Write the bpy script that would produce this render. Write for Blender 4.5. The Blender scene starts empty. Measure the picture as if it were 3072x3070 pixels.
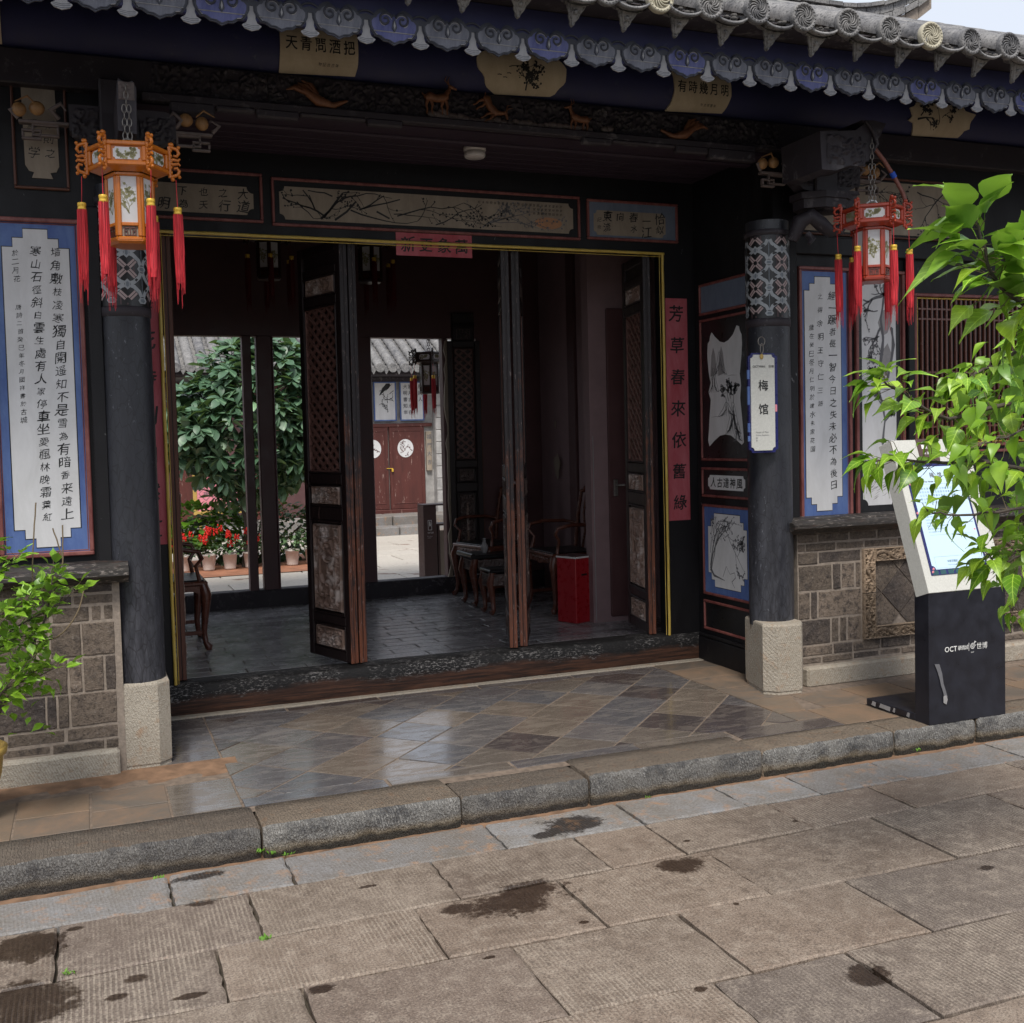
import bpy, math, random
import numpy as np
from mathutils import Vector, Matrix, noise as mnoise
R = random.Random(7)
S = bpy.context.scene
COL = S.collection
PI = math.pi
# ---------------------------------------------------------------- camera
cam = bpy.data.cameras.new('camera'); co = bpy.data.objects.new('camera', cam); COL.objects.link(co)
S.camera = co
YAW, PIT, ROL = .374530, -.0474626, .0244359
def _cam():
    cy, sy, cp, sp = math.cos(YAW), math.sin(YAW), math.cos(PIT), math.sin(PIT)
    f = Vector((sy*cp, cy*cp, sp)); r = Vector((cy, -sy, 0)); d = f.cross(r)
    c, s = math.cos(ROL), math.sin(ROL)
    r2 = c*r + s*d; d2 = -s*r + c*d
    m = Matrix((r2, -d2, -f)).transposed().to_4x4(); m.translation = (0, 0, 1.45)
    return m
co.matrix_world = _cam()
cam.sensor_width = 36; cam.sensor_fit = 'HORIZONTAL'; cam.lens = 36*3260.9/3072; cam.shift_y = -(1535-1470.27)/3072
cam.clip_start = .05; cam.clip_end = 500
# ---------------------------------------------------------------- world
W = bpy.data.worlds.new('World'); S.world = W; W.use_nodes = True
wn = W.node_tree.nodes; wl = W.node_tree.links; wn.clear()
sky = wn.new('ShaderNodeTexSky'); sky.sky_type = 'NISHITA'; sky.sun_disc = False
SUN_EL, SUN_AZ = math.radians(56), math.radians(200)      # azimuth clockwise from +Y
sky.sun_elevation = SUN_EL; sky.sun_rotation = SUN_AZ; sky.air_density = 1.0; sky.dust_density = 3.0; sky.ozone_density = 1.0
mx = wn.new('ShaderNodeMix'); mx.data_type = 'RGBA'; mx.inputs[0].default_value = .72
mx.inputs[7].default_value = (7.6, 8.0, 8.8, 1)           # overcast veil over the clear sky
bg = wn.new('ShaderNodeBackground'); bg.inputs[1].default_value = .096
wo = wn.new('ShaderNodeOutputWorld')
wl.new(sky.outputs[0], mx.inputs[6]); wl.new(mx.outputs[2], bg.inputs[0]); wl.new(bg.outputs[0], wo.inputs[0])
# ---------------------------------------------------------------- sun
sd = bpy.data.lights.new('sun', 'SUN'); sd.energy = 2.6; sd.angle = math.radians(16); sd.color = (1, .95, .88)
so = bpy.data.objects.new('sun', sd); COL.objects.link(so); so.location = (-3, -6, 12)
dv = Vector((math.sin(SUN_AZ)*math.cos(SUN_EL), math.cos(SUN_AZ)*math.cos(SUN_EL), math.sin(SUN_EL)))
so.rotation_euler = dv.to_track_quat('Z', 'Y').to_euler()
S.view_settings.view_transform = 'Standard'; S.view_settings.look = 'None'; S.view_settings.gamma = 1
S.view_settings.use_curve_mapping = False; S.view_settings.exposure = .48
S.render.engine = 'CYCLES'; S.cycles.max_bounces = 8; S.cycles.diffuse_bounces = 4
# ---------------------------------------------------------------- material kit
class NM:
    def __init__(s, name, rough=.6, spec=.5, metal=0):
        s.m = bpy.data.materials.new(name); s.m.use_nodes = True; s.t = s.m.node_tree; s.n = s.t.nodes
        s.b = s.n['Principled BSDF']; s.b.inputs['Roughness'].default_value = rough
        s.b.inputs['Specular IOR Level'].default_value = spec; s.b.inputs['Metallic'].default_value = metal
    def lk(s, a, b): s.t.links.new(a, b)
    def node(s, t, **k):
        n = s.n.new(t)
        for a, v in k.items(): setattr(n, a, v)
        return n
    def pos(s): return s.node('ShaderNodeNewGeometry').outputs['Position']
    def obj(s): return s.node('ShaderNodeTexCoord').outputs['Object']
    def rnd(s): return s.node('ShaderNodeObjectInfo').outputs['Random']
    def mp(s, v, sc=(1, 1, 1), rot=(0, 0, 0), loc=(0, 0, 0)):
        n = s.node('ShaderNodeMapping'); s.lk(v, n.inputs[0]); n.inputs['Location'].default_value = loc
        n.inputs['Rotation'].default_value = rot; n.inputs['Scale'].default_value = sc
        return n.outputs[0]
    def noise(s, v, sc, det=4, ro=.6, dist=0):
        n = s.node('ShaderNodeTexNoise'); s.lk(v, n.inputs['Vector']); n.inputs['Scale'].default_value = sc
        n.inputs['Detail'].default_value = det; n.inputs['Roughness'].default_value = ro; n.inputs['Distortion'].default_value = dist
        return n.outputs['Fac']
    def vor(s, v, sc, feat='F1'):
        n = s.node('ShaderNodeTexVoronoi', feature=feat); s.lk(v, n.inputs['Vector']); n.inputs['Scale'].default_value = sc
        return n.outputs['Distance']
    def wave(s, v, sc, dist=2, axis='X', det=2, ds=1.5):
        n = s.node('ShaderNodeTexWave', bands_direction=axis); s.lk(v, n.inputs['Vector']); n.inputs['Scale'].default_value = sc
        n.inputs['Distortion'].default_value = dist; n.inputs['Detail'].default_value = det; n.inputs['Detail Scale'].default_value = ds
        return n.outputs['Fac']
    def ramp(s, f, *st, interp='LINEAR'):
        n = s.node('ShaderNodeValToRGB'); s.lk(f, n.inputs[0]); e = n.color_ramp.elements; n.color_ramp.interpolation = interp
        while len(e) < len(st): e.new(.5)
        for i, (p, c) in enumerate(st):
            e[i].position = p; e[i].color = (*c, 1) if isinstance(c, tuple) else (c, c, c, 1)
        return n.outputs[0]
    def mix(s, f, a, b, mode='MIX'):
        n = s.node('ShaderNodeMix', data_type='RGBA', blend_type=mode)
        for i, v in ((0, f), (6, a), (7, b)):
            if isinstance(v, (int, float)): n.inputs[i].default_value = v if i == 0 else (v, v, v, 1)
            elif isinstance(v, tuple): n.inputs[i].default_value = (*v, 1)
            else: s.lk(v, n.inputs[i])
        return n.outputs[2]
    def math(s, op, a, b=None, clamp=False):
        n = s.node('ShaderNodeMath', operation=op, use_clamp=clamp)
        for i, v in ((0, a), (1, b)):
            if v is None: continue
            if isinstance(v, (int, float)): n.inputs[i].default_value = v
            else: s.lk(v, n.inputs[i])
        return n.outputs[0]
    def sep(s, v):
        n = s.node('ShaderNodeSeparateXYZ'); s.lk(v, n.inputs[0]); return n.outputs
    def color(s, c):
        if isinstance(c, tuple): s.b.inputs['Base Color'].default_value = (*c, 1)
        else: s.lk(c, s.b.inputs['Base Color'])
    def rough(s, r): s.lk(r, s.b.inputs['Roughness'])
    def bump(s, h, st=.5, d=.01):
        n = s.node('ShaderNodeBump'); s.lk(h, n.inputs['Height']); n.inputs['Strength'].default_value = st; n.inputs['Distance'].default_value = d
        s.lk(n.outputs[0], s.b.inputs['Normal'])
M = {}
def simple(name, c, rough=.6, var=.25, sc=20, bump=.15, spec=.5, metal=0, bd=.004):
    k = NM(name, rough, spec, metal); o = k.obj()
    n = k.noise(o, sc, 5)
    a = tuple(max(0, x*(1-var)) for x in c); b = tuple(x*(1+var) for x in c)
    k.color(k.ramp(n, (.3, a), (.7, b)))
    k.rough(k.ramp(n, (.3, max(0, rough-.1)), (.7, min(1, rough+.12))))
    if bump: k.bump(k.noise(o, sc*3, 4), bump, bd)
    M[name] = k.m; return k
# street stone with chisel lines and wet patches -----------------------------
WET = [(1.27, 3.34, .17, .085), (1.10, 3.36, .06, .035), (1.36, 3.40, .12, .05), (1.76, 3.91, .115, .085), (1.95, 3.37, .085, .06), (-.24, 3.66, .12, .085), (-.22, 3.27, .13, .14), (.32, 4.0, .085, .03), (.31, 3.77, .05, .022),
       (.08, 3.31, .032, .022), (-.09, 3.74, .024, .014), (.57, 3.02, .035, .022), (2.02, 2.46, .057, .05), (1.54, 2.58, .020, .015), (2.08, 3.56, .012, .009), (1.94, 3.01, .008, .008), (1.07, 3.0, .022, .01), (.03, 3.22, .028, .018), (2.58, 3.56, .019, .012), (1.43, 3.1, .012, .008),
       (.22, 3.14, .04, .012), (.86, 3.66, .03, .012), (2.9, 2.9, .03, .02), (1.62, 3.86, .05, .03)]
def wetmask(k, p):
    sx = k.sep(p); nd = k.noise(p, 8, 6, .7); nd2 = k.noise(k.mp(p, (1, 1, 1), (0, 0, 0), (5, 2, 1)), 30, 6, .8); wet = None
    for (x, y, a, b) in WET:
        dx = k.math('POWER', k.math('ABSOLUTE', k.math('DIVIDE', k.math('SUBTRACT', sx[0], x), a*1.2)), 2); dy = k.math('POWER', k.math('ABSOLUTE', k.math('DIVIDE', k.math('SUBTRACT', sx[1], y), b*1.2)), 2)
        d = k.math('ADD', dx, dy); wet = d if wet is None else k.math('MINIMUM', wet, d)
    wet = k.math('ADD', k.math('SQRT', wet), k.math('ADD', k.math('MULTIPLY', k.math('SUBTRACT', nd, .5), 2.2), k.math('MULTIPLY', k.math('SUBTRACT', nd2, .5), 1.6)))
    return k.ramp(wet, (.70, 1.), (.80, .85), (1.05, .12), (1.3, 0.))
k = NM('street_stone', .8); p = k.pos(); r = k.rnd()
n1 = k.noise(p, 3.2, 6, .65); n2 = k.noise(p, 150, 3, .7); n3 = k.noise(p, 18, 5, .7)
cell = k.noise(k.mp(p, (38, 130, 1), (0, 0, .12)), 1, 3, .6)
base = k.mix(k.ramp(n1, (.3, 0.), (.7, 1.)), (.115, .084, .062), (.265, .214, .17))
base = k.mix(k.ramp(r, (0, 0.), (.4, .05), (.8, .8), (.85, .2), (1, .5)), base, (.10, .083, .076)); base = k.mix(k.ramp(k.math('FRACT', k.math('MULTIPLY', r, 7.31)), (0, 0.), (1, .35)), base, (.26, .185, .135))
base = k.mix(k.ramp(n3, (.50, 0.), (.72, .6)), base, (.36, .30, .24)); base = k.mix(k.ramp(n3, (.28, .6), (.44, 0.)), base, (.085, .062, .046)); base = k.mix(k.ramp(k.noise(p, 42, 5, .75), (.60, 0.), (.70, .5)), base, (.07, .055, .045))
ln = k.wave(k.mp(p, (1, .10, 1), (0, 0, -.03)), 21, 1.6, 'X', 2, 3.2)
lnm = k.math('MULTIPLY', k.ramp(ln, (.40, 0.), (.75, 1.)), k.math('MULTIPLY', k.ramp(k.noise(p, 2.3, 5, .7), (.40, .0), (.58, 1.)), k.ramp(k.math('FRACT', k.math('MULTIPLY', r, 3.37)), (.25, .15), (.7, 1.))))
base = k.mix(k.math('MULTIPLY', lnm, .42), base, (.43, .37, .295))
base = k.mix(k.ramp(n2, (.36, .7), (.52, 0.)), base, (.07, .055, .045)); base = k.mix(k.ramp(n2, (.56, 0.), (.74, .6)), base, (.42, .36, .29))
base = k.mix(k.ramp(cell, (.55, 0.), (.75, .4)), base, (.17, .14, .12))
rd = k.noise(k.mp(p, (1, 1, 1), (0, 0, 0), (3, 1, 0)), 30, 4, .7)
base = k.mix(k.ramp(rd, (.66, 0.), (.8, .35)), base, (.42, .22, .17))
wm = wetmask(k, p)
col = k.mix(wm, base, k.mix(1., base, (.24, .20, .18), 'MULTIPLY')); k.color(col)
k.rough(k.mix(wm, k.ramp(n3, (.3, .55), (.7, .85)), .3))
k.bump(k.math('ADD', k.math('MULTIPLY', lnm, .7), k.math('ADD', k.math('MULTIPLY', n2, 1.2), n3)), .55, .004); M['street'] = k.m
# bluish smoother stone of the first row
def stone(name, c1, c2, dark, light, sc=60, lines=0, rot=0, orange=0, rough=.85, bs=.6):
    k = NM(name, rough); p = k.pos(); r = k.rnd(); n1 = k.noise(p, 4, 6, .65); n2 = k.noise(p, sc, 4, .7); n3 = k.noise(p, 14, 5, .7)
    b = k.mix(k.ramp(n1, (.3, 0.), (.7, 1.)), c1, c2); b = k.mix(k.ramp(r, (0, 0.), (1, .4)), b, dark)
    b = k.mix(k.ramp(n2, (.35, .6), (.5, 0.)), b, dark); b = k.mix(k.ramp(n2, (.55, 0.), (.75, .5)), b, light)
    if name == 'gutter_stone': wm_ = wetmask(k, p); b = k.mix(wm_, b, k.mix(1., b, (.16, .14, .135), 'MULTIPLY')); k.rough(k.mix(wm_, rough, .3))
    if orange: b = k.mix(k.ramp(n3, (.62-orange*.3, 0.), (.85-orange*.3, .8)), b, (.36, .19, .085))
    h = k.math('ADD', n2, n3)
    if lines:
        w = k.wave(k.mp(p, (1, 1, 1), (rot, rot, 0)), lines, 6, 'X', 4, 6); h = k.math('ADD', h, k.math('MULTIPLY', w, .35))
        b = k.mix(k.math('MULTIPLY', k.ramp(w, (.5, 0.), (.9, 1.)), .10), b, light)
    k.color(b); k.bump(h, bs, .006); M[name] = k.m; return k
stone('gutter_stone', (.17, .145, .115), (.27, .272, .28), (.11, .092, .078), (.37, .37, .37), 90, 26, .3, .28)
stone('granite', (.38, .34, .28), (.48, .44, .37), (.26, .21, .155), (.58, .54, .47), 85, 30, .5, .22, .9, 1.0)
# kerb: brown worn top, blue grey chiselled front, yellow lichen low down
k = NM('kerb_stone', .85); p = k.pos(); s3 = k.sep(p); n1 = k.noise(p, 3, 5); n2 = k.noise(p, 80, 4, .7); n3 = k.noise(p, 12, 5)
top = k.mix(k.noise(p, 5, 6, .75), (.14, .102, .073), (.36, .29, .215)); fr = k.mix(k.ramp(k.noise(p, 6, 6, .75), (.38, 0.), (.62, 1.)), (.085, .085, .088), (.36, .345, .315))
w = k.wave(k.mp(p, (1, .3, .5), (0, .45, 0)), 28, 7, 'X', 4, 6)
fr = k.mix(k.math('MULTIPLY', k.ramp(w, (.5, 0.), (.9, 1.)), k.ramp(n3, (.4, .1), (.6, .7))), fr, (.46, .45, .42))
fr = k.mix(k.ramp(n3, (.5, 0.), (.7, .45)), fr, (.11, .11, .115))
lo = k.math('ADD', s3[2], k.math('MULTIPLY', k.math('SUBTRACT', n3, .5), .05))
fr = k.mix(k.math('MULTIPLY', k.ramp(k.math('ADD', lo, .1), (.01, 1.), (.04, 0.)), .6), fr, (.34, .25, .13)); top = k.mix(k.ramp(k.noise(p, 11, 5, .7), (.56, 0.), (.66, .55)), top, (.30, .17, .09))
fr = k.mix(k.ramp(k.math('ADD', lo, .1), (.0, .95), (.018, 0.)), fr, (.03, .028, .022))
b = k.mix(k.ramp(k.math('ADD', s3[1], k.math('MULTIPLY', n3, .012)), (0, 0.), (1, 1.)), fr, top)
yy = k.math('GREATER_THAN', k.math('ADD', s3[1], k.math('MULTIPLY', n3, .03)), 4.163)
b = k.mix(yy, fr, top); b = k.mix(k.ramp(k.rnd(), (0, 0.), (.45, .1), (.6, .5), (1, .2)), b, (.075, .066, .062)); b = k.mix(k.ramp(n2, (.34, .6), (.48, 0.)), b, (.08, .065, .05))
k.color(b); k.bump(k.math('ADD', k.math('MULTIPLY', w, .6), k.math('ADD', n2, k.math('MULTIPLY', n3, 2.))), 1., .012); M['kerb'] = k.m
# porch slate tile
k = NM('slate_tile', .25); p = k.pos(); r = k.rnd(); n1 = k.noise(k.mp(p, (1, 3, 1), (0, 0, .5)), 6, 6, .7, .6); n2 = k.noise(p, 45, 4, .7)
cr = k.ramp(r, (0, (.135, .115, .098)), (.2, (.105, .098, .10)), (.4, (.15, .123, .10)), (.52, (.068, .057, .056)), (.68, (.13, .12, .118)), (.85, (.10, .098, .104)), interp='CONSTANT')
b = k.mix(k.ramp(n1, (.48, 0.), (.70, .4)), cr, (.24, .20, .16)); b = k.mix(k.ramp(n1, (.28, .45), (.42, 0.)), b, (.045, .04, .045)); b = k.mix(k.ramp(k.noise(p, 16, 6, .75), (.58, 0.), (.68, .35)), b, (.07, .055, .05))
b = k.mix(k.ramp(n2, (.62, 0.), (.78, .35)), b, (.32, .27, .22))
k.color(b); k.b.inputs['IOR'].default_value = 1.65; k.b.inputs['Coat Weight'].default_value = .35; k.b.inputs['Coat Roughness'].default_value = .10; k.rough(k.ramp(n1, (.3, .06), (.48, .16), (.6, .45))); k.bump(k.math('ADD', n1, k.math('MULTIPLY', n2, .4)), .22, .004); M['slate'] = k.m
k = NM('clay_tile', .6); p = k.pos(); r = k.rnd(); n1 = k.noise(p, 5, 6, .7, .6); n2 = k.noise(p, 45, 4, .7)
cr = k.mix(r, (.20, .14, .092), (.125, .108, .092)); b = k.mix(k.ramp(n1, (.42, 0.), (.7, .8)), cr, (.23, .145, .09)); b = k.mix(k.ramp(n2, (.3, .4), (.5, 0.)), b, (.12, .10, .08))
k.color(b); k.rough(k.ramp(n1, (.3, .35), (.7, .75))); k.bump(n2, .3, .003); M['clay_tile'] = k.m
k = simple('clay', (.20, .118, .07), .9, .35, 14, .5); simple('joint', (.17, .13, .10), .95, .35, 30, .4)
simple('street_joint', (.055, .045, .032), .95, .5, 12, .5)
# interior paver
k = NM('paver', .3); p = k.pos(); r = k.rnd(); n1 = k.noise(p, 7, 5, .7); n2 = k.noise(p, 60, 3)
b = k.mix(r, (.16, .155, .165), (.30, .29, .30)); b = k.mix(k.ramp(n1, (.4, 0.), (.7, .25)), b, (.34, .32, .31)); k.color(b); k.b.inputs['Specular IOR Level'].default_value = .9
k.rough(k.ramp(n1, (.3, .2), (.7, .32))); k.bump(n1, .10, .002); M['paver'] = k.m
# lacquers ------------------------------------------------------------------
def lacquer(name, c, wear=(.45, .45, .47), amt=.70, rough=.42, sc=26, vert=1, under=None):
    k = NM(name, rough); p = k.obj(); v = k.mp(p, (1, 1, 1/vert)); n = k.noise(v, sc, 8, .72, .5); g = k.noise(k.mp(p, (1, 1, 1/vert)), 2.3, 4, .6)
    m = k.math('MULTIPLY', k.ramp(n, (amt-.05, 0.), (amt+.02, 1.)), k.ramp(g, (.42, 0.), (.60, 1.)))
    n2 = k.noise(v, 7, 5, .6); b = k.mix(n2, tuple(x*.7 for x in c), tuple(x*1.35 for x in c))
    if under: b = k.mix(k.math('MULTIPLY', k.ramp(k.noise(v, 11, 6, .7), (.5, 0.), (.56, 1.)), k.ramp(g, (.35, 1.), (.5, 0.))), b, under)
    k.color(k.mix(m, b, wear)); k.rough(k.ramp(n2, (.3, rough-.08), (.7, rough+.15)))
    k.bump(k.math('ADD', k.math('MULTIPLY', m, -1.0), k.noise(v, sc*1.5, 5, .7)), .35, .003); M[name] = k.m; return k
lacquer('lacquer', (.0085, .0080, .0095), (.26, .26, .27), .70, .50, 30, 3).b.inputs['Specular IOR Level'].default_value = .32
lacquer('column_paint', (.018, .019, .025), (.30, .31, .35), .655, .38, 60, 2.2)
k_ = M['column_paint']; t_ = k_.node_tree; bs = t_.nodes['Principled BSDF']; old = bs.inputs['Base Color'].links[0].from_socket
kk = NM.__new__(NM); kk.m = k_; kk.t = t_; kk.n = t_.nodes; kk.b = bs; p = kk.pos(); z = kk.sep(p)[2]; g = kk.noise(kk.mp(p, (14, 14, 3)), 1, 6, .75); cr = kk.vor(kk.mp(p, (38, 38, 13)), 1., 'DISTANCE_TO_EDGE')
w = kk.math('MULTIPLY', kk.ramp(g, (.42, 0.), (.62, 1.)), kk.ramp(kk.math('MULTIPLY', z, .5), (.15, .75), (.62, .12)))
c_ = kk.mix(w, old, (.085, .088, .105)); c_ = kk.mix(kk.ramp(cr, (.0, .7), (.05, 0.)), c_, (.006, .006, .007)); kk.color(c_)
lacquer('beam_wood', (.030, .024, .030), (.12, .11, .115), .60, .6, 14, 1)
lacquer('dark_purple', (.032, .018, .032), (.07, .055, .07), .8, .6)
lacquer('leaf_paint', (.020, .0115, .0115), (.22, .13, .11), .66, .42, 34, 5)
lacquer('navy_board', (.024, .026, .085), (.06, .065, .11), .66, .6, 12)
k = NM('threshold', .65, .3); p = k.pos(); z = k.sep(p)[2]; g = k.noise(k.mp(p, (3, 30, 55)), 1, 6, .7); g2 = k.noise(k.mp(p, (40, 120, 110)), 1, 7, .8); g3 = k.noise(p, 2.2, 4)
lv = k.math('ADD', k.math('ADD', z, -.03), k.math('MULTIPLY', k.math('SUBTRACT', g3, .5), .20)); wd = k.mix(k.ramp(g, (.35, 0.), (.65, 1.)), (.016, .009, .008), (.10, .045, .027)); wd = k.mix(k.ramp(k.noise(k.mp(p, (4, 20, 70)), 1, 5, .7), (.52, 0.), (.62, .8)), wd, (.018, .013, .012))
b = k.mix(k.ramp(lv, (.05, 0.), (.085, 1.)), wd, (.011, .0105, .011)); b = k.mix(k.ramp(g, (.62, 0.), (.72, .8)), b, (.02, .018, .018))
mm = k.math('MULTIPLY', k.ramp(g2, (.53, 0.), (.58, 1.)), k.math('MULTIPLY', k.ramp(lv, (.05, 0.), (.09, 1.), (.15, .9), (.18, .3)), k.ramp(k.noise(p, 3.1, 5, .7), (.44, .05), (.56, 1.))))
k.color(k.mix(k.math('MULTIPLY', mm, .9), b, (.38, .36, .35))); k.bump(k.math('SUBTRACT', g, mm), .6, .004); M['threshold'] = k.m
lacquer('room_wood', (.095, .045, .045), (.09, .07, .07), .78, .45)
lacquer('room_wall', (.25, .165, .17), (.12, .1, .1), .7, .7)
lacquer('rosewood', (.12, .04, .025), (.2, .09, .05), .75, .22)
lacquer('sill', (.024, .021, .019), (.22, .19, .17), .6, .5, 30, .2, (.09, .04, .025))
# leaf edge: exposed orange brown timber below, black paint above
k = NM('worn_edge', .5); p = k.pos(); z = k.sep(p)[2]; g = k.noise(k.mp(p, (60, 60, 2.2)), 1, 6, .7); g2 = k.noise(p, 7, 5, .7)
wd = k.mix(g, (.022, .008, .006), (.30, .095, .045)); lvl = k.math('ADD', k.math('MULTIPLY', z, .32), k.math('MULTIPLY', k.math('SUBTRACT', k.math('ADD', g, g2), 1.0), .9))
b = k.mix(k.ramp(lvl, (.30, 0.), (.46, 1.)), wd, (.022, .016, .018)); b = k.mix(k.ramp(k.noise(k.mp(p, (110, 110, 5)), 1, 5, .7), (.5, 0.), (.6, .85)), b, (.02, .015, .016))
b = k.mix(k.math('MULTIPLY', k.ramp(k.noise(k.mp(p, (90, 90, 22)), 1, 5, .7), (.60, 0.), (.68, 1.)), .6), b, (.42, .33, .30)); k.color(b); k.bump(g, .6, .004); M['worn_edge'] = k.m
k = NM('worn_brown', .5); p = k.pos(); g = k.noise(k.mp(p, (45, 45, 2)), 1, 6, .7)
k.color(k.mix(g, (.03, .012, .009), (.16, .055, .03))); k.bump(g, .5, .004); M['worn_brown'] = k.m
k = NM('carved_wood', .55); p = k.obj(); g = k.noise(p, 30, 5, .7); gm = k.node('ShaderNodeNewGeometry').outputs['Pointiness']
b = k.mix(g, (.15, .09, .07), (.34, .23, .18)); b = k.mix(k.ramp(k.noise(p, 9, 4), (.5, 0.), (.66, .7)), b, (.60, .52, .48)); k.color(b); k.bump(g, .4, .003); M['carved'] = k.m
simple('carved_dark', (.09, .062, .055), .45, .4, 30, .4)
simple('lattice', (.17, .085, .07), .5, .35, 20, .2)
# paints --------------------------------------------------------------------
def paint(name, c, c2, rough=.6, amt=.55, sc=9):
    k = NM(name, rough); p = k.obj(); n = k.noise(k.mp(p, (1, 1, .35)), sc, 7, .7, .4); n2 = k.noise(p, 70, 3)
    b = k.mix(k.ramp(n, (.35, 0.), (.7, 1.)), c, c2); b = k.mix(k.ramp(n2, (.68, 0.), (.8, .4)), b, tuple(min(1, x*1.5+.05) for x in c)); k.color(b); k.bump(n2, .15, .002); M[name] = k.m
paint('blue_paint', (.050, .095, .28), (.115, .19, .40)); paint('red_trim', (.13, .028, .026), (.27, .10, .085), .5, .5, 20)
paint('plaster', (.56, .56, .56), (.68, .68, .69), .7); paint('tan_plaster', (.24, .195, .15), (.34, .285, .22), .7)
paint('red_paper', (.36, .05, .065), (.52, .16, .19), .8, .5, 5); paint('gold', (.52, .35, .055), (.62, .47, .13), .4, .5, 30)
paint('plaque_wood', (.42, .34, .23), (.54, .46, .33), .7); paint('blue_gray', (.11, .14, .20), (.17, .20, .26), .6)
paint('fascia_gray', (.085, .09, .12), (.19, .195, .23), .6, .5, 30); paint('fascia_blue', (.05, .058, .19), (.13, .14, .29), .6, .5, 30)
paint('fascia_white', (.25, .25, .275), (.38, .375, .38), .7, .5, 30); paint('fascia_line', (.035, .038, .05), (.06, .065, .09), .6)
paint('band_white', (.30, .33, .36), (.42, .44, .46), .6, .5, 30); paint('band_pink', (.38, .29, .29), (.48, .38, .37), .6); paint('band_purple', (.075, .045, .05), (.10, .06, .065), .6)
paint('band_gray', (.14, .17, .20), (.20, .23, .26), .6); paint('gilt', (.22, .11, .04), (.40, .22, .085), .45, .5, 30); paint('animal', (.13, .05, .022), (.24, .10, .045), .5, .5, 40)
paint('cloud_gray', (.10, .08, .075), (.17, .13, .12), .6, .5, 30)
for n, c, r in (('ink', (.012, .012, .013), .6), ('ink_gray', (.13, .13, .14), .8), ('ink_pale', (.30, .29, .29), .8), ('white', (.78, .78, .78), .5), ('black', (.01, .01, .011), .35),
                ('dark_blue', (.012, .014, .11), .3), ('pale_blue_print', (.60, .75, .88), .15), ('print_gray', (.25, .38, .48), .5), ('teal', (.02, .08, .09), .4), ('pink', (.7, .25, .3), .5),
                ('red_metal', (.34, .012, .018), .3), ('brown_box', (.075, .04, .035), .5), ('print_white', (.72, .72, .70), .5), ('lamp_plastic', (.62, .58, .56), .4), ('stem', (.10, .075, .04), .7),
                ('bark', (.07, .055, .045), .9), ('pot', (.55, .50, .46), .7), ('twig', (.16, .12, .07), .8), ('orange_olive', (.45, .3, .08), .5), ('olive_ink', (.26, .25, .13), .7),
                ('blue_tape', (.01, .08, .5), .5), ('conduit', (.20, .07, .05), .5), ('sun_orange', (.42, .22, .12), .8)):
    simple(n, c, r, .12, 25, .05)
for n, c in (('lantern_orange', (.52, .15, .015)), ('lantern_red', (.36, .045, .02)), ('lantern_dark', (.03, .014, .01))):
    k = NM(n, .28); p = k.obj(); g = k.noise(k.mp(p, (90, 90, 9)), 1, 4, .6); k.color(k.mix(g, tuple(x*.75 for x in c), tuple(min(1, x*1.25) for x in c))); k.bump(g, .1, .002); M[n] = k.m
simple('chain', (.24, .22, .20), .4, .3, 60, .2, metal=.6); k = NM('tassel', .6); p = k.obj(); g = k.noise(k.mp(p, (260, 260, 7)), 1, 3, .6); k.color(k.mix(k.ramp(g, (.35, 0.), (.65, 1.)), (.26, .006, .012), (.72, .035, .05))); k.bump(g, .5, .003); M['tassel'] = k.m; simple('debris', (.09, .085, .08), .95, .4, 60, .6); simple('tassel_shaded', (.10, .006, .008), .6, .2, 60, 0); simple('tassel_gold', (.75, .48, .06), .35, .2, 90, 0, metal=.3)  # room tassels: the tassel red darkened, so the dim interior is painted in
simple('terrazzo', (.55, .55, .51), .8, .10, 120, .3); simple('tower_black', (.012, .013, .02), .35, .3, 10, .1)
k = NM('glass_board', .08); k.color((.55, .72, .86)); M['board'] = k.m
k = NM('red_lacquer_old', .5); p = k.obj(); n = k.noise(k.mp(p, (9, 9, 2)), 1, 6, .7); n2 = k.noise(k.mp(p, (30, 30, 6)), 1, 5, .7)
b = k.mix(n, (.035, .009, .007), (.13, .032, .024)); b = k.mix(k.ramp(n2, (.62, 0.), (.70, .8)), b, (.50, .36, .31)); k.color(b); k.bump(n2, .3, .004); M['old_red'] = k.m
# grey bricks
def brickmat(name, a, b_, dark, light):
    k = NM(name, .9); p = k.pos(); r = k.rnd(); n1 = k.noise(p, 7, 6, .7); n2 = k.noise(p, 70, 5, .75); n3 = k.noise(k.mp(p, (1, 1, 1), (0, 0, 0), (4, 4, 4)), 22, 6, .7)
    cr = k.ramp(r, (0, a), (.25, b_), (.45, tuple(x*1.4 for x in dark)), (.75, a), (.88, tuple(x*1.4 for x in b_)), interp='CONSTANT'); b = k.mix(k.ramp(n1, (.35, 0.), (.65, .6)), cr, b_)
    b = k.mix(k.math('MULTIPLY', k.ramp(n3, (.5, 0.), (.62, .8)), k.ramp(k.noise(p, 2.6, 4), (.36, .3), (.56, 1.))), b, dark); b = k.mix(k.ramp(n2, (.56, 0.), (.72, .55)), b, light); b = k.mix(k.ramp(n2, (.34, .8), (.47, 0.)), b, tuple(x*.7 for x in dark)); k.color(b); k.bump(k.math('ADD', n2, k.math('MULTIPLY', n3, 2.)), .9, .008); M[name] = k.m
brickmat('brick', (.10, .078, .060), (.145, .113, .088), (.035, .028, .026), (.30, .265, .235)); simple('mortar', (.24, .20, .165), .95, .25, 40, .6)
brickmat('carved_brick', (.22, .165, .115), (.27, .20, .14), (.15, .11, .08), (.34, .27, .20)); simple('lime', (.55, .53, .5), .9, .15, 40, .3)
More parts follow.
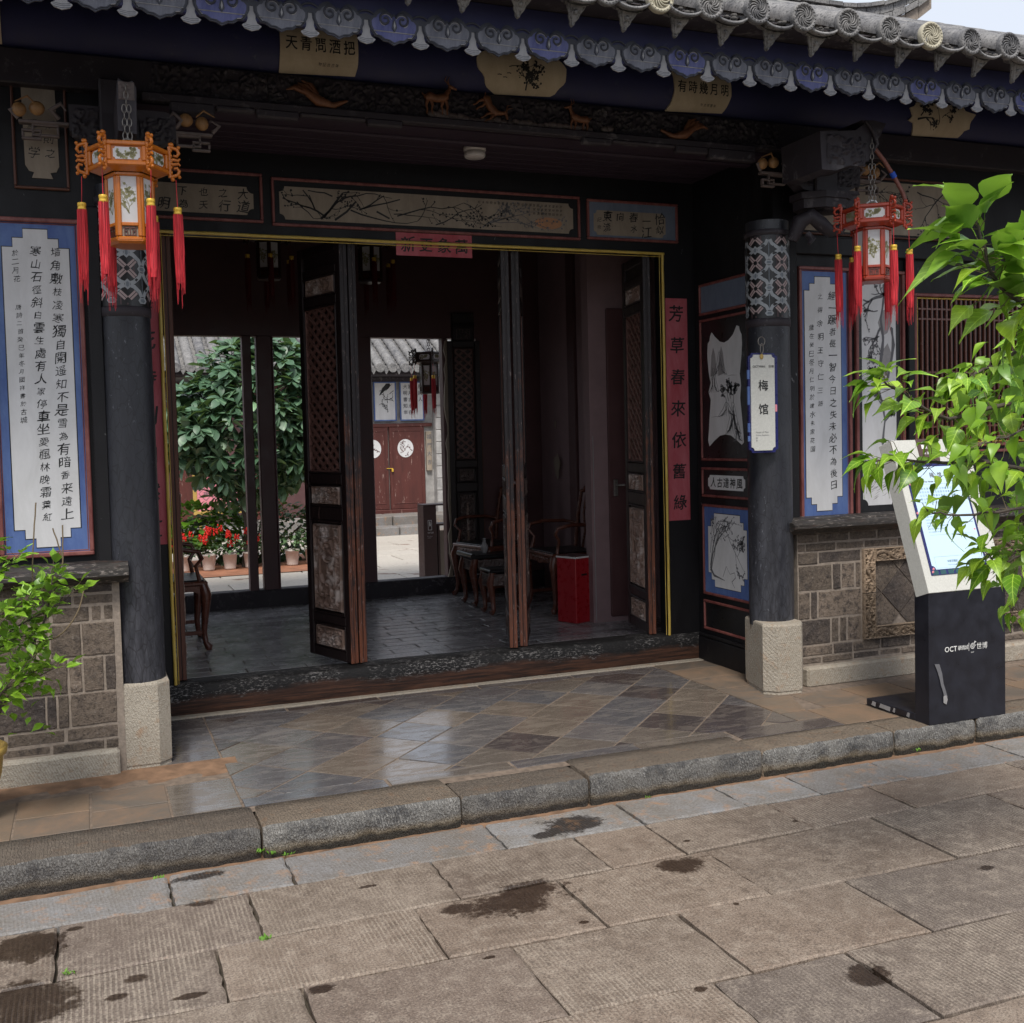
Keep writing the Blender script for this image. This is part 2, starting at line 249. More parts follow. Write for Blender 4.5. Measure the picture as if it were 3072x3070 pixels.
k = NM('roof_tile', .8); p = k.pos(); r = k.rnd(); n1 = k.noise(p, 9, 6, .7); n2 = k.noise(p, 70, 4, .7)
b = k.mix(r, (.10, .10, .108), (.19, .185, .18)); b = k.mix(k.ramp(n1, (.42, 0.), (.7, .8)), b, (.30, .29, .28)); b = k.mix(k.ramp(n1, (.28, .8), (.42, 0.)), b, (.045, .045, .05)); b = k.mix(k.ramp(n2, (.36, .85), (.5, 0.)), b, (.04, .04, .042)); k.color(b); k.bump(k.math('ADD', n1, n2), .5, .005); M['roof'] = k.m
k = NM('cream_tile', .8); p = k.pos(); n2 = k.noise(p, 60, 4, .7); k.color(k.mix(n2, (.30, .27, .20), (.52, .49, .38))); k.bump(n2, .4, .004); M['cream_tile'] = k.m
k = NM('court_floor', .5); p = k.pos(); r = k.rnd(); n1 = k.noise(p, 1.1, 6, .65, .4); n2 = k.noise(p, 30, 4)
b = k.mix(r, (.50, .46, .40), (.58, .54, .48)); b = k.mix(k.ramp(n1, (.60, 0.), (.63, .85)), b, (.16, .08, .05)); b = k.mix(k.ramp(n2, (.3, .4), (.5, 0.)), b, (.22, .2, .18)); k.color(b); M['court'] = k.m
simple('terracotta', (.34, .15, .085), .7, .25, 6, .2); simple('court_brick', (.34, .33, .32), .9, .25, 8, .5)
def leafmat(name, c, c2, back, rough=.35, tr=.3):
    k = NM(name, rough); p = k.obj(); r = k.rnd(); n = k.noise(p, 25, 3); b = k.mix(r, c, c2); b = k.mix(k.ramp(n, (.3, .25), (.7, 0.)), b, tuple(x*.6 for x in c)); sx_ = k.sep(p); ax_ = k.math('ABSOLUTE', sx_[0]); ve = k.math('SINE', k.math('MULTIPLY', k.math('SUBTRACT', sx_[1], k.math('MULTIPLY', ax_, .9)), 42.)); b = k.mix(k.ramp(ve, (.80, 0.), (.98, .30)), b, tuple(min(1, x*1.5+.05) for x in c2)); b = k.mix(k.ramp(ax_, (.008, .6), (.022, 0.)), b, tuple(min(1, x*1.5+.06) for x in c2)); hs = k.node('ShaderNodeHueSaturation'); k.lk(b, hs.inputs['Color']); k.lk(k.math('ADD', k.math('MULTIPLY', k.math('FRACT', k.math('MULTIPLY', r, 9.7)), .5), .70), hs.inputs['Value']); b = hs.outputs[0]
    g = k.node('ShaderNodeNewGeometry').outputs['Backfacing']; b = k.mix(g, b, back); k.color(b)
    t = k.node('ShaderNodeBsdfTranslucent'); k.lk(k.mix(.5, b, (.32, .52, .02)), t.inputs[0]); ms = k.node('ShaderNodeMixShader'); ms.inputs[0].default_value = tr
    k.lk(k.b.outputs[0], ms.inputs[1]); k.lk(t.outputs[0], ms.inputs[2]); k.lk(ms.outputs[0], k.n['Material Output'].inputs[0]); M[name] = k.m
leafmat('leaf', (.11, .28, .02), (.40, .60, .05), (.17, .33, .06)); leafmat('bush_leaf', (.13, .30, .02), (.27, .47, .035), (.18, .33, .05))
leafmat('rubber_leaf', (.075, .155, .09), (.18, .31, .16), (.12, .19, .11), .42, .12); leafmat('pot_leaf', (.03, .07, .03), (.07, .14, .05), (.07, .12, .05), .5, .15)
leafmat('bright_leaf', (.08, .22, .01), (.13, .30, .015), (.10, .22, .03), .5, .2); simple('red_flower', (.65, .015, .008), .6, .2, 30, 0); simple('purple_flower', (.24, .16, .22), .7, .3, 30, 0)
# ---------------------------------------------------------------- mesh kit
ORG = {}
def meta(o, label=None, cat=None, group=None, kind=None):
    if label: o['label'] = label
    if cat: o['category'] = cat
    if group: o['group'] = group
    if kind: o['kind'] = kind
    return o
def thing(name, label, cat, loc, group=None, kind=None):
    o = bpy.data.objects.new(name, None); COL.objects.link(o); o.location = loc; o.empty_display_size = .1; ORG[o.name] = Vector(loc)
    return meta(o, label, cat, group, kind)
class F2:
    """a plane in the world: point(u, v, w) = o + u*ux + v*uy + w*n"""
    def __init__(s, o, ux, uy, n=None):
        s.o = Vector(o); s.x = Vector(ux).normalized(); s.y = Vector(uy).normalized(); s.n = Vector(n).normalized() if n else s.x.cross(s.y)
    def __call__(s, u, v, w=0): return s.o + s.x*u + s.y*v + s.n*w
def FR(y): return F2((0, y, 0), (1, 0, 0), (0, 0, 1), (0, -1, 0))      # street facing plane, u = X, v = Z
class Cyl2:
    def __init__(s, c, r): s.c = c; s.r = r
    def __call__(s, u, v, w=0):     # u arc length from street facing meridian
        a = u/s.r; rr = s.r + w
        return Vector((s.c[0] + math.sin(a)*rr, s.c[1] - math.cos(a)*rr, v))
STUFF = {'twigs', 'plum_branches', 'distant_branches', 'landscape_painting', 'pale_wash', 'plum_painting', 'pale_twigs', 'pine_painting', 'pane_painting', 'medallion_painting', 'fretwork', 'lattice', 'painted_crosses', 'painted_ribbons', 'painted_wedges', 'painted_centres', 'cloud_rocks', 'blossoms', 'flower_spike', 'mortar_fill', 'scuff_marks', 'border_flowers', 'border_blossoms', 'branches', 'stem', 'tassel', 'chain', 'corner_scroll', 'tab_print', 'white_print', 'board_text', 'white_logo', 'writing', 'inscription', 'back_frame', 'diamond_writing', 'panel_writing'}
class MB:
    def __init__(s): s.v = []; s.f = []; s.m = []; s.sm = []
    def add(s, vs, fs, mi=0, smooth=False):
        b = len(s.v); s.v += [tuple(x) for x in vs]
        for f in fs: s.f.append(tuple(i+b for i in f)); s.m.append(mi); s.sm.append(smooth)
    def box(s, x0, x1, y0, y1, z0, z1, mi=0, b=0, fr=None):
        if x0 > x1: x0, x1 = x1, x0
        if y0 > y1: y0, y1 = y1, y0
        if z0 > z1: z0, z1 = z1, z0
        T = fr or (lambda a, c, d: (a, c, d))
        if b <= 0:
            vs = [T(x, y, z) for x in (x0, x1) for y in (y0, y1) for z in (z0, z1)]
            s.add(vs, [(0, 1, 3, 2), (4, 6, 7, 5), (0, 4, 5, 1), (2, 3, 7, 6), (0, 2, 6, 4), (1, 5, 7, 3)], mi); return
        b = min(b, (x1-x0)*.45, (y1-y0)*.45, (z1-z0)*.45); L = [(x0, x1), (y0, y1), (z0, z1)]
        idx = {}; vs = []; fs = []
        for i in range(8):
            sg = ((i >> 2) & 1, (i >> 1) & 1, i & 1); c = [L[a][sg[a]] for a in range(3)]; ins = [c[a] + (b if sg[a] == 0 else -b) for a in range(3)]
            for a in range(3):
                q = list(ins); q[a] = c[a]; idx[(sg, a)] = len(vs); vs.append(T(*q))
        for a in range(3):
            o1, o2 = [q for q in range(3) if q != a]
            for sgn in (0, 1):
                loop = []
                for (p, q) in ((0, 0), (1, 0), (1, 1), (0, 1)):
                    g = [0, 0, 0]; g[a] = sgn; g[o1] = p; g[o2] = q; loop.append(idx[(tuple(g), a)])
                flip = (sgn == 0) ^ (a == 1); fs.append(tuple(loop[::-1] if flip else loop))
            for p in (0, 1):
                for q in (0, 1):
                    g0 = [0, 0, 0]; g0[a] = 0; g0[o1] = p; g0[o2] = q; g1 = list(g0); g1[a] = 1; g0 = tuple(g0); g1 = tuple(g1)
                    fs.append((idx[(g0, o1)], idx[(g1, o1)], idx[(g1, o2)], idx[(g0, o2)]))
        for i in range(8):
            g = ((i >> 2) & 1, (i >> 1) & 1, i & 1); fs.append(tuple(idx[(g, a)] for a in range(3)))
        s.add(vs, fs, mi)
    def prism(s, poly, fr, w0, w1, mi=0, side=True, back=False):
        n = len(poly); a = [fr(u, v, w1) for u, v in poly]; s.add(a, [tuple(range(n))], mi)
        if side:
            c = [fr(u, v, w0) for u, v in poly]; s.add(a+c, [(i, (i+1) % n, n+(i+1) % n, n+i) for i in range(n)], mi)
            if back: s.add(c, [tuple(range(n))[::-1]], mi)
    def tube(s, pts, r, n=8, mi=0, caps=True, smooth=True):
        pts = [Vector(p) for p in pts]; rs = r if isinstance(r, (list, tuple)) else [r]*len(pts); vs = []; up = None
        for i, p in enumerate(pts):
            t = (pts[min(i+1, len(pts)-1)] - pts[max(i-1, 0)]).normalized()
            if up is None: up = t.orthogonal().normalized()
            else: up = (up - t*up.dot(t)).normalized()
            q = t.cross(up)
            for j in range(n):
                a = 2*PI*j/n; vs.append(p + (up*math.cos(a) + q*math.sin(a))*rs[i])
        fs = [(i*n+j, i*n+(j+1) % n, (i+1)*n+(j+1) % n, (i+1)*n+j) for i in range(len(pts)-1) for j in range(n)]; s.add(vs, fs, mi, smooth)
        if caps: m = len(pts)-1; s.add(vs[:n], [tuple(range(n))[::-1]], mi); s.add(vs[m*n:], [tuple(range(n))], mi)
    def lathe(s, prof, c, n=16, mi=0, smooth=True, a0=0, a1=2*PI, ax='z'):
        c = Vector(c); full = abs(a1-a0-2*PI) < 1e-6; m = n if full else n+1; vs = []
        for r, z in prof:
            for j in range(m):
                a = a0 + (a1-a0)*j/n; d = (r*math.cos(a), r*math.sin(a), z) if ax == 'z' else ((r*math.cos(a), z, r*math.sin(a)) if ax == 'y' else (z, r*math.cos(a), r*math.sin(a)))
                vs.append(c + Vector(d))
        s.add(vs, [(i*m+j, i*m+(j+1) % m, (i+1)*m+(j+1) % m, (i+1)*m+j) for i in range(len(prof)-1) for j in range(n)], mi, smooth)
    def sphere(s, c, r, n=10, mi=0, sq=(1, 1, 1)):
        c = Vector(c); h = n//2+1; vs = []
        for i in range(h+1):
            t = PI*i/h
            for j in range(n): a = 2*PI*j/n; vs.append(c + Vector((math.sin(t)*math.cos(a)*r*sq[0], math.sin(t)*math.sin(a)*r*sq[1], math.cos(t)*r*sq[2])))
        s.add(vs, [(i*n+j, (i+1)*n+j, (i+1)*n+(j+1) % n, i*n+(j+1) % n) for i in range(h) for j in range(n)], mi, True)
    def strip(s, pts, wd, fr, w, mi=0):
        """flat brush stroke along 2d points; wd per point"""
        n = len(pts); L = []; Rr = []
        for i in range(n):
            a = pts[max(i-1, 0)]; b = pts[min(i+1, n-1)]; dx, dy = b[0]-a[0], b[1]-a[1]; l = math.hypot(dx, dy) or 1; q = wd[i] if isinstance(wd, (list, tuple)) else wd
            L.append(fr(pts[i][0]-dy/l*q/2, pts[i][1]+dx/l*q/2, w)); Rr.append(fr(pts[i][0]+dy/l*q/2, pts[i][1]-dx/l*q/2, w))
        s.add(L+Rr, [(i, n+i, n+i+1, i+1) for i in range(n-1)], mi)
    def build(s, name, mats, parent=None, link=True, rot=None, **mt):
        gl = getattr(s, 'gl', None)
        if gl and parent and sum(g[4] >= .03 for g in gl):      # each character large enough to read is a part of its own
            rest = MB(); used = set()
            for a, b, c, d, sz in gl:
                if sz < .03: continue
                q = MB(); q.v = s.v[a:c]; q.f = [tuple(i-a for i in f) for f in s.f[b:d]]; q.m = s.m[b:d]; q.sm = s.sm[b:d]; q.build('character', mats, parent); used.update(range(b, d))
            if len(used) == len(s.f): return None
            mp = {}
            for i, f in enumerate(s.f):
                if i in used: continue
                nf = []
                for v in f:
                    if v not in mp: mp[v] = len(rest.v); rest.v.append(s.v[v])
                    nf.append(mp[v])
                rest.f.append(tuple(nf)); rest.m.append(s.m[i]); rest.sm.append(s.sm[i])
            o = rest.build(name, mats, parent); o['kind'] = 'stuff'; return o
        o0 = ORG.get(parent.name, Vector((0, 0, 0))) if parent else Vector((0, 0, 0))
        me = bpy.data.meshes.new(name)
        me.from_pydata([(v[0]-o0.x, v[1]-o0.y, v[2]-o0.z) for v in s.v] if parent else s.v, [], s.f)
        for m in ([mats] if isinstance(mats, str) else mats): me.materials.append(M[m])
        me.polygons.foreach_set('material_index', s.m); me.polygons.foreach_set('use_smooth', s.sm); me.update()
        o = bpy.data.objects.new(name, me); COL.objects.link(o)
        if parent: o.parent = parent; ORG[o.name] = o0
        if name in STUFF or (gl and parent): o['kind'] = 'stuff'
        return meta(o, **mt) if mt else o
def copytree(o, loc=None, parent=None, **mt):
    c = o.copy(); COL.objects.link(c)
    if parent: c.parent = parent
    if loc is not None: c.location = loc
    meta(c, **mt)
    for ch in list(o.children): copytree(ch, None, c)
    return c
def jit(a): return R.uniform(-a, a)
def slab(poly, ztop, th, bev=.006, wob=.002, segs=3, tilt=0.0015):
    """a stone seen from above: ragged outline, worn edge"""
    n = len(poly); cx = sum(p[0] for p in poly)/n; cy = sum(p[1] for p in poly)/n; out = []
    for i in range(n):
        a, b = poly[i], poly[(i+1) % n]
        for j in range(segs):
            t = j/segs; w = wob if j else wob*.5; out.append((a[0]+(b[0]-a[0])*t+jit(w), a[1]+(b[1]-a[1])*t+jit(w)))
    tx, ty = jit(tilt), jit(tilt); m = MB(); N = len(out)
    def zz(x, y): return ztop + tx*(x-cx)*4 + ty*(y-cy)*4
    def ins(p, d):
        dx, dy = cx-p[0], cy-p[1]; l = math.hypot(dx, dy) or 1; return (p[0]+dx/l*d*1.3, p[1]+dy/l*d*1.3)
    top = [(*ins(p, bev), zz(*p)) for p in out]; mid = [(*p, zz(*p)-bev*.7) for p in out]; bot = [(*p, ztop-th) for p in out]
    m.add(top+mid+bot, [tuple(range(N))] + [(i, N+i, N+(i+1) % N, (i+1) % N) for i in range(N)] + [(N+i, 2*N+i, 2*N+(i+1) % N, N+(i+1) % N) for i in range(N)])
    return m
def clip(poly, x0, x1, y0, y1):
    for ax, lim, sg in ((0, x0, 1), (0, x1, -1), (1, y0, 1), (1, y1, -1)):
        out = []
        for i in range(len(poly)):
            a, b = poly[i], poly[(i+1) % len(poly)]; da, db = sg*(a[ax]-lim), sg*(b[ax]-lim)
            if da >= 0: out.append(a)
            if (da >= 0) != (db >= 0): t = da/(da-db); out.append((a[0]+(b[0]-a[0])*t, a[1]+(b[1]-a[1])*t))
        poly = out
        if len(poly) < 3: return []
    return poly
# ---------------------------------------------------------------- glyphs
TXT = '青四季吉學時習之不亦說乎朋自方樂門在墙角敷枝凌寒獨自開遥知不是雪為有暗香来遠上山石徑斜白雲生處人家停車坐愛楓林晚霜葉紅於二月花唐詩首癸巳年冬國祥書古城萬象更新芳草春來依舊綠自然紅梅時到大道之行也天下恰似一江水向東流經蹶者長智今日失未必後得余明王守仁三語歲在卯建朱園問酒把幾風神達学厚則馆世博華僑記物松聽竹影詞賦讀清泉堂詔OCTHouseflmPrivatRdnMYYNagj abcdhikpwxyz&|.,0123456789福客棧'
GL = {}
def cache_glyphs():
    c = bpy.data.curves.new('t', 'FONT'); o = bpy.data.objects.new('t', c); COL.objects.link(o); c.resolution_u = 3; c.fill_mode = 'FRONT'
    for ch in sorted(set(TXT)):
        if ch == ' ': continue
        for bold in (0,):
            c.body = ch
            bpy.context.view_layer.update(); m = o.to_mesh()
            if not m.vertices: continue
            v = np.empty(len(m.vertices)*3); m.vertices.foreach_get('co', v); v = v.reshape(-1, 3)[:, :2]; cjk = ord(ch) > 0x2e00
            wd = 1.0 if cjk else v[:, 0].max()+.06
            v = v - (np.array([.47, .38]) if cjk else np.array([wd/2, .35])); GL[(ch, bold)] = (v, [tuple(p.vertices) for p in m.polygons], wd); o.to_mesh_clear()
    bpy.data.objects.remove(o); bpy.data.curves.remove(c)
cache_glyphs()
def glyph(m, ch, u, v, sz, fr, w, mi=0, brush=0., bold=0, sx=1, flipv=False):
    g = GL.get((ch, 0))
    if g is None: print('NO GLYPH', ch); return sz*.5
    s0 = (len(m.v), len(m.f))
    q = g[0].copy(); a = jit(.10)*brush; ph = R.uniform(0, 9)
    if brush:
        q = q*(1 + jit(.12)*brush); y = q[:, 1].copy(); x = q[:, 0].copy()
        q[:, 0] += brush*(.12*y + .035*np.sin(x*7+ph) + .03*np.sin(y*9+ph)); q[:, 1] += brush*(.06*x + .035*np.sin(x*8+ph*2))
    ca, sa = math.cos(a), math.sin(a); X = (q[:, 0]*ca - q[:, 1]*sa)*sz*sx; Y = (q[:, 0]*sa + q[:, 1]*ca)*sz
    for k_, (ox, oy) in enumerate(((0, 0), (.016, .010), (-.014, .006), (.004, -.016))[:4 if bold else (2 if brush and sz > .05 else 1)]): m.add([fr(u+float(x)+ox*sz, v+float(y)+oy*sz, w+k_*.00012) for x, y in zip(X, Y)], g[1], mi)
    if not hasattr(m, 'gl'): m.gl = []
    m.gl.append((*s0, len(m.v), len(m.f), sz)); return g[2]*sz
def column_text(m, s, u, v0, pitch, sz, fr, w, brush=1., bold=0, mi=0, sx=1):
    for i, ch in enumerate(s):
        if ch != ' ': glyph(m, ch, u + jit(.06)*sz*brush, v0 - pitch*(i+.5), sz*(1+jit(.15)*brush), fr, w, mi, brush, bold, sx)
def row_text(m, s, u, v, sz, fr, w, bold=0, mi=0, pitch=None, brush=0, sx=1):
    for ch in s:
        g = GL.get((ch, 0)); wd = (g[2]*sz*sx if g else sz*.35) if pitch is None else pitch
        if g: glyph(m, ch, u+wd/2, v, sz, fr, w, mi, brush, bold, sx)
        u += wd
    return u
# ink branches ----------------------------------------------------------------
def branch(m, u, v, ang, ln, wd, fr, w, depth, mi=0, clipf=None, dots=.5, seed=None, wig=.35, spread=.7):
    pts = [(u, v)]; n = 6; a = ang; ws = [wd]
    for i in range(n):
        a += jit(wig); u += math.cos(a)*ln/n; v += math.sin(a)*ln/n
        if clipf and not clipf(u, v): break
        pts.append((u, v)); ws.append(wd*(1-.75*(i+1)/n)+.0008)
        if depth > 0 and i and R.random() < .62: branch(m, u, v, a + R.choice((-1, 1))*R.uniform(.35, spread+.35), ln*R.uniform(.4, .7), wd*.5, fr, w, depth-1, mi, clipf, dots, None, wig, spread)
        if depth <= 1 and R.random() < dots:
            x, y = u+jit(.008), v+jit(.008); q = R.uniform(.003, .007)
            if not clipf or clipf(x, y): m.add([fr(x+math.cos(t)*q, y+math.sin(t)*q, w+.0002) for t in (0, 1, 2.1, 3.1, 4.2, 5.2)], [(0, 1, 2, 3, 4, 5)], mi)
    if len(pts) > 1: m.strip(pts, ws, fr, w, mi)
# carved relief ------------------------------------------------------------------
def relief(m, u0, u1, v0, v1, fr, depth=.014, seed=1, vine=False, mi=0, res=.0045, w0=0, border=.12):
    rg = np.random.RandomState(seed); nu = max(8, int((u1-u0)/res)); nv = max(8, int((v1-v0)/res)); nu = min(nu, 100); nv = min(nv, 150)
    U, V = np.meshgrid(np.linspace(u0, u1, nu), np.linspace(v0, v1, nv)); H = np.zeros_like(U); W_, H_ = u1-u0, v1-v0; mn = min(W_, H_)
    area = W_*H_/mn/mn; cnt = int(34*area) if not vine else int(20*area)
    for i in range(cnt):
        cx, cy = rg.uniform(u0, u1), rg.uniform(v0, v1); r = mn*rg.uniform(.07, .17); a = rg.uniform(0, 6.3); dx, dy = U-cx, V-cy; rr = np.hypot(dx, dy); th = np.arctan2(dy, dx)
        kk = rg.randint(3)
        if kk == 0: sp = np.cos((th*1 - rr/r*5 + a)); h = np.clip(1-rr/r, 0, 1)**.5*(.5+.5*sp)
        elif kk == 1: h = np.clip(1-rr/(r*(.65+.35*np.cos(5*th+a))), 0, 1)**.6*.95
        else:
            x2 = dx*math.cos(a)+dy*math.sin(a); y2 = -dx*math.sin(a)+dy*math.cos(a); h = np.clip(1-(x2/(r*1.4))**2-((y2-.3*r*np.sin(x2/r*2))/(r*.32))**2, 0, 1)**.5
        H = np.maximum(H, h)
    if vine:
        t, s_, L, w_ = (U-u0, V-(v0+v1)/2, W_, H_) if W_ > H_ else (V-v0, U-(u0+u1)/2, H_, W_); per = w_*2.6
        for q in (-.07, 0, .07): H = np.maximum(H, np.clip(1-np.abs(s_-w_*.26*np.sin(t/per*2*PI)-q*w_)/(w_*.045), 0, 1)**.5*.95)
        for j in range(int(L/per*2)+1):
            c = (j+.5)*per/2; sy = (1 if j % 2 else -1)*w_*.18; dx, dy = t-c, s_-sy; rr = np.hypot(dx, dy); th = np.arctan2(dy, dx)
            H = np.maximum(H, np.clip(1-rr/(w_*.34), 0, 1)**.4*(.55+.45*np.cos(9*th)))
    b = mn*border; ed = np.minimum(np.minimum(U-u0, u1-U), np.minimum(V-v0, v1-V)); H = np.where(ed < b, np.maximum(.0, .8*np.sin(np.clip(ed/b, 0, 1)*PI)), H)
    vs = [fr(float(a), float(c), w0+float(h)*depth) for a, c, h in zip(U.ravel(), V.ravel(), H.ravel())]
    m.add(vs, [(i*nu+j, i*nu+j+1, (i+1)*nu+j+1, (i+1)*nu+j) for i in range(nv-1) for j in range(nu-1)], mi, True)
def frame_trim(m, x0, x1, z0, z1, t, fr, w0, w1, mi=0):
    for a in ((x0, x1, z0, z0+t), (x0, x1, z1-t, z1), (x0, x0+t, z0+t, z1-t), (x1-t, x1, z0+t, z1-t)): m.box(a[0], a[1], a[2], a[3], w0, w1, mi, .004, fr)
def stepped(x0, x1, z0, z1, sx, sz, n=2):
    """outline of a panel with stepped corners"""
    q = []
    def corner(cx, cz, dx, dz, rev):
        pts = []
        for i in range(n, 0, -1): pts += [(cx+dx*sx*(n-i), cz+dz*sz*i), (cx+dx*sx*(n-i+1), cz+dz*sz*i)]
        pts.append((cx+dx*sx*n, cz)); return pts[::-1] if rev else pts
    q += corner(x0, z0, 1, 1, False); q += corner(x1, z0, -1, 1, True); q += corner(x1, z1, -1, -1, False); q += corner(x0, z1, 1, -1, True); return q
def scaled(poly, d):
    cx = (max(p[0] for p in poly)+min(p[0] for p in poly))/2; cy = (max(p[1] for p in poly)+min(p[1] for p in poly))/2
    hw = max(p[0] for p in poly)-cx; hh = max(p[1] for p in poly)-cy; return [(cx+(p[0]-cx)*(hw+d)/hw, cy+(p[1]-cy)*(hh+d)/hh) for p in poly]
def notched(x0, x1, z0, z1, r, n=5, out=False):
    q = []
    for cx, cz, a in ((x0, z0, PI/2), (x1, z0, PI), (x1, z1, 3*PI/2), (x0, z1, 2*PI)):
        for i in range(n+1):
            t = a - PI/2*i/n; q.append((cx+math.cos(t)*r, cz+math.sin(t)*r))
    return q
# ================================================================ SETTING
m = MB(); m.add([(-60, -60, -.13), (80, -60, -.13), (80, 4.2, -.13), (-60, 4.2, -.13)], [(0, 1, 2, 3)]); m.add([(-60, 4.2, -.14), (80, 4.2, -.14), (80, 90, -.14), (-60, 90, -.14)], [(0, 1, 2, 3)])
street = m.build('street', 'street_joint', kind='structure')
m = MB(); m.add([(-3, 4.045, -.122), (8, 4.045, -.122), (8, 4.20, -.122), (-3, 4.20, -.122)], [(0, 1, 2, 3)]); m.build('gutter_soil', 'clay', street)
rows = [(lambda x: 4.065, lambda x: 3.79, [-1.3, -.62, .225, .64, 1.44, 2.03, 2.515, 2.88, 3.36, 4.05, 4.8, 5.5, 6.4], 'gutter_stone'),
        (lambda x: 3.79, lambda x: 3.40+.028*x, [-1.2, -.6, -.14, .47, 1.13, 1.71, 2.02, 2.6, 3.12, 3.9, 4.6, 5.4, 6.4], 'street'),
        (lambda x: 3.40+.028*x, lambda x: 3.07-.02*x, [-1.2, -.4, .32, .96, 1.49, 2.10, 2.88, 3.5, 4.3, 5.2, 6.3], 'street'),
        (lambda x: 3.07-.02*x, lambda x: 2.62-.01*x, [-1.2, -.2, .52, 1.16, 1.735, 2.38, 3.2, 4.0, 5.0, 6.2], 'street'),
        (lambda x: 2.62-.01*x, lambda x: 2.2, [-1.0, -.1, .8, 1.6, 2.05, 2.9, 3.7, 4.8, 6.2], 'street'),
        (lambda x: 2.2, lambda x: 1.75, [-1.0, .2, 1.1, 1.9, 2.6, 3.6, 4.6, 6.2], 'street'), (lambda x: 1.75, lambda x: 1.25, [-1.0, -.1, .7, 1.6, 2.4, 3.3, 4.3, 6.2], 'street'),
        (lambda x: 1.25, lambda x: .7, [-1.0, .2, 1.0, 1.9, 2.8, 3.8, 6.2], 'street'), (lambda x: .7, lambda x: .1, [-1.0, -.2, .8, 1.7, 2.6, 3.6, 6.2], 'street')]
for top, bot, js, mt in rows:
    for a, b in zip(js, js[1:]):
        g = .004; sk = .02 if top(0) < 3.7 else 0
        slab([(a+g+jit(.004), bot(a)+g), (b-g+jit(.004), bot(b)+g), (b-g+jit(.006), top(b)-g), (a+g, top(a)-g)], -.1+jit(.0025), .05, .008, .0042, 9, .0016).build('paving_slab', mt, street)
# kerb
kerb = thing('kerb', 'long stone kerb of worn rounded blocks stepping up from the street to the porch', 'kerb', (2, 4.2, -.12), kind='structure')
js = [-1.6, -.7, .572, 1.372, 1.948, 2.82, 3.572, 4.08, 4.75, 5.6, 6.5]
for a, b in zip(js, js[1:]):
    inner = 4.40 if a < 2.5 else 4.345; m = MB(); n = 40; dz = jit(.006); dy = jit(.008); P = []
    prof = [(inner-.003, -.05), (inner-.004, 0), (4.30, .002), (4.20, .002), (4.145, .001), (4.135, -.007), (4.130, -.035), (4.130, -.080), (4.137, -.125)]
    for i in range(n+1):
        x = a+.005+(b-a-.01)*i/n; e = .012 if i in (0, n) else 0; ch = mnoise.noise(Vector((x*9, 1, 0)))*.009+mnoise.noise(Vector((x*31, 7, 0)))*.004
        for j, (y, z) in enumerate(prof): w = (0, 0, .3, .5, 1, 1, 1, 1, 1.4)[j]; P.append((x, y+dy*(j > 3)+w*(ch+jit(.0030))+e*(j > 2), z+dz*(j < 8)+(jit(.0016) if j > 2 else 0)-e*.5*(j < 6)))
    q = len(prof); fs = [(i*q+j, i*q+j+1, (i+1)*q+j+1, (i+1)*q+j) for i in range(n) for j in range(q-1)]; m.add(P, fs, 0, True); m.add(P[:q], [tuple(range(q))]); m.add(P[-q:], [tuple(range(q))[::-1]]); m.build('kerb_stone', 'kerb', kerb)
# porch floor
m = MB(); m.add([(-3, 4.34, -.004), (8, 4.34, -.004), (8, 6.1, -.004), (-3, 6.1, -.004)], [(0, 1, 2, 3)])
porch = m.build('porch_floor', 'joint', kind='structure')
def tile(poly, mt='slate', z=0., gap=.0052):
    if len(poly) < 3: return
    cx = sum(p[0] for p in poly)/len(poly); cy = sum(p[1] for p in poly)/len(poly); A = abs(sum(poly[i][0]*poly[(i+1) % len(poly)][1]-poly[(i+1) % len(poly)][0]*poly[i][1] for i in range(len(poly))))/2
    if A < .0012: return
    q = []
    for x, y in poly: l = math.hypot(cx-x, cy-y) or 1; q.append((x+(cx-x)/l*gap*1.3, y+(cy-y)/l*gap*1.3))
    slab(q, z+jit(.0008), .012, .002, .0006, 2, .0022).build('floor_tile', mt, porch)
for i in range(-6, 12):
    for j in range(-4, 8):
        if (i+j) % 2 == 0:
            cx, cy = 1.28+.205*i, 4.975+.205*j; tile(clip([(cx, cy-.205), (cx+.205, cy), (cx, cy+.205), (cx-.205, cy)], .54, 3.28, 4.505, 5.90))
rect = lambda a, b, c, d: [(a, c), (b, c), (b, d), (a, d)]
for a, b in ((.54, 1.15), (1.15, 1.72), (1.72, 2.35), (2.35, 2.85), (2.85, 3.45)): tile(rect(a, b, 4.402 if a < 2.5 else 4.348, 4.503))
for a, b in ((.54, .98), (.98, 1.5), (1.5, 2.1), (2.1, 2.7), (2.7, 3.28)): tile(rect(a, b, 5.90, 5.985))
for r_ in (rect(-.6, -.31, 4.40, 4.87), rect(-.31, -.03, 4.40, 4.63), rect(-.31, -.03, 4.63, 4.87), rect(-.03, .27, 4.40, 4.60), rect(-.03, .27, 4.60, 4.87), rect(-.9, -.6, 4.4, 4.87), rect(-1.3, -.9, 4.4, 4.87)): tile(r_, 'clay_tile')
tile(rect(.27, .54, 4.40, 4.83)); tile(rect(.30, .54, 5.14, 5.60)); tile(rect(.30, .54, 5.60, 5.98))
m = MB()
n = 9
vs = [(-1.4+2.0*i/(n*2), 4.87+.26*j/4, -.006+.010*(j/4)+jit(.003)*(0 < j < 4)) for j in range(5) for i in range(n*2+1)]
m.add([v for v in vs], [(j*(n*2+1)+i, j*(n*2+1)+i+1, (j+1)*(n*2+1)+i+1, (j+1)*(n*2+1)+i) for j in range(4) for i in range(n*2)], 0, True); m.build('clay_strip', 'clay', porch)
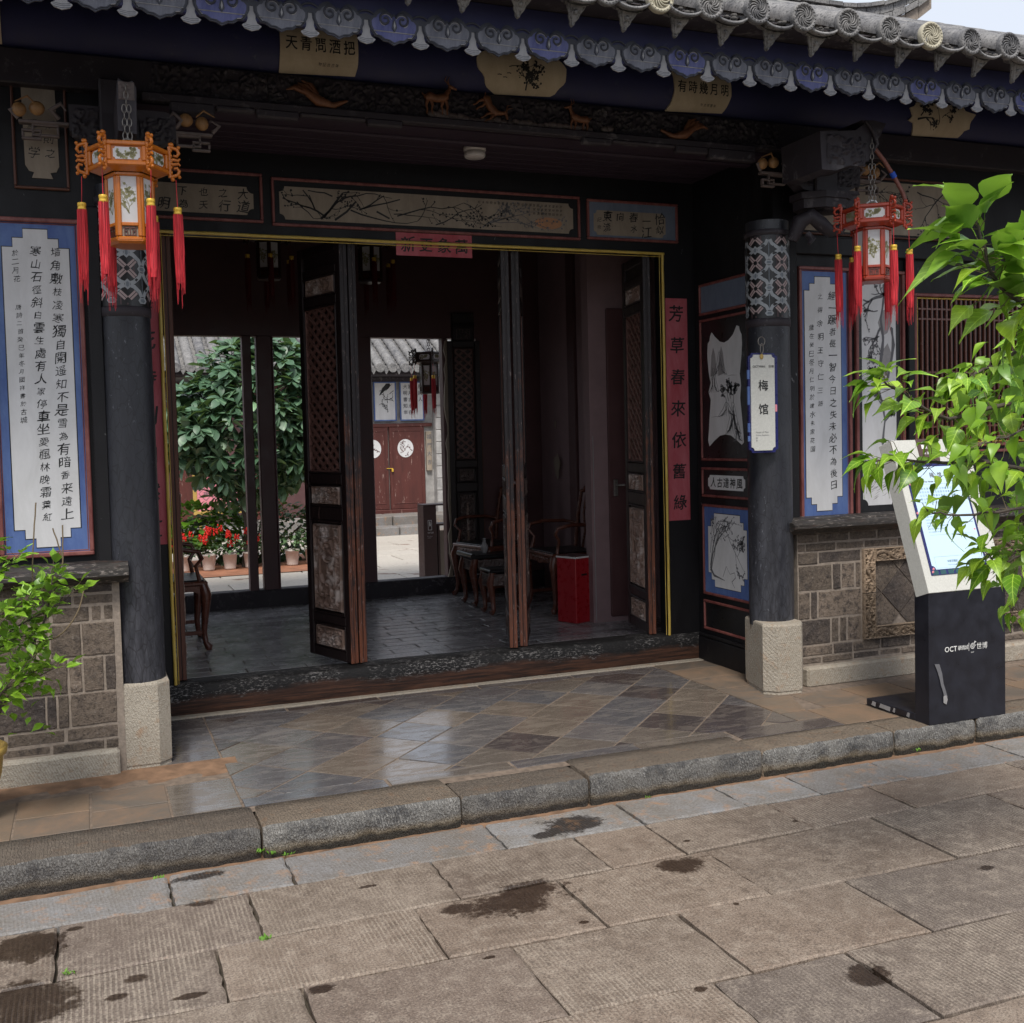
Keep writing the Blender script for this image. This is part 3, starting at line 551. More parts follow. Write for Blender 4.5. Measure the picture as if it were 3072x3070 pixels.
for x in range(8):
    for jy, (y0, y1) in enumerate(((4.348, 4.66), (4.66, 4.97))):
        a = 3.45+.33*x+(.12 if jy else 0)
        tile(rect(a, a+.33, y0, y1), 'clay_tile')
tile([(3.28, 4.66), (3.45, 4.66), (3.57, 4.97), (3.28, 4.97)], 'clay_tile'); tile(rect(3.28, 3.45, 4.505, 4.66), 'clay_tile')
for y0, y1 in ((4.97, 5.26), (5.26, 5.55), (5.55, 5.80), (5.80, 5.985)): tile(rect(3.28, 3.655, y0, y1), 'clay_tile')
m = MB(); m.box(.3, 3.66, 5.985, 6.06, -.03, .004, 0, .006); m.build('stone_sill_strip', 'granite', porch)

# ================================================================ GATE BUILDING
Y0 = 6.07
gate = thing('gatehouse_front', 'black lacquered timber doorway wall with gilded door surround under the porch', 'doorway', (2, 6.1, 0))
m = MB()
m.box(.2, .412, Y0, 6.17, 0, 3.15); m.box(3.44, 3.72, Y0, 6.17, 0, 3.15); m.box(.412, 3.44, Y0, 6.17, 2.585, 3.15)
m.box(3.43, 3.70, 6.05, 6.07, 0, .16, 0, .004)
m.build('wall_board', 'lacquer', gate)
def thr():
    m = MB(); n = 60; P = []; prof = [(6.20, 0), (6.20, .168), (6.15, .171), (6.06, .168), (6.043, .155), (6.04, .10), (6.038, .05), (6.045, .005)]
    for i in range(n+1):
        x = .30+3.36*i/n; c = mnoise.noise(Vector((x*5, 3, 0)))*.005
        for j, (y, z) in enumerate(prof): P.append((x, y+(c+jit(.001))*(j > 2), z+(c*.8)*(1 < j < 5)))
    q = len(prof); m.add(P, [(i*q+j, i*q+j+1, (i+1)*q+j+1, (i+1)*q+j) for i in range(n) for j in range(q-1)], 0, True); m.add(P[:q], [tuple(range(q))]); m.add(P[-q:], [tuple(range(q))[::-1]])
    return m.build('threshold', 'threshold', gate)
thr()
fd = FR(Y0)
m = MB(); n = 24
for (a, b) in (((.412, .17), (.408, 2.585)), ((3.44, .17), (3.435, 2.585)), ((.40, 2.585), (3.445, 2.585))):
    pts = [fd(a[0]+(b[0]-a[0])*i/n+jit(.0012), a[1]+(b[1]-a[1])*i/n+jit(.0012), .012) for i in range(n+1)]; m.tube(pts, .0095, 6)
    pts = [fd(a[0]+(b[0]-a[0])*i/n+(.018 if a[0] < 1 and b[0] < 1 else (-.018 if b[0]-a[0] < .1 else 0)), a[1]+(b[1]-a[1])*i/n-(.018 if b[0]-a[0] > 1 else 0), .004) for i in range(n+1)]; m.tube(pts, .0022, 5)
m.build('gilded_bead', 'gold', gate)
# panels over the door
def board(name, label, cat, x0, x1, z0, z1, y, field, trim=.016, fieldmat='lacquer', grp=None, wf=.004):
    t = thing(name, label, cat, ((x0+x1)/2, y, z0), grp); f = FR(y); m = MB(); frame_trim(m, x0, x1, z0, z1, trim, f, -.004, .016); m.build('frame', 'red_trim', t)
    m = MB(); m.box(x0+trim, x1-trim, z0+trim, z1-trim, -.004, wf, 0, 0, f); m.build('field', fieldmat, t); field(t, f); return t
IN = (.30, 3.40)
def fld_l(t, f):
    m = MB(); m.prism(notched(.30, .915, 2.695, 2.845, .035), f, .004, .007); m.build('painted_ground', 'tan_plaster', t)
    m = MB()
    for i, s in enumerate(('大道', '之行', '也天', '下為', '公明')): column_text(m, s, .86-.105*i, 2.84, .068, .058, f, .0078, 1, 0)
    m.build('inscription', 'ink', t)
board('calligraphy_board', 'board with cursive writing above the door, partly behind the left lantern', 'painted board', .28, .965, 2.655, 2.922, Y0, fld_l)
def fld_c(t, f):
    x0, x1, z0, z1 = 1.055, 2.825, 2.682, 2.862; pl = notched(x0, x1, z0, z1, .03); m = MB(); m.prism(pl, f, .004, .007)
    m.build('painted_ground', 'tan_plaster', t)
    cf = lambda u, v: x0+.012 < u < x1-.012 and z0+.008 < v < z1-.008
    m = MB(); g = MB()
    for (u, v, a, l, w) in ((1.28, z0+.012, .55, .40, .013), (1.36, z0+.010, .45, .5, .012), (1.30, z0+.03, 2.3, .26, .011), (1.25, z0+.06, 1.9, .25, .009), (1.50, z0+.075, .0, .5, .009), (1.45, z0+.07, -.25, .4, .009),
                             (1.60, z0+.07, -.15, .5, .010), (1.72, z0+.05, .15, .42, .008), (1.95, z0+.012, .3, .32, .007), (1.40, z0+.13, .1, .30, .008), (1.15, z0+.10, -.5, .25, .006), (1.35, z0+.14, 2.9, .28, .008), (1.22, z0+.14, -.9, .16, .006), (1.52, z0+.08, .5, .3, .008), (1.7, z0+.06, .4, .25, .006), (1.3, z0+.02, .9, .2, .009)):
        branch(m, u, v, a, l, w, f, .0076, 2, 0, cf, .65)
    for (u, v, a, l, w) in ((2.24, z0+.012, .9, .22, .007), (2.26, z0+.03, .35, .35, .006), (2.20, z0+.08, 2.2, .25, .004), (2.3, z0+.05, .1, .3, .004), (2.28, z0+.06, .8, .2, .004)): branch(g, u, v, a, l, w, f, .0074, 2, 0, cf, .9)
    m.build('plum_branches', 'ink', t); g.build('distant_branches', 'ink_gray', t)
    m = MB(); m.prism([(2.66+.09*math.cos(a/20*PI*2), z0+.055+.035*math.sin(a/20*PI*2)) for a in range(20)], f, .0071, .0073, 0, False); m.build('painted_sun', 'sun_orange', t)
    m = MB()
    for i in range(22):
        for j in range(1 if i < 14 else 3): glyph(m, R.choice('竹影詞賦讀清泉堂詔物松聽'), 2.22+.025*i, z1-.022-.024*j, .017, f, .0078, 0, 1, 0)
    m.build('inscription', 'ink', t)
board('plum_blossom_board', 'longest board above the door, painted with dark plum branches on tan ground', 'painted board', 1.012, 2.872, 2.645, 2.908, Y0, fld_c)
def fld_r(t, f):
    m = MB(); m.prism(notched(2.965, 3.465, 2.685, 2.835, .022), f, .004, .007); m.build('painted_ground', 'tan_plaster', t); m = MB()
    for i, s in enumerate(('恰似', '一江', '春水', '向', '東流')): column_text(m, s, 3.42-.092*i, 2.835-(.02 if i == 1 else 0), .068, .062, f, .0078, 1, 0)
    column_text(m, '記物', 3.0, 2.80, .045, .028, f, .0078, 1, 0); m.build('inscription', 'ink', t)
board('calligraphy_board', 'short board with five columns of cursive writing, above the right end of the door', 'painted board', 2.918, 3.552, 2.655, 2.900, Y0, fld_r, fieldmat='blue_gray')
# red papers
def paper(label, x0, x1, z0, z1, chars, sz, vert, wob=.002):
    t = thing('couplet_paper', label, 'paper couplet', ((x0+x1)/2, Y0, z0), 'red spring festival papers on the doorway'); f = F2((0, Y0-.0016, 0), (1, 0, 0), (0, 0, 1), (0, -1, 0)); m = MB()
    m.box(x0, x1, z0, z1, 0, .0012, 0, 0, f); m.build('paper', 'red_paper', t); m = MB()
    if vert:
        for ch, z in chars: glyph(m, ch, (x0+x1)/2+jit(.004), z, sz, f, .0018, 0, .5, 1)
    else:
        for ch, x in chars: glyph(m, ch, x, (z0+z1)/2, sz, f, .0018, 0, .5, 1)
    m.build('writing', 'ink', t); return t
paper('red couplet strip reading 芳草春來依舊綠, right of the door', 3.455, 3.612, .90, 2.31, [(c, 2.215-.2*i) for i, c in enumerate('芳草春來依舊綠')], .105, True)
paper('red couplet strip left of the door, mostly hidden behind the left column', .250, .402, .93, 2.31, [(c, 2.215-.2*i) for i, c in enumerate('梅花時到自然紅')], .105, True)
paper('small red sheet reading 新更象萬, pasted on the lintel above the door', 1.71, 2.17, 2.512, 2.642, [(c, 1.78+.108*i) for i, c in enumerate('新更象萬')], .088, False)
# ---------------------------------------------------------------- folding leaves
def leaf(label, near, d, n, thick=.046, wid=.475, z0=.178, z1=2.60, side=1, edge='worn_edge'):
    """near: (x,y) of the street side edge corner, d: direction of the leaf's width into the room, n: the side its carved face looks to"""
    t = thing('door_leaf', label, 'door leaf', (near[0], near[1], z0), 'folding lattice door leaves of the front doorway'); d = Vector((*d, 0)).normalized(); n = Vector((*n, 0)); n = (n - d*n.dot(d)).normalized()
    f = F2((near[0], near[1], 0), d, (0, 0, 1), n)
    m = MB(); m.box(0, .052, z0, z1, -thick, 0, 0, .004, f); m.box(wid-.052, wid, z0, z1, -thick, 0, 0, .004, f)
    for a, b in ((z0+.0, z0+.06), (.385, .44), (.995, 1.075), (1.205, 1.27), (2.245, 2.30), (2.42, 2.47), (2.54, z1)): m.box(.052, wid-.052, a, b, -thick+.002, -.002, 0, .005, f)
    m.build('leaf_frame', 'leaf_paint', t)
    m = MB(); m.box(-.004, .006, z0-.001, z1, -thick-.001, -thick*.55, 0, .002, f); m.box(-.004, .006, z0-.001, z1, -thick*.45, .001, 0, .002, f); m.build('worn_stile_edge', edge, t)
    m = MB()
    for a, b in ((z0+.06, .385), (.44, .995), (1.075, 1.205), (1.27, 2.245), (2.30, 2.42), (2.47, 2.54)): m.box(.052, wid-.052, a, b, -thick+.004, -.016 if a < 1.2 or a > 2.2 else -.036, 0, 0, f)
    m.build('backing_panel', 'leaf_paint', t)
    for a, b in ((z0+.062, .383), (.442, .993), (1.077, 1.203), (2.302, 2.418), (1.272, 2.243)):
        m = MB(); frame_trim(m, .056, wid-.056, a, b, .010, f, -.02, .003); m.build('raised_moulding', 'leaf_paint', t)
    for k, (a, b, dp) in enumerate(((.245, .365, .020), (.462, .972, .022), (1.09, 1.195, .022), (2.312, 2.408, .018))):
        m = MB(); w0 = -.012
        if b-a > .3:
            relief(m, .085, wid-.085, a, b, f, dp, 11+k, False, 0, .0034, w0, .05)
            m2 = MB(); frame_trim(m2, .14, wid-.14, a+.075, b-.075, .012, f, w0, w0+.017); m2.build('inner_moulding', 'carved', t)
        else: relief(m, .085, wid-.085, a, b, f, dp, 11+k, False, 0, .0034, w0, .10)
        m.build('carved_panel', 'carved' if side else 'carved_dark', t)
    # lattice of crossing wavy bars with a pane of dark wood cells behind
    m = MB(); a, b = 1.285, 2.235; x0, x1 = .066, wid-.066; st = .066
    frame_trim(m, x0-.012, x1+.012, a-.012, b+.012, .016, f, -.030, -.006)
    k = -20
    for sgn in (1, -1):
        for i in range(-12, 32):
            p = []; 
            for q in range(0, 41):
                u = x0 + (x1-x0)*q/40; v = a + i*st + sgn*(u-x0)*.80
                if sgn < 0: v += 0
                if a <= v <= b: p.append((u, v))
            if len(p) > 1:
                A, B = p[0], p[-1]; du, dv = B[0]-A[0], B[1]-A[1]; l = math.hypot(du, dv)
                if l > .02:
                    ux, uy = du/l, dv/l; w = .0085; zo = -.010 if sgn > 0 else -.017
                    q4 = [(A[0]-uy*w, A[1]+ux*w), (A[0]+uy*w, A[1]-ux*w), (B[0]+uy*w, B[1]-ux*w), (B[0]-uy*w, B[1]+ux*w)]; m.prism(q4, f, zo-.012, zo, 0, True, True)
    m.build('lattice', 'lattice', t)
    return t
leaf('door leaf folded back beside the left jamb, its worn brown edge facing out', (.475, 6.12), (.07, 1), (1, 0), edge='worn_brown')
leaf('open door leaf left of centre, its carved panels and lattice facing the left lantern', (1.385, 6.105), (-.34, 1), (-1, -.3))
leaf('door leaf folded behind the left carved one, only its worn edge showing on the right', (1.438, 6.115), (-.34, 1), (-1, -.3), side=0)
leaf('left one of the two edge-on door leaves in the middle of the doorway', (2.366, 6.115), (.33, 1), (-1, .3), side=0)
leaf('right one of the two edge-on door leaves in the middle of the doorway', (2.481, 6.115), (.46, 1), (1, -.4), side=0)
leaf('rightmost door leaf, swung inward beside the yellow right jamb', (3.318, 6.105), (.20, 1), (-1, .2))

# ---------------------------------------------------------------- porch side walls
sw = thing('porch_side_wall', 'black panelled side wall of the porch between doorway and right column', 'panelled wall', (3.66, 5.6, 0))
XS = 3.66; fs_ = F2((XS, 0, 0), (0, -1, 0), (0, 0, 1), (-1, 0, 0))     # u = -Y
m = MB(); m.box(XS, XS+.05, 5.2, 6.05, 0, 3.15); m.build('wall_board', 'lacquer', sw)
m = MB(); m.box(XS-.018, XS, 5.3, 6.045, .0, .15, 0, .005); m.box(XS-.018, XS, 5.3, 6.045, .155, .175, 0, .004); m.build('skirting', 'lacquer', sw)
def sidepanel(z0, z1, fieldmat, fn=None, nm='wall_panel', label=None):
    m = MB(); frame_trim(m, -5.985, -5.44, z0, z1, .016, fs_, 0, .014); o = m.build(nm, 'red_trim', sw)
    if label: o['label'] = label
    m = MB(); m.box(-5.969, -5.456, z0+.016, z1-.016, 0, .004, 0, 0, fs_); m.build('field', fieldmat, o)
    if fn: fn(o)
sidepanel(2.19, 2.385, 'blue_gray')
def land(o):
    a, b = -5.915, -5.505; z0, z1 = 1.37, 2.09; W_ = b-a; H = z1-z0
    left = [(0, 0), (.0, .05), (-.02, .0)]
    pl = [(.05, 0), (.20, .05), (.35, .09), (.5, .10), (.65, .09), (.8, .05), (.93, .01), (.98, .03), (.97, .12), (.94, .25), (.90, .40), (.93, .50), (.90, .60), (.95, .75), (.97, .85), (.96, .92), (.92, .95), (.90, .99), (.84, 1.0), (.74, .93), (.62, .89), (.5, .875), (.38, .89), (.24, .94), (.16, .98), (.12, .95), (.10, .91), (.05, .89), (.03, .80), (.06, .65), (.11, .55), (.05, .47), (.11, .40), (.07, .25), (.04, .12), (.02, .05)]
    P = [(a+x*W_, z0+y*H) for x, y in pl]; m = MB(); m.prism(P, fs_, .004, .006); m.build('painted_ground', 'plaster', o)
    m = MB(); g = MB()
    def mount(mm, cx, cz, w, h, n, dark=.004):
        for i in range(n):
            t = i/(n-1)-.5; x = cx+t*w; top = cz+h*(1-abs(t)*1.7+jit(.08)); pts = [(cx+t*w*.25+jit(.004), top)]
            for q in range(5): pts.append((pts[0][0]+(x-pts[0][0])*(q+1)/5+jit(.006), top-(top-cz)*(q+1)/5))
            mm.strip(pts, [dark*.5, dark, dark*1.6, dark, dark*.7, .001], fs_, .0066)
        mm.strip([(cx-w*.5, cz), (cx-w*.2, cz+h*.55), (cx-.01, cz+h*.98), (cx+.015, cz+h*.9), (cx+w*.25, cz+h*.45), (cx+w*.5, cz)], [.002, .004, .004, .003, .003, .002], fs_, .0068)
    gx = a+W_*.35
    for c_, w_, h_ in ((.20, .10, .14), (.42, .09, .13)): g.prism([(a+W_*(c_-.09), z0+H*.60), (a+W_*(c_-.05), z0+H*.78), (a+W_*c_, z0+H*.85), (a+W_*(c_+.05), z0+H*.79), (a+W_*(c_+.10), z0+H*.62)], fs_, .0061, .0062, 0, False)
    mount(m, a+W_*.38, z0+H*.60, .16, .15, 11); mount(m, a+W_*.20, z0+H*.46, .12, .16, 10); mount(m, a+W_*.72, z0+H*.10, .17, .20, 14, .006); mount(m, a+W_*.55, z0+H*.25, .20, .09, 11, .004); mount(m, a+W_*.83, z0+H*.04, .10, .11, 9, .006)
    for (u, v) in ((.60, .38), (.66, .40), (.55, .37), (.73, .36)): branch(m, a+W_*u, z0+H*v, PI/2, .075, .005, fs_, .0068, 2, 0, None, .9)
    for v, u0, u1 in ((.59, .55, .82), (.52, .5, .75), (.47, .25, .55), (.445, .45, .62), (.25, .12, .4), (.56, .5, .65)): g.strip([(a+W_*u0, z0+H*v), (a+W_*(u0+u1)/2, z0+H*v+.004), (a+W_*u1, z0+H*v)], [.001, .0035, .001], fs_, .0065)
    m.build('landscape_painting', 'ink_gray', o); g.build('pale_wash', 'ink_pale', o)
sidepanel(1.28, 2.165, 'black', land, 'wall_panel', 'tall panel with an ink landscape on a scroll shaped white ground')
def txt5(o):
    m = MB(); m.prism(notched(-5.915, -5.505, 1.10, 1.19, .02), fs_, .004, .006); m.build('painted_ground', 'plaster', o); m = MB()
    for i, ch in enumerate('人古達神風'): glyph(m, ch, -5.855+.073*i, 1.145, .064, fs_, .0068, 0, .6, 1)
    m.build('inscription', 'ink', o)
sidepanel(1.05, 1.238, 'black', txt5, 'wall_panel', 'low panel reading 人古達神風')
def plum(o):
    P = stepped(-5.925, -5.495, .49, .95, .036, .042, 2); m = MB(); m.prism(scaled(P, .004), fs_, .004, .0045); m.build('outline', 'black', o)
    m = MB(); m.prism(P, fs_, .0046, .006); m.build('painted_ground', 'plaster', o); cf = lambda u, v: -5.915 < u < -5.505 and .51 < v < .94
    m = MB(); g = MB()
    for (u, v, a, l, w) in ((-5.90, .60, 1.35, .30, .012), (-5.89, .60, 1.2, .32, .008), (-5.86, .80, .9, .14, .006), (-5.90, .70, 1.5, .2, .005)): branch(m, u, v, a, l, w, fs_, .0067, 2, 0, cf, .4, None, .25, .6)
    m.strip([(-5.90, .62), (-5.87, .74), (-5.82, .85), (-5.78, .89), (-5.73, .87), (-5.67, .78), (-5.60, .70), (-5.53, .62)], [.012, .008, .007, .006, .005, .004, .004, .002], fs_, .0067)
    m.strip([(-5.90, .60), (-5.86, .56), (-5.80, .55), (-5.74, .54)], [.02, .016, .008, .004], fs_, .0067)
    for P_ in ([(-5.76, .56), (-5.72, .63), (-5.68, .585), (-5.63, .60), (-5.62, .57), (-5.66, .54), (-5.63, .505)],): m.strip(P_, [.004, .005, .003, .005, .006, .007, .003], fs_, .0067)
    for (u, v, a) in ((-5.70, .82, -.6), (-5.66, .77, -.5), (-5.60, .70, .4), (-5.62, .73, -1.2)): branch(g, u, v, a, .12, .003, fs_, .0066, 2, 0, cf, .6)
    m.build('plum_painting', 'ink_gray', o); g.build('pale_twigs', 'ink_gray', o)
sidepanel(.43, 1.005, 'blue_paint', plum, 'wall_panel', 'blue panel with a plum tree on a white stepped ground')
sidepanel(.205, .395, 'black')
lw = thing('porch_side_wall', 'black panelled side wall of the porch behind the left column', 'panelled wall', (.2, 5.6, 0)); m = MB(); m.box(.15, .20, 5.2, 6.06, 0, 3.15); m.build('wall_board', 'lacquer', lw)

# ---------------------------------------------------------------- columns
def column(cx, cy, r, label, ztop=2.62, band=(2.08, 2.535), zb=.39):
    t = thing('column', label, 'column', (cx, cy, 0), 'round lacquered porch columns'); m = MB(); n = 30; prof = [(r*1.02, zb-.03), (r*1.03, zb+.1), (r*1.02, 1.0), (r, 1.6), (r*.98, 2.05), (r*.97, ztop)]; m.lathe(prof, (cx, cy, 0), 40)
    m.lathe([(0, ztop), (r*.97, ztop)], (cx, cy, 0), 40); m.build('shaft', 'column_paint', t)
    rr = r*.985; c2 = Cyl2((cx, cy), rr); C0 = 2*PI*rr
    m = MB(); prof = [(rr+.001, band[0]), (rr+.001, band[1])]; m.lathe(prof, (cx, cy, 0), 40); m.build('painted_band_ground', 'black', t)
    m = MB(); m.lathe([(rr, band[0]-.045), (rr+.004, band[0]-.043), (rr+.005, band[0]-.022), (rr+.004, band[0]-.003), (rr, band[0]-.001)], (cx, cy, 0), 40); m.lathe([(rr, band[1]+.001), (rr+.006, band[1]+.004), (rr+.006, band[1]+.03), (rr, band[1]+.033)], (cx, cy, 0), 40); m.build('band_border', 'beam_wood', t)
    A, B, Cc, D = MB(), MB(), MB(), MB(); cells = 5; cw = C0/cells; ch = .140; u0 = .012
    def sq(mm, P, w): mm.add([c2(u, min(band[1]-.002, max(band[0]+.002, v)), w) for u, v in P], [tuple(range(len(P)))])
    def line(mm, P, wd, w): mm.strip([(u, min(band[1]-.003, max(band[0]+.003, v))) for u, v in P], wd, c2, w)
    z = band[0]+.025
    for row in range(-1, 4):
        cz = z+row*ch
        if cz < band[0]-.08 or cz > band[1]+.06: continue
        for i in range(cells):
            cu = u0+i*cw; s = .043; vis = lambda v: band[0]-.01 < v < band[1]+.01
            if vis(cz) or vis(cz+.03) or vis(cz-.03):
                P = [(cu-.062, cz), (cu-.03, cz-.044), (cu, cz-.056), (cu+.03, cz-.044), (cu+.062, cz), (cu+.03, cz+.044), (cu, cz+.056), (cu-.03, cz+.044)]
                P = [(u_, min(max(v_, band[0]+.004), band[1]-.004)) for u_, v_ in P]; sq(Cc, P, .0012)
                for sx in (1, -1):
                    for sy in (1, -1):
                        for off in (-.0062, .0062):
                            a_, b_ = sx*.7071, sy*.7071; P = [(cu+a_*r0-b_*off, cz+b_*r0+a_*off) for r0 in (.010, .030, .052)]
                            if all(band[0] < p[1] < band[1] for p in P): line(A, P, .0092, .0026)
            # hexagon lozenges between crosses, vertical and horizontal
            for (hu, hv, w_, h_) in ((cu, cz+ch/2, .011, .024), (cu+cw/2, cz, .024, .013)):
                P = [(hu-w_, hv-h_*.55), (hu, hv-h_), (hu+w_, hv-h_*.55), (hu+w_, hv+h_*.55), (hu, hv+h_), (hu-w_, hv+h_*.55)] if h_ > w_ else [(hu-w_, hv), (hu-w_*.6, hv-h_), (hu+w_*.6, hv-h_), (hu+w_, hv), (hu+w_*.6, hv+h_), (hu-w_*.6, hv+h_)]
                if all(band[0] < p[1] < band[1] for p in P): sq(B, P, .0024); sq(D, [(hu+(p[0]-hu)*.55, hv+(p[1]-hv)*.55) for p in P], .0029)
            # curved ribbons joining lozenges
            for sx in (1, -1):
                for sy in (1, -1):
                    P = [(cu+sx*.012, cz+sy*(ch/2-.004)), (cu+sx*.028, cz+sy*(ch/2-.010)), (cu+sx*(cw/2-.016), cz+sy*(ch/2-.032)), (cu+sx*(cw/2-.006), cz+sy*.016)]
                    if all(band[0] < p[1] < band[1] for p in P): line(B, P, .018, .0019)
                    P = [(cu+sx*.014, cz+sy*ch/2), (cu+sx*cw/2, cz+sy*ch/2)]
                    if band[0] < P[0][1] < band[1]: line(D, P, .004, .0014)
            P = [(cu+cw/2, cz+.016), (cu+cw/2, cz+ch-.016)]
            if band[0] < P[0][1] and P[1][1] < band[1]: line(D, P, .004, .0014)
    A.build('painted_crosses', 'band_pink', t); B.build('painted_ribbons', 'band_white', t); Cc.build('painted_wedges', 'band_purple', t); D.build('painted_centres', 'band_gray', t)
    # octagonal stone base
    def stonebase(x0, x1, y0, y1, c, z):
        P = [(x0+c, y0), (x1-c, y0), (x1, y0+c), (x1, y1), (x0, y1), (x0, y0+c)] if cx < 1 else [(3.505, 4.985), (3.655, 4.975), (3.705, 5.035), (3.74, 5.33), (3.525, 5.33), (3.452, 5.05)]; m = MB(); L = []
        for zz, e in ((-.02, .0), (.012, -.004), (.02, 0), (z*.5, .001), (z-.012, 0), (z, -.006)): L.append([(px+(-e if px < cx else e), py+(-e if py < cy else e), zz) for px, py in P])
        vs = [v for l in L for v in l]; n = 6; m.add(vs, [(i*n+j, i*n+(j+1) % n, (i+1)*n+(j+1) % n, (i+1)*n+j) for i in range(5) for j in range(n)]); m.add(L[-1], [tuple(range(n))]); return m
    global _sb
    stonebase(cx-(.135 if cx < 1 else .165), cx+(.125 if cx < 1 else .145), cy-(.12 if cx < 1 else .20), cy+.16, .055, zb).build('stone_base', 'granite', t); return t
column(.200, 5.25, .112, 'left column, black with a painted lattice band behind the left lantern')
column(3.615, 5.195, .122, 'right column, black with a painted lattice band and a hanging name plate')
# ---------------------------------------------------------------- dado walls and painted wall panels
ZC = [.114, .159, .224, .374, .533, .686, .761, .810, .868]
def dado(label, x0, x1, courses, name='brick_wall'):
    t = thing(name, label, 'wall', ((x0+x1)/2, 5.15, 0)); m = MB(); m.box(x0, x1, 5.127, 5.30, 0, .87); m.build('mortar_core', 'mortar', t)
    f = FR(5.13)
    for a, b, c, d, mt in courses:
        m = MB(); q = MB(); n = 6; e = .005; pts = []
        for i in range(n): pts.append((a+(b-a)*i/n, c+jit(e*.4)))
        for i in range(3): pts.append((b+jit(e*.4), c+(d-c)*i/3))
        for i in range(n): pts.append((b-(b-a)*i/n, d+jit(e*.4)))
        for i in range(3): pts.append((a+jit(e*.4), d-(d-c)*i/3))
        cx, cz = (a+b)/2, (c+d)/2; w = .007+jit(.003); N = len(pts)
        ins = lambda p, k: (p[0]+(cx-p[0])*k/(b-a)*2, p[1]+(cz-p[1])*k/(d-c)*2)
        vs = [f(*ins(p, .006), w) for p in pts]+[f(*ins(p, .0015), w-.006) for p in pts]+[f(*p, -.004) for p in pts]
        m.add(vs, [tuple(range(N))]+[(i, N+i, N+(i+1) % N, (i+1) % N) for i in range(N)]+[(N+i, 2*N+i, 2*N+(i+1) % N, N+(i+1) % N) for i in range(N)]); m.build('brick', mt, t)
    return t
def run(x0, x1, z0, z1, ws, g=.006, st=0):
    out = []; x = x0; i = st
    while x < x1-.02:
        w = ws[i % len(ws)]; b = min(x+w, x1)
        if x1-b < .04: b = x1
        out.append((x+g/2, b-g/2, z0+g/2, z1-g/2, 'brick')); x = b; i += 1
    return out
C = []
for k, ws in enumerate(([.22, .14, .2], [.24, .19, .16], [.26, .045, .05, .22], [.30, .06, .09], [.13, .24, .05], [.16, .05, .24], [.21, .2], [.19, .22])):
    C += run(-1.3, .10, ZC[k], ZC[k+1], ws, .005, k)
lwall = dado('low wall of old grey bricks left of the left column, half behind the leafy bush', -1.3, .125, C)
m = MB(); m.box(-1.3, .098, 5.085, 5.14, -.01, .112, 0, .012); m.build('plinth_stone', 'granite', lwall)
C = []
A = [([.20, .14, .155], 0), ([.155, .2], 0), ([.28, .055, .06, .1], 0), ([.055, .04, .26], 0), ([.255, .045, .09], 0), ([.155, .2], 0), ([.085, .27], 0), ([.16, .19], 0)]
X0 = 3.745
C += run(X0, 6.6, ZC[0], ZC[1], [.16, .22, .19], .007); C += run(X0, 6.6, ZC[1], ZC[2], [.24, .14, .2, .22], .007)
C += run(X0, 4.19, ZC[2], ZC[3], [.225, .06, .055, .1], .005); C += run(X0, 4.19, ZC[3], ZC[4], [.085, .05, .30], .005); C += run(X0, 4.19, ZC[4], ZC[5], [.24, .06, .1], .005); C += run(X0, 4.19, ZC[5], ZC[6], [.14, .3], .006)
C += run(X0, 6.6, ZC[6], ZC[7], [.055, .21, .2, .19], .005); C += run(X0, 6.6, ZC[7], ZC[8], [.14, .22, .2, .21], .005); C += run(5.55, 6.6, ZC[2], ZC[4], [.25, .3], .005); C += run(5.55, 6.6, ZC[4], ZC[6], [.3, .2], .008)
rwall = dado('brick wall with a carved vine frame right of the right column, behind the notice stand', X0, 6.6, C)
m = MB(); m.box(3.77, 6.6, 5.075, 5.14, -.01, .105, 0, .012); m.build('plinth_stone', 'granite', rwall)
f = FR(5.112)
for a, b, c, d, vert in ((4.195, 4.272, .50, .757, 1), (4.195, 4.272, .228, .497, 1), (4.275, 4.46, .68, .757, 0), (4.463, 4.70, .68, .757, 0), (4.703, 4.95, .68, .757, 0), (4.953, 5.2, .68, .757, 0), (5.203, 5.46, .68, .757, 0), (4.275, 4.44, .228, .30, 0), (4.443, 4.68, .228, .30, 0), (4.683, 4.95, .228, .30, 0), (4.953, 5.2, .228, .30, 0), (5.203, 5.46, .228, .30, 0), (5.463, 5.54, .50, .757, 1), (5.463, 5.54, .228, .497, 1)):
    m = MB(); relief(m, a, b, c, d, f, .018, int(a*77), True, 0, .0028, .0012, .10); m.box(a, b, c, d, -.02, 0, 0, 0, f); m.build('carved_brick', 'carved_brick', rwall)
for i in range(-2, 9):
    for j in range(-1, 3):
        if (i+j) % 2: continue
        cx, cz = 4.46+.13*i, .49+.13*j; P = clip([(cx, cz-.126), (cx+.126, cz), (cx, cz+.126), (cx-.126, cz)], 4.276, 5.459, .304, .676)
        if len(P) > 2: m = MB(); m.prism(P, FR(5.13), -.004, .010+jit(.003)); m.build('diamond_brick', 'brick', rwall)
def sill(t, x0, x1):
    m = MB(); prof = [(5.20, .868), (5.10, .868), (5.085, .885), (5.05, .893), (5.03, .905), (5.03, .925), (5.05, .937), (5.09, .94), (5.11, .955), (5.20, .96)]
    if x1 < 1: prof = [(y, z-.012) for y, z in prof]
    n = 24; P = [(x0+(x1-x0)*i/n, y+jit(.0012), z+jit(.0012)) for i in range(n+1) for y, z in prof]; q = len(prof); m.add(P, [(i*q+j, i*q+j+1, (i+1)*q+j+1, (i+1)*q+j) for i in range(n) for j in range(q-1)]); m.add(P[:q], [tuple(range(q))]); m.add(P[-q:], [tuple(range(q))]); return m.build('moulded_sill', 'sill', t)
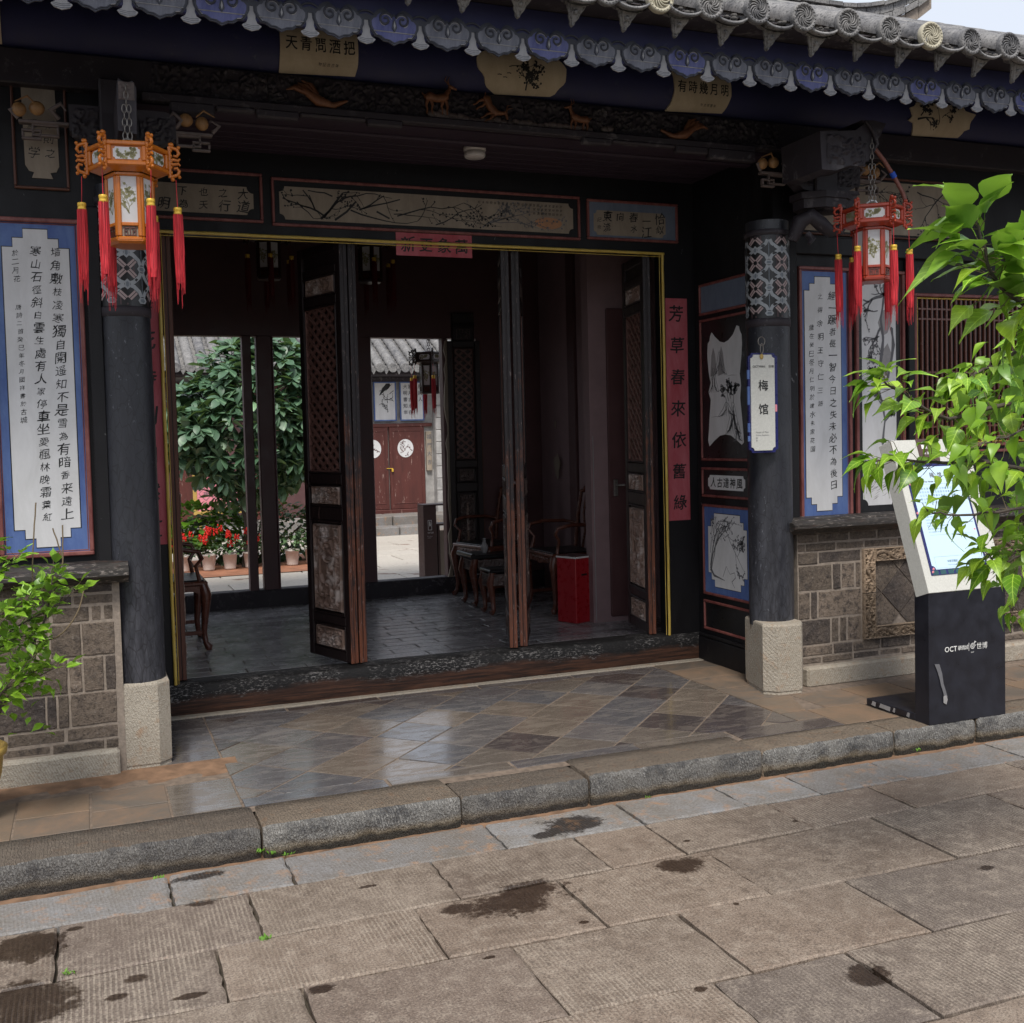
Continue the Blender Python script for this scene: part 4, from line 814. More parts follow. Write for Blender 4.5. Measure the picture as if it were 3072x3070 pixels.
# timber wall above the dado
tl = thing('timber_wall', 'black timber wall left of the left column carrying the tall blue poem panel', 'timber wall', (-.5, 5.25, .87)); m = MB(); m.box(-1.3, .17, 5.225, 5.30, .87, 3.2); m.box(.045, .105, 5.19, 5.235, .94, 2.52, 0, .006); m.build('wall_board', 'lacquer', tl); sill(tl, -1.3, .165)
tr = thing('timber_wall', 'black timber wall right of the right column carrying two tall painted panels', 'timber wall', (5, 5.25, .87)); m = MB(); m.box(3.66, 7.2, 5.225, 5.30, .87, 3.2); m.box(3.74, 3.80, 5.17, 5.235, .94, 2.55, 0, .006); m.box(4.60, 4.645, 5.18, 5.235, .94, 2.5, 0, .004); m.box(3.75, 6.6, 5.19, 5.235, 2.46, 2.56, 0, .004); m.build('wall_board', 'lacquer', tr); sill(tr, 3.66, 6.7)
YP = 5.222
def bigpanel(label, x0, x1, z0, z1, fieldmat, fn, y=YP):
    t = thing('painted_panel', label, 'painted panel', ((x0+x1)/2, y, z0), 'tall painted wall panels'); f = FR(y); m = MB(); frame_trim(m, x0, x1, z0, z1, .019, f, -.003, .022); frame_trim(m, x0+.021, x1-.021, z0+.021, z1-.021, .005, f, -.003, .005); m.build('frame', 'red_trim', t)
    m = MB(); m.box(x0+.018, x1-.018, z0+.018, z1-.018, -.003, .003, 0, 0, f); m.build('field', fieldmat, t); fn(t, f); return t
def poem(t, f):
    P = stepped(-.292, -.024, 1.02, 2.412, .0425, .040, 2); m = MB(); m.prism(scaled(P, .0045), f, .003, .0036, 0, False); m.build('outline', 'black', t); m = MB(); m.prism(P, f, .0036, .005, 0, False); m.build('painted_ground', 'plaster', t)
    m = MB(); column_text(m, '墙角敷枝凌寒獨自開遥知不是雪為有暗香来遠上', -.0785, 2.345, .0577, .047, f, .0058, 1); column_text(m, '寒山石徑斜白雲生處有人家停車坐愛楓林晚霜葉紅', -.160, 2.345, .0555, .047, f, .0058, 1)
    column_text(m, '於二月花', -.240, 2.325, .037, .033, f, .0058, 1); column_text(m, '唐詩二首癸巳年冬月國祥書於古城', -.236, 2.09, .035, .027, f, .0058, 1); m.build('poem', 'ink', t)
bigpanel('tall blue panel with a three column poem, left of the left column', -.355, .029, .975, 2.46, 'blue_paint', poem)
def dark1(t, f): pass
bigpanel('blue panel at the far left edge, cut by the picture', -.78, -.372, .975, 2.46, 'blue_paint', dark1)
def poem2(t, f):
    P = stepped(3.880, 4.132, .985, 2.335, .036, .040, 2); m = MB(); m.prism(scaled(P, .0045), f, .003, .0036, 0, False); m.build('outline', 'black', t); m = MB(); m.prism(P, f, .0036, .005, 0, False); m.build('painted_ground', 'plaster', t)
    m = MB(); column_text(m, '經一蹶者長一智今日之失未必不為後日', 4.070, 2.262, .0685, .055, f, .0058, 1); column_text(m, '之得余明王守仁三語', 3.985, 2.262, .077, .044, f, .0058, 1); column_text(m, '歲在癸巳冬月仁明於建水朱家花園', 3.925, 2.07, .050, .036, f, .0058, 1); m.build('poem', 'ink', t)
bigpanel('tall blue panel with three columns of writing, right of the right column', 3.836, 4.200, .928, 2.392, 'blue_paint', poem2)
def pine(t, f):
    P = notched(4.282, 4.532, 1.0, 2.33, .038); m = MB(); m.prism(P, f, .003, .005, 0, False); m.build('painted_ground', 'plaster', t); cf = lambda u, v: 4.29 < u < 4.525 and 1.01 < v < 2.31
    m = MB(); g = MB()
    for P_ in ([(4.45, 2.31), (4.44, 2.2), (4.42, 2.10), (4.44, 2.0), (4.43, 1.92), (4.41, 1.80), (4.40, 1.70), (4.43, 1.6), (4.45, 1.5), (4.43, 1.38), (4.44, 1.28)], [(4.50, 2.05), (4.515, 1.95), (4.50, 1.85), (4.47, 1.75)]):
        for q in range(3): m.strip([(u+jit(.008), v+jit(.01)) for u, v in P_], [.012*R.uniform(.4, 1.5) for _ in P_], f, .0056+.0002*q)
    g.prism([(4.40, 2.08), (4.43, 2.15), (4.49, 2.17), (4.50, 2.08), (4.47, 2.02), (4.43, 2.0)], f, .0052, .0053, 0, False); g.prism([(4.42, 1.9), (4.47, 1.96), (4.51, 1.88), (4.48, 1.75), (4.44, 1.78)], f, .0052, .0053, 0, False)
    for (u, v, a, l, w) in ((4.45, 2.25, 3.5, .19, .022), (4.52, 2.27, 3.4, .17, .014), (4.42, 2.05, 3.9, .16, .016), (4.42, 1.78, 2.4, .06, .016), (4.45, 1.5, .9, .07, .01), (4.42, 1.6, 2.4, .06, .008), (4.41, 2.0, 3.6, .15, .008), (4.40, 2.15, 3.7, .12, .007)): branch(m, u, v, a, l, w, f, .006, 2, 0, cf, .5)
    for i in range(34):
        u, v = R.uniform(4.30, 4.51), R.uniform(1.03, 1.16); g.strip([(u, v), (u+.02, v+.012*R.uniform(.3, 1.2)), (u+.04, v+.022)], [.001, R.uniform(.003, .008), .001], f, .0055)
    m.build('pine_painting', 'ink_gray', t); g.build('pale_wash', 'ink_pale', t)
bigpanel('black panel with an ink painting of a gnarled pine, behind the right lantern', 4.232, 4.592, .928, 2.385, 'black', pine)
# upper boards beside the columns
def toptan(label, x0, x1, z0, z1, shape, cols, brs=()):
    t = thing('calligraphy_board', label, 'painted board', ((x0+x1)/2, YP, z0)); f = FR(YP); m = MB(); frame_trim(m, x0, x1, z0, z1, .012, f, -.003, .016); m.build('frame', 'worn_brown', t); m = MB(); m.prism(shape, f, -.002, .004); m.build('painted_ground', 'tan_plaster', t)
    m = MB()
    for s, u, v, p, sz in cols: column_text(m, s, u, v, p, sz, f, .0052, 1)
    for u, v, a, l, w in brs: branch(m, u, v, a, l, w, f, .005, 2, 0, lambda x, y: x0+.03 < x < x1-.03 and z0+.03 < y < z1-.02)
    m.build('inscription', 'ink', t)
sh = [(-.19, 3.1), (-.185, 2.69), (-.17, 2.665), (-.15, 2.66), (-.16, 2.635), (-.075, 2.635), (-.085, 2.66), (-.06, 2.665), (-.048, 2.69), (-.055, 3.1)]
toptan('narrow upright board with a vase shaped field and cursive writing, above the left poem panel', -.232, -.008, 2.585, 3.14, sh, [('厚則之', -.083, 2.90, .062, .048), ('達真学', -.150, 2.90, .062, .045)])
toptan('wide tan board with a branch and writing, upper right behind the right lantern', 3.84, 5.02, 2.575, 2.93, notched(3.86, 5.0, 2.60, 2.905, .03), [('萬物', 4.62, 2.81, .07, .05), ('松聽', 4.55, 2.81, .07, .045)], [(4.2, 2.88, -.4, .3, .01), (4.9, 2.86, 3.6, .3, .008), (4.3, 2.85, .2, .25, .006), (4.7, 2.86, -.1, .25, .008)])
toptan('short tan board far left above the blue panel', -.9, -.30, 2.585, 2.9, notched(-.88, -.33, 2.61, 2.88, .03), [('清泉', -.4, 2.82, .07, .05)])
# lattice window right
t = thing('lattice_window', 'red framed window with slender dark wooden bars, behind the leafy branches', 'window', (5.0, 5.2, 1.36)); f = FR(YP); m = MB(); frame_trim(m, 4.66, 5.75, 1.33, 2.26, .02, f, -.003, .024); m.build('window_frame', 'red_trim', t)
m = MB(); frame_trim(m, 4.685, 5.725, 1.355, 2.235, .008, f, -.003, .015); m.build('gilt_line', 'gold', t); m = MB(); m.box(4.70, 5.71, 1.37, 2.22, -.002, .001, 0, 0, f); m.build('dark_pane', 'black', t)
for i in range(27):
    m = MB(); x = 4.715+i*.0375; m.box(x, x+.013, 1.363, 2.227, .002, .02, 0, .002, f); m.build('window_bar', 'rosewood', t)
for z in (1.45, 1.78, 2.10, 2.16):
    m = MB(); m.box(4.694, 5.716, z, z+.013, .006, .017, 0, .002, f); m.build('cross_bar', 'rosewood', t)
bp = thing('painted_panel', 'dark panel under the lattice window, half hidden by the notice stand', 'painted panel', (5.0, 5.2, .93), 'tall painted wall panels'); m = MB(); frame_trim(m, 4.66, 5.75, .935, 1.31, .019, f, -.003, .022); m.build('frame', 'red_trim', bp); m = MB(); m.box(4.68, 5.73, .955, 1.29, -.003, .003, 0, 0, f); m.build('field', 'lacquer', bp)

# ---------------------------------------------------------------- name plate on the right column
t = thing('hanging_name_plate', 'white vertical plate reading 梅馆 hung from a ring on the right column', 'sign', (3.465, 5.04, 1.34))
f = F2((3.475, 5.052, 0), (.955, -.10, 0), (0, 0, 1), (-.10, -.955, 0)); m = MB(); P = notched(-.088, .088, 1.338, 1.882, .018, 3)
m.prism(P, f, -.010, .006, 0, True, True); m.build('blue_backing', 'dark_blue', t); P = notched(-.077, .067, 1.350, 1.872, .018, 3); m = MB(); m.prism(P, f, .006, .013); m.build('plate', 'terrazzo', t)
m = MB(); glyph(m, '梅', -.005, 1.706, .062, f, .0145, 0, 0, 1); glyph(m, '馆', -.005, 1.576, .062, f, .0145, 0, 0, 1); row_text(m, 'OCT', -.066, 1.808, .017, f, .0145, 1); row_text(m, '華僑城|', -.028, 1.808, .012, f, .0145, 0); row_text(m, '世博', .028, 1.808, .017, f, .0145, 0)
m.build('lettering', 'ink', t); m = MB(); row_text(m, 'House of Plum', -.052, 1.450, .0125, f, .0145); row_text(m, 'Private Residence', -.052, 1.434, .0105, f, .0145); row_text(m, '梅', -.052, 1.418, .010, f, .0145); row_text(m, '馆', -.052, 1.404, .010, f, .0145); m.build('small_lettering', 'ink_gray', t)
m = MB(); c = f(-.01, 1.945, .012); m.tube([c+Vector((.022*math.cos(a/14*2*PI), 0, .024*math.sin(a/14*2*PI))) for a in range(15)], .0032, 6); c = f(-.012, 1.905, .014); m.tube([c+Vector((.010*math.cos(a/12*2*PI), -.004, .028*math.sin(a/12*2*PI))) for a in range(13)], .0026, 6); m.build('hanging_ring', 'chain', t)
m = MB(); m.sphere(f(-.012, 1.862, .016), .013, 8, 0, (1, .3, 1.2)); m.build('yellow_tag', 'orange_olive', t)
for v, h in ((1.45, .05), (1.60, .10), (1.74, .05), (1.40, .03)): m = MB(); m.box(-.094, -.080, v, v+h, -.004, .008, 0, .002, f); m.build('blue_trim', 'blue_paint', t)
m = MB(); m.box(.070, .084, 1.56, 1.60, .004, .0085, 0, .002, f); m.build('pink_patch', 'pink', t)
# ================================================================ EAVES AND ROOF
roof = thing('roof', 'grey tiled eaves with round end caps and carved blue cloud fascia over the porch', 'roof', (2, 4.2, 3.0))
X0r, X1r = -1.3, 9.2
SL = .47
m = MB()   # soffit board, fascia backing, upper board
m.add([(X0r, 4.225, 3.10), (X1r, 4.225, 3.10), (X1r, 5.35, 3.10+1.12*.42), (X0r, 5.35, 3.10+1.12*.42)], [(0, 1, 2, 3)]); m.build('soffit', 'navy_board', roof)
m = MB(); m.box(X0r, X1r, 4.205, 4.228, 3.035, 3.215, 0, .004); m.build('fascia_board', 'navy_board', roof)
m = MB(); m.box(X0r, X1r, 4.06, 4.23, 3.215, 3.235, 0, .003); m.build('eaves_board', 'beam_wood', roof)
for i in range(14):
    x = -1.1+i*.72; m = MB(); P = [(x-.035, 4.23, 3.06), (x+.035, 4.23, 3.06), (x+.035, 5.3, 3.06+1.07*.42), (x-.035, 5.3, 3.06+1.07*.42)]; P += [(a, b, c+.05) for a, b, c in P]
    m.add(P, [(0, 1, 2, 3), (0, 4, 5, 1), (0, 3, 7, 4), (1, 5, 6, 2)]); m.build('rafter', 'navy_board', roof)
def cloud():
    P = []
    for a in range(0, 181, 15): pass
    P = [(0, -.056), (.022, -.047), (.040, -.046), (.058, -.036), (.074, -.034), (.088, -.020), (.097, -.004), (.098, .012), (.088, .022), (.078, .024), (.070, .035), (.055, .043), (.038, .047), (.022, .040), (.010, .028), (0, .034)]
    return P + [(-x, y) for x, y in P[-2:0:-1]]
CP = [(a*1.04, (b+.056)*1.30-.056) for a, b in cloud()]
def spiral(cx, cy, r, s, turns=1.35): return [(cx+s*r*(1-t/22*.85)*math.cos(PI-.3-t/22*turns*2*PI), cy+r*(1-t/22*.85)*math.sin(PI-.3-t/22*turns*2*PI)) for t in range(23)]
protos = {}
def cloudlobe(x, mat):
    f = F2((x, 4.205, 3.060), (1, 0, 0), (0, 0, 1), (0, -1, 0))
    if mat not in protos:
        loc = Vector((x, 4.205, 3.06)); t = thing('cloud_carving', None, None, loc); t.parent = roof; t.location = loc-roof.location; ORG[t.name] = loc
        me = []
        m = MB(); m.prism(CP, f, -.004, .006, 0, True, True); m.prism([(a*.955, b*.90) for a, b in CP], f, .006, .0105, 1)
        m.prism([(a*.88, b*.82-.001) for a, b in CP], f, .0075, .0115, 2)
        for s in (1, -1):
            sp = spiral(s*.035, .034, .029, s); m.tube([f(u, v, .0135) for u, v in sp], .0046, 5, 1); m.tube([f(u+s*.001, v-.006, .012) for u, v in sp[:12]], .002, 4, 3)
        m.prism([(0, .040), (.007, .022), (.010, .004), (0, -.010), (-.010, .004), (-.007, .022)], f, .011, .018, 1); m.prism([(0, .030), (.004, .012), (0, -.002), (-.004, .012)], f, .018, .020, 3)
        m.tube([f(a*.90, b*.80-.003, .0125) for a, b in CP[3:-3] if b < .01], .0022, 4, 3)
        o = m.build('tmp', ['fascia_line', 'fascia_line', mat, 'fascia_white']); bpy.data.objects.remove(t)
        me = o.data; bpy.data.objects.remove(o); me.transform(Matrix.Translation(-loc)); protos[mat] = me
    o = bpy.data.objects.new('cloud_carving', protos[mat]); COL.objects.link(o); o.parent = roof; o.location = Vector((x, 4.205, 3.06))-roof.location; o.scale = (R.uniform(.97, 1.03), 1, R.uniform(.96, 1.04)); return o
def bracket_piece():
    f = F2((0, 4.205, 3.06), (1, 0, 0), (0, 0, 1), (0, -1, 0)); m = MB()
    P = [(-.036, -.040), (-.026, -.052), (0, -.060), (.026, -.052), (.036, -.040), (.020, -.030), (.014, -.015), (.016, .008), (.030, .030), (.026, .044), (0, .054), (-.026, .044), (-.030, .030), (-.016, .008), (-.014, -.015), (-.020, -.030)]
    m.prism(P, f, -.004, .003, 0); m.prism([(a*1.25, b*1.0+.002) for a, b in P[8:13]], f, -.004, .006, 1)
    m.tube([f(.042*math.cos(t/12*PI), .030+.038*math.sin(t/12*PI), .004) for t in range(13)], .004, 5, 1)
    for z in (-.046, -.039, -.033): m.strip([(-.028, z-.004), (0, z-.008), (.028, z-.004)], .0016, f, .0036, 1)
    o = m.build('tmp', ['fascia_white', 'fascia_line']); me = o.data; me.transform(Matrix.Translation((0, -4.205, -3.06))); bpy.data.objects.remove(o); return me
BP = bracket_piece(); sp = .2195; i = -10; k = 0
for k in range(-8, 35):
    x = 1.2+k*sp
    if x > 8.8: break
    cloudlobe(x, 'fascia_blue' if k % 3 == 0 else 'fascia_gray')
    o = bpy.data.objects.new('fascia_scallop', BP); COL.objects.link(o); o.parent = roof; o.location = Vector((x+sp/2, 4.206, 3.058))-roof.location
# tiles
def tilemesh(fn, mats):
    m = MB(); fn(m); o = m.build('tmp', mats); me = o.data; bpy.data.objects.remove(o); return me
def capf(m):
    m.lathe([(0, .004), (.045, .004), (.047, -.004), (.057, -.007), (.062, -.002), (.062, .02), (.055, .03)], (0, 0, 0), 28, 0, True, ax='y')
    for i in range(11):
        a0 = i*2*PI/11; pts = []
        for t in range(8): r = .006+.038*t/7; a = a0+1.5*t/7; pts.append((r*math.cos(a), .001-.0025, r*math.sin(a)))
        m.tube(pts, [.0015, .003, .0036, .0038, .0038, .0034, .0028, .0014], 5)
    for i in range(22): a = i*2*PI/22; m.sphere((.053*math.cos(a), -.006, .053*math.sin(a)), .0042, 5)
def tubef(m):      # cover tiles running up the slope from y = 0
    L = 3.2; n = 12; seg = .21; P = [];
    rows_ = []
    y = .01
    while y < L: rows_ += [(y, .0565), (y+.03, .058), (y+.19, .054), (y+.205, .052)]; y += seg
    vs = []
    for (yy, r) in rows_:
        for j in range(n+1): a = PI*j/n*1.16-.08*PI; vs.append((r*math.cos(a), yy, yy*SL+r*math.sin(a)))
    q = n+1; m.add(vs, [(i*q+j, i*q+j+1, (i+1)*q+j+1, (i+1)*q+j) for i in range(len(rows_)-1) for j in range(n)], 0, True)
def panf(m):       # pan tiles: shallow troughs, stepped
    n = 8; y = .03; vs = []; rows_ = []
    while y < 3.2: rows_ += [(y, 0), (y+.10, -.004), (y+.101, .012)]; y += .102
    for yy, e in rows_:
        for j in range(n+1): a = PI+PI*j/n; vs.append((.095*math.cos(a), yy, yy*SL-.005+e+.055*math.sin(a)))
    q = n+1; m.add(vs, [(i*q+j, i*q+j+1, (i+1)*q+j+1, (i+1)*q+j) for i in range(len(rows_)-1) for j in range(n)], 0, True)
def dripf(m):      # drip tile: curved lip and hanging pointed tongue
    n = 12; vs = []
    for yy, e in ((.0, .0), (-.012, .004), (-.014, -.008), (.0, -.012), (.10, -.012+.047)):
        for j in range(n+1): a = PI+PI*j/n; vs.append((.088*math.cos(a), yy, -.002+e+.050*math.sin(a)))
    q = n+1; m.add(vs, [(i*q+j, i*q+j+1, (i+1)*q+j+1, (i+1)*q+j) for i in range(4) for j in range(n)], 0, True)
    P = [(-.066, -.036), (-.060, -.052), (-.048, -.056), (-.040, -.076), (-.028, -.094), (-.024, -.112), (-.013, -.128), (-.010, -.142), (0, -.152), (.010, -.142), (.013, -.128), (.024, -.112), (.028, -.094), (.040, -.076), (.048, -.056), (.060, -.052), (.066, -.036), (.03, -.052), (-.03, -.052)]
    f = F2((0, .018, 0), (1, 0, 0), (0, -.62, 1), (0, -1, -.62)); m.prism(P, f, -.006, .006, 0, True, True); m.prism([(a*.7, b*.86-.006) for a, b in P], f, .006, .010)
    m.sphere(f(0, -.138, .010), .008, 6); m.sphere(f(0, -.085, .010), .012, 6)
cm, tm, pm, dm = tilemesh(capf, ['roof']), tilemesh(tubef, ['roof']), tilemesh(panf, ['roof']), tilemesh(dripf, ['roof']); cmc = cm.copy(); cmc.materials[0] = M['cream_tile']
def put(me, nm, x, y, z, rz=0, rx=0):
    o = bpy.data.objects.new(nm, me); COL.objects.link(o); o.parent = roof; o.location = Vector((x, y, z))-roof.location; o.rotation_euler = (rx, 0, rz); return o
xs = []; x = 2.06
while x > -1.2: x -= .236
while x < 9: xs.append(x); x += .2345
for i, x in enumerate(xs):
    dx, dz = jit(.006), jit(.005); o = put(cmc if (abs(x-2.30) < .10 or abs(x-3.70) < .10) else cm, 'tile_end_cap', x+dx, 3.985+jit(.006), 3.243+dz, jit(.05), jit(.06)); o.scale = (1.0, 1, 1.0); o.rotation_euler.y = R.uniform(0, 6)
    put(tm, 'cover_tile_row', x+dx, 4.0, 3.236+dz); put(pm, 'pan_tile_row', x+.1172, 4.0, 3.225)
    o = put(dm, 'drip_tile', x+.1172+jit(.005), 4.0+jit(.005), 3.228+jit(.004), jit(.06), jit(.05)); o.scale = (.93+jit(.03), 1, .84+jit(.05))
for i, x in enumerate(xs):     # debris and mortar under the tiles
    m = MB()
    for q in range(9): m.sphere((x+.117+jit(.06), 4.03+jit(.02), 3.200+R.uniform(-.01, .03)), R.uniform(.006, .016), 5, 0, (1.3, 1, .7))
    m.build('mortar_fill', 'debris', roof)
m = MB(); m.add([(X0r, 4.05, 3.225), (X1r, 4.05, 3.225), (X1r, 7.4, 3.19+3.37*SL), (X0r, 7.4, 3.19+3.37*SL)], [(0, 1, 2, 3)]); m.build('roof_deck', 'mortar', roof)
# back slope closes the roof
m = MB(); m.add([(X0r, 7.4, 4.78), (X1r, 7.4, 4.78), (X1r, 9.9, 3.5), (X0r, 9.9, 3.5)], [(0, 1, 2, 3)]); m.build('back_slope', 'roof', roof)
# ridge with a swept up end
rid = thing('roof_ridge', 'grey tiled ridge with an upswept end against the sky', 'roof ridge', (5.5, 7.0, 4.6))
def ridgeline(xa, xb, zf, n=46, y=7.0):
    out = []
    for i in range(n+1): x = xa+(xb-xa)*i/n; out.append((x, zf(x)))
    return out
zr = lambda x: 4.625+.0+(.30*max(0, (x-5.35)/1.05)**2.6)
for lvl, (h0, h1, dp, mt) in enumerate(((-.16, -.065, .05, 'mortar'), (-.06, -.01, .08, 'roof'), (-.005, .05, .06, 'roof'), (.055, .085, .085, 'roof'))):
    pts = ridgeline(2.0, 6.42-.05*lvl if lvl < 1 else 6.36+.03*lvl, zr, 34)
    for a, b in zip(pts, pts[1:]):
        m = MB(); e = .003; j = jit(.004); P = [(a[0]+e, 7-dp, a[1]+h0+j), (b[0]-e, 7-dp, b[1]+h0+j), (b[0]-e, 7-dp, b[1]+h1+j), (a[0]+e, 7-dp, a[1]+h1+j)]; P += [(x, 7+dp, z) for x, _, z in P]
        m.add(P, [(0, 1, 2, 3), (7, 6, 5, 4), (3, 2, 6, 7), (0, 4, 5, 1), (0, 3, 7, 4), (1, 5, 6, 2)]); m.build('ridge_brick', mt, rid)
m = MB(); m.tube([(6.44, 7, 5.04), (6.47, 7, 5.12), (6.50, 7, 5.20)], [.05, .03, .008], 8); m.sphere((6.50, 7, 5.20), .03, 8); m.build('ridge_horn', 'roof', rid)
rid2 = thing('lower_roof_ridge', 'lower grey tiled ridge running off to the right behind the upswept end', 'roof ridge', (7.5, 7.0, 4.4))
for lvl, (h0, h1, dp) in enumerate(((-.2, -.06, .05), (-.055, .0, .08), (.005, .045, .06))):
    pts = ridgeline(6.35, 9.2, lambda x: 4.56-.0*(x-6.3), 22)
    for a, b in zip(pts, pts[1:]): m = MB(); m.box(a[0]+.003, b[0]-.003, 7-dp, 7+dp, a[1]+h0+jit(.003), a[1]+h1, 0, .005); m.build('ridge_brick', 'roof', rid2)

# ================================================================ BEAMS UNDER THE EAVES
beam = thing('porch_beam', 'dark navy round purlin with carved deer board hanging under it', 'beam', (2, 5.2, 3.0))
m = MB(); m.lathe([(.155, X0r), (.155, X1r)], (0, 5.28, 3.30), 32, ax='x'); m.build('purlin', 'navy_board', beam)
m = MB(); m.box(X0r, X1r, 5.16, 5.24, 3.02, 3.17, 0, .006); m.box(.3, 3.5, 5.12, 5.17, 2.985, 3.022, 0, .006); m.build('carved_board', 'beam_wood', beam)
fb = FR(5.16)
for i in range(26):     # shallow foliage carving on the board
    x = .35+i*.128; m = MB(); relief(m, x, x+.126, 3.03, 3.16, fb, .016, 50+i, False, 0, .005, .0015, .02); m.build('foliage_carving', 'beam_wood', beam)
m = MB()
for x0, x1, z in ((.42, .62, 2.94), (.62, .80, 2.965), (.80, 1.0, 2.95), (1.0, 1.32, 2.97), (1.32, 1.5, 2.955), (2.45, 2.62, 2.955), (2.62, 3.0, 2.97), (3.0, 3.2, 2.95), (3.2, 3.5, 2.93)): m.box(x0, x1-.004, 5.115, 5.16, z, 2.99, 0, .008)
m.build('stepped_fret', 'beam_wood', beam)
def animal(x, z, s, flip=1, rear=0, mat='animal', nm='carved_deer'):
    f = F2((x, 5.15, z), (flip, 0, 0), (0, 0, 1), (0, -1, 0)); m = MB(); B = lambda u, v, w=.01: f(u*s, v*s, w)
    ca, sa = math.cos(rear), math.sin(rear); Q = lambda u, v, w=.012: B(u*ca-v*sa, u*sa+v*ca, w)
    m.tube([Q(-.40, .02), Q(-.28, .08), Q(-.05, .03), Q(.18, .07), Q(.30, .12)], [.08*s, .15*s, .12*s, .14*s, .10*s], 8); m.tube([Q(.24, .12), Q(.36, .30), Q(.40, .40)], [.10*s, .065*s, .055*s], 7); m.tube([Q(.36, .42), Q(.48, .40), Q(.62, .35)], [.065*s, .055*s, .03*s], 7)
    for u, d in ((-.32, -.10), (-.22, .10), (.16, -.08), (.26, .10)): m.tube([Q(u, -.02), Q(u+d*.5, -.20), Q(u+d*.2, -.33), Q(u+d*.4, -.45)], [.06*s, .04*s, .028*s, .03*s], 6)
    for d in (.0, .10): m.tube([Q(.38, .46), Q(.34-d, .60), Q(.40-d, .72)], [.022*s, .018*s, .008*s], 5)
    m.tube([Q(-.42, .10), Q(-.50, .16)], [.03*s, .015*s], 5); m.build(nm, mat, beam)
animal(1.68, 3.112, .16, 1); animal(1.95, 3.095, .15, 1, -1.0); animal(2.44, 3.075, .14, -1, .1)
for x, fl in ((1.09, -1), (3.06, 1)):   # phoenix like birds
    m = MB(); f = F2((x, 5.15, 3.085), (fl, 0, 0), (0, 0, 1), (0, -1, 0)); m.tube([f(-.14, -.02, .01), f(-.07, -.05, .014), f(0, -.035, .018), f(.05, .0, .018), (f(.09, .03, .014))], [.006, .016, .026, .018, .008], 7)
    for k in range(5): m.tube([f(.0, -.02, .016), f(.03+.02*k, .035-.004*k, .016), f(.075+.018*k, .055-.012*k, .012)], [.014, .012, .003], 5)
    m.build('carved_bird', 'animal', beam)
m = MB()
for i in range(26): x = 1.65+i*.034; m.sphere((x, 5.145, 3.035-.0*i+jit(.008)), R.uniform(.016, .028), 7, 0, (1.3, .5, .8))
for i in range(12): m.sphere((R.choice((1.66, 1.75, 2.6))+jit(.05), 5.145, 3.045+jit(.015)), .022, 7, 0, (1.2, .5, .8))
m.build('cloud_rocks', 'cloud_gray', beam)
# plaques lying on the round purlin
pcyl = lambda x0: (lambda u, v, w=0: Vector((u, 5.28-math.cos((v-3.30)/.157)*(.157+w), 3.30+math.sin((v-3.30)/.157)*(.157+w))))
def plaque(label, poly, fn):
    x0 = min(p[0] for p in poly); x1 = max(p[0] for p in poly); t = thing('wooden_plaque', label, 'plaque', ((x0+x1)/2, 5.12, 3.2), 'cream wooden plaques on the purlin'); f = pcyl(0)
    # curved sheet: cut into horizontal slices
    zs = sorted(set([min(p[1] for p in poly)+(max(p[1] for p in poly)-min(p[1] for p in poly))*i/14 for i in range(15)])); m = MB(); rowsL = []
    for z in zs:
        X = []
        for i in range(len(poly)):
            a, b = poly[i], poly[(i+1) % len(poly)]
            zz = min(max(z, zs[0]+1e-5), zs[-1]-1e-5)
            if (a[1] <= zz < b[1]) or (b[1] <= zz < a[1]): X.append(a[0]+(b[0]-a[0])*(zz-a[1])/(b[1]-a[1]))
        X.sort(); rowsL.append((X[0], X[-1], z))
    vs = []
    for a, b, z in rowsL: vs += [f(a, z, .008), f(b, z, .008), f(a, z, -.002), f(b, z, -.002)]
    for i in range(len(rowsL)-1): k = i*4; m.add(vs[k:k+8], [(0, 1, 5, 4), (0, 4, 6, 2), (1, 3, 7, 5)])
    m.add(vs[:4], [(0, 2, 3, 1)]); m.build('board', 'plaque_wood', t); q = MB(); fn(q, f); q.build('writing', 'ink', t)
def rw(s, x0, x1, z, sz):
    def g(m, f):
        for i, ch in enumerate(s): glyph(m, ch, x0+(x1-x0)*(i+.5)/len(s), z, sz, f, .0085, 0, .25, 1, .85)
        for i in range(5): glyph(m, R.choice('書古物記年'), (x0+x1)/2+.02*i, z-.082, .017, f, .0085, 0, 1)
    return g
plaque('rectangular cream plaque reading 天青問酒把, upper left under the eaves', [(.918, 3.165), (1.272, 3.168), (1.285, 3.23), (1.285, 3.42), (.922, 3.42), (.918, 3.25)], rw('天青問酒把', .935, 1.275, 3.305, .066))
def pic(m, f):
    for u, v, a, l, w in ((2.15, 3.20, 1.5, .10, .008), (2.16, 3.23, .7, .06, .004), (2.13, 3.26, 2.3, .05, .004), (2.05, 3.30, .05, .12, .004)): branch(m, u, v, a, l, w, lambda a_, b_, c_=0: f(a_, b_, .0086), 0, 2, 0, None, .6)
    for u, v in ((1.99, 3.26), (2.02, 3.25), (2.04, 3.27)): m.strip([(u, v), (u+.012, v+.002), (u+.022, v)], .004, f, .0086)
plaque('oval lobed cream plaque with a small painting, in the middle under the eaves', [(1.99, 3.165), (2.26, 3.168), (2.31, 3.19), (2.325, 3.22), (2.36, 3.25), (2.365, 3.32), (2.335, 3.36), (2.29, 3.38), (1.95, 3.38), (1.91, 3.36), (1.88, 3.33), (1.885, 3.28), (1.92, 3.25), (1.935, 3.20)], pic)
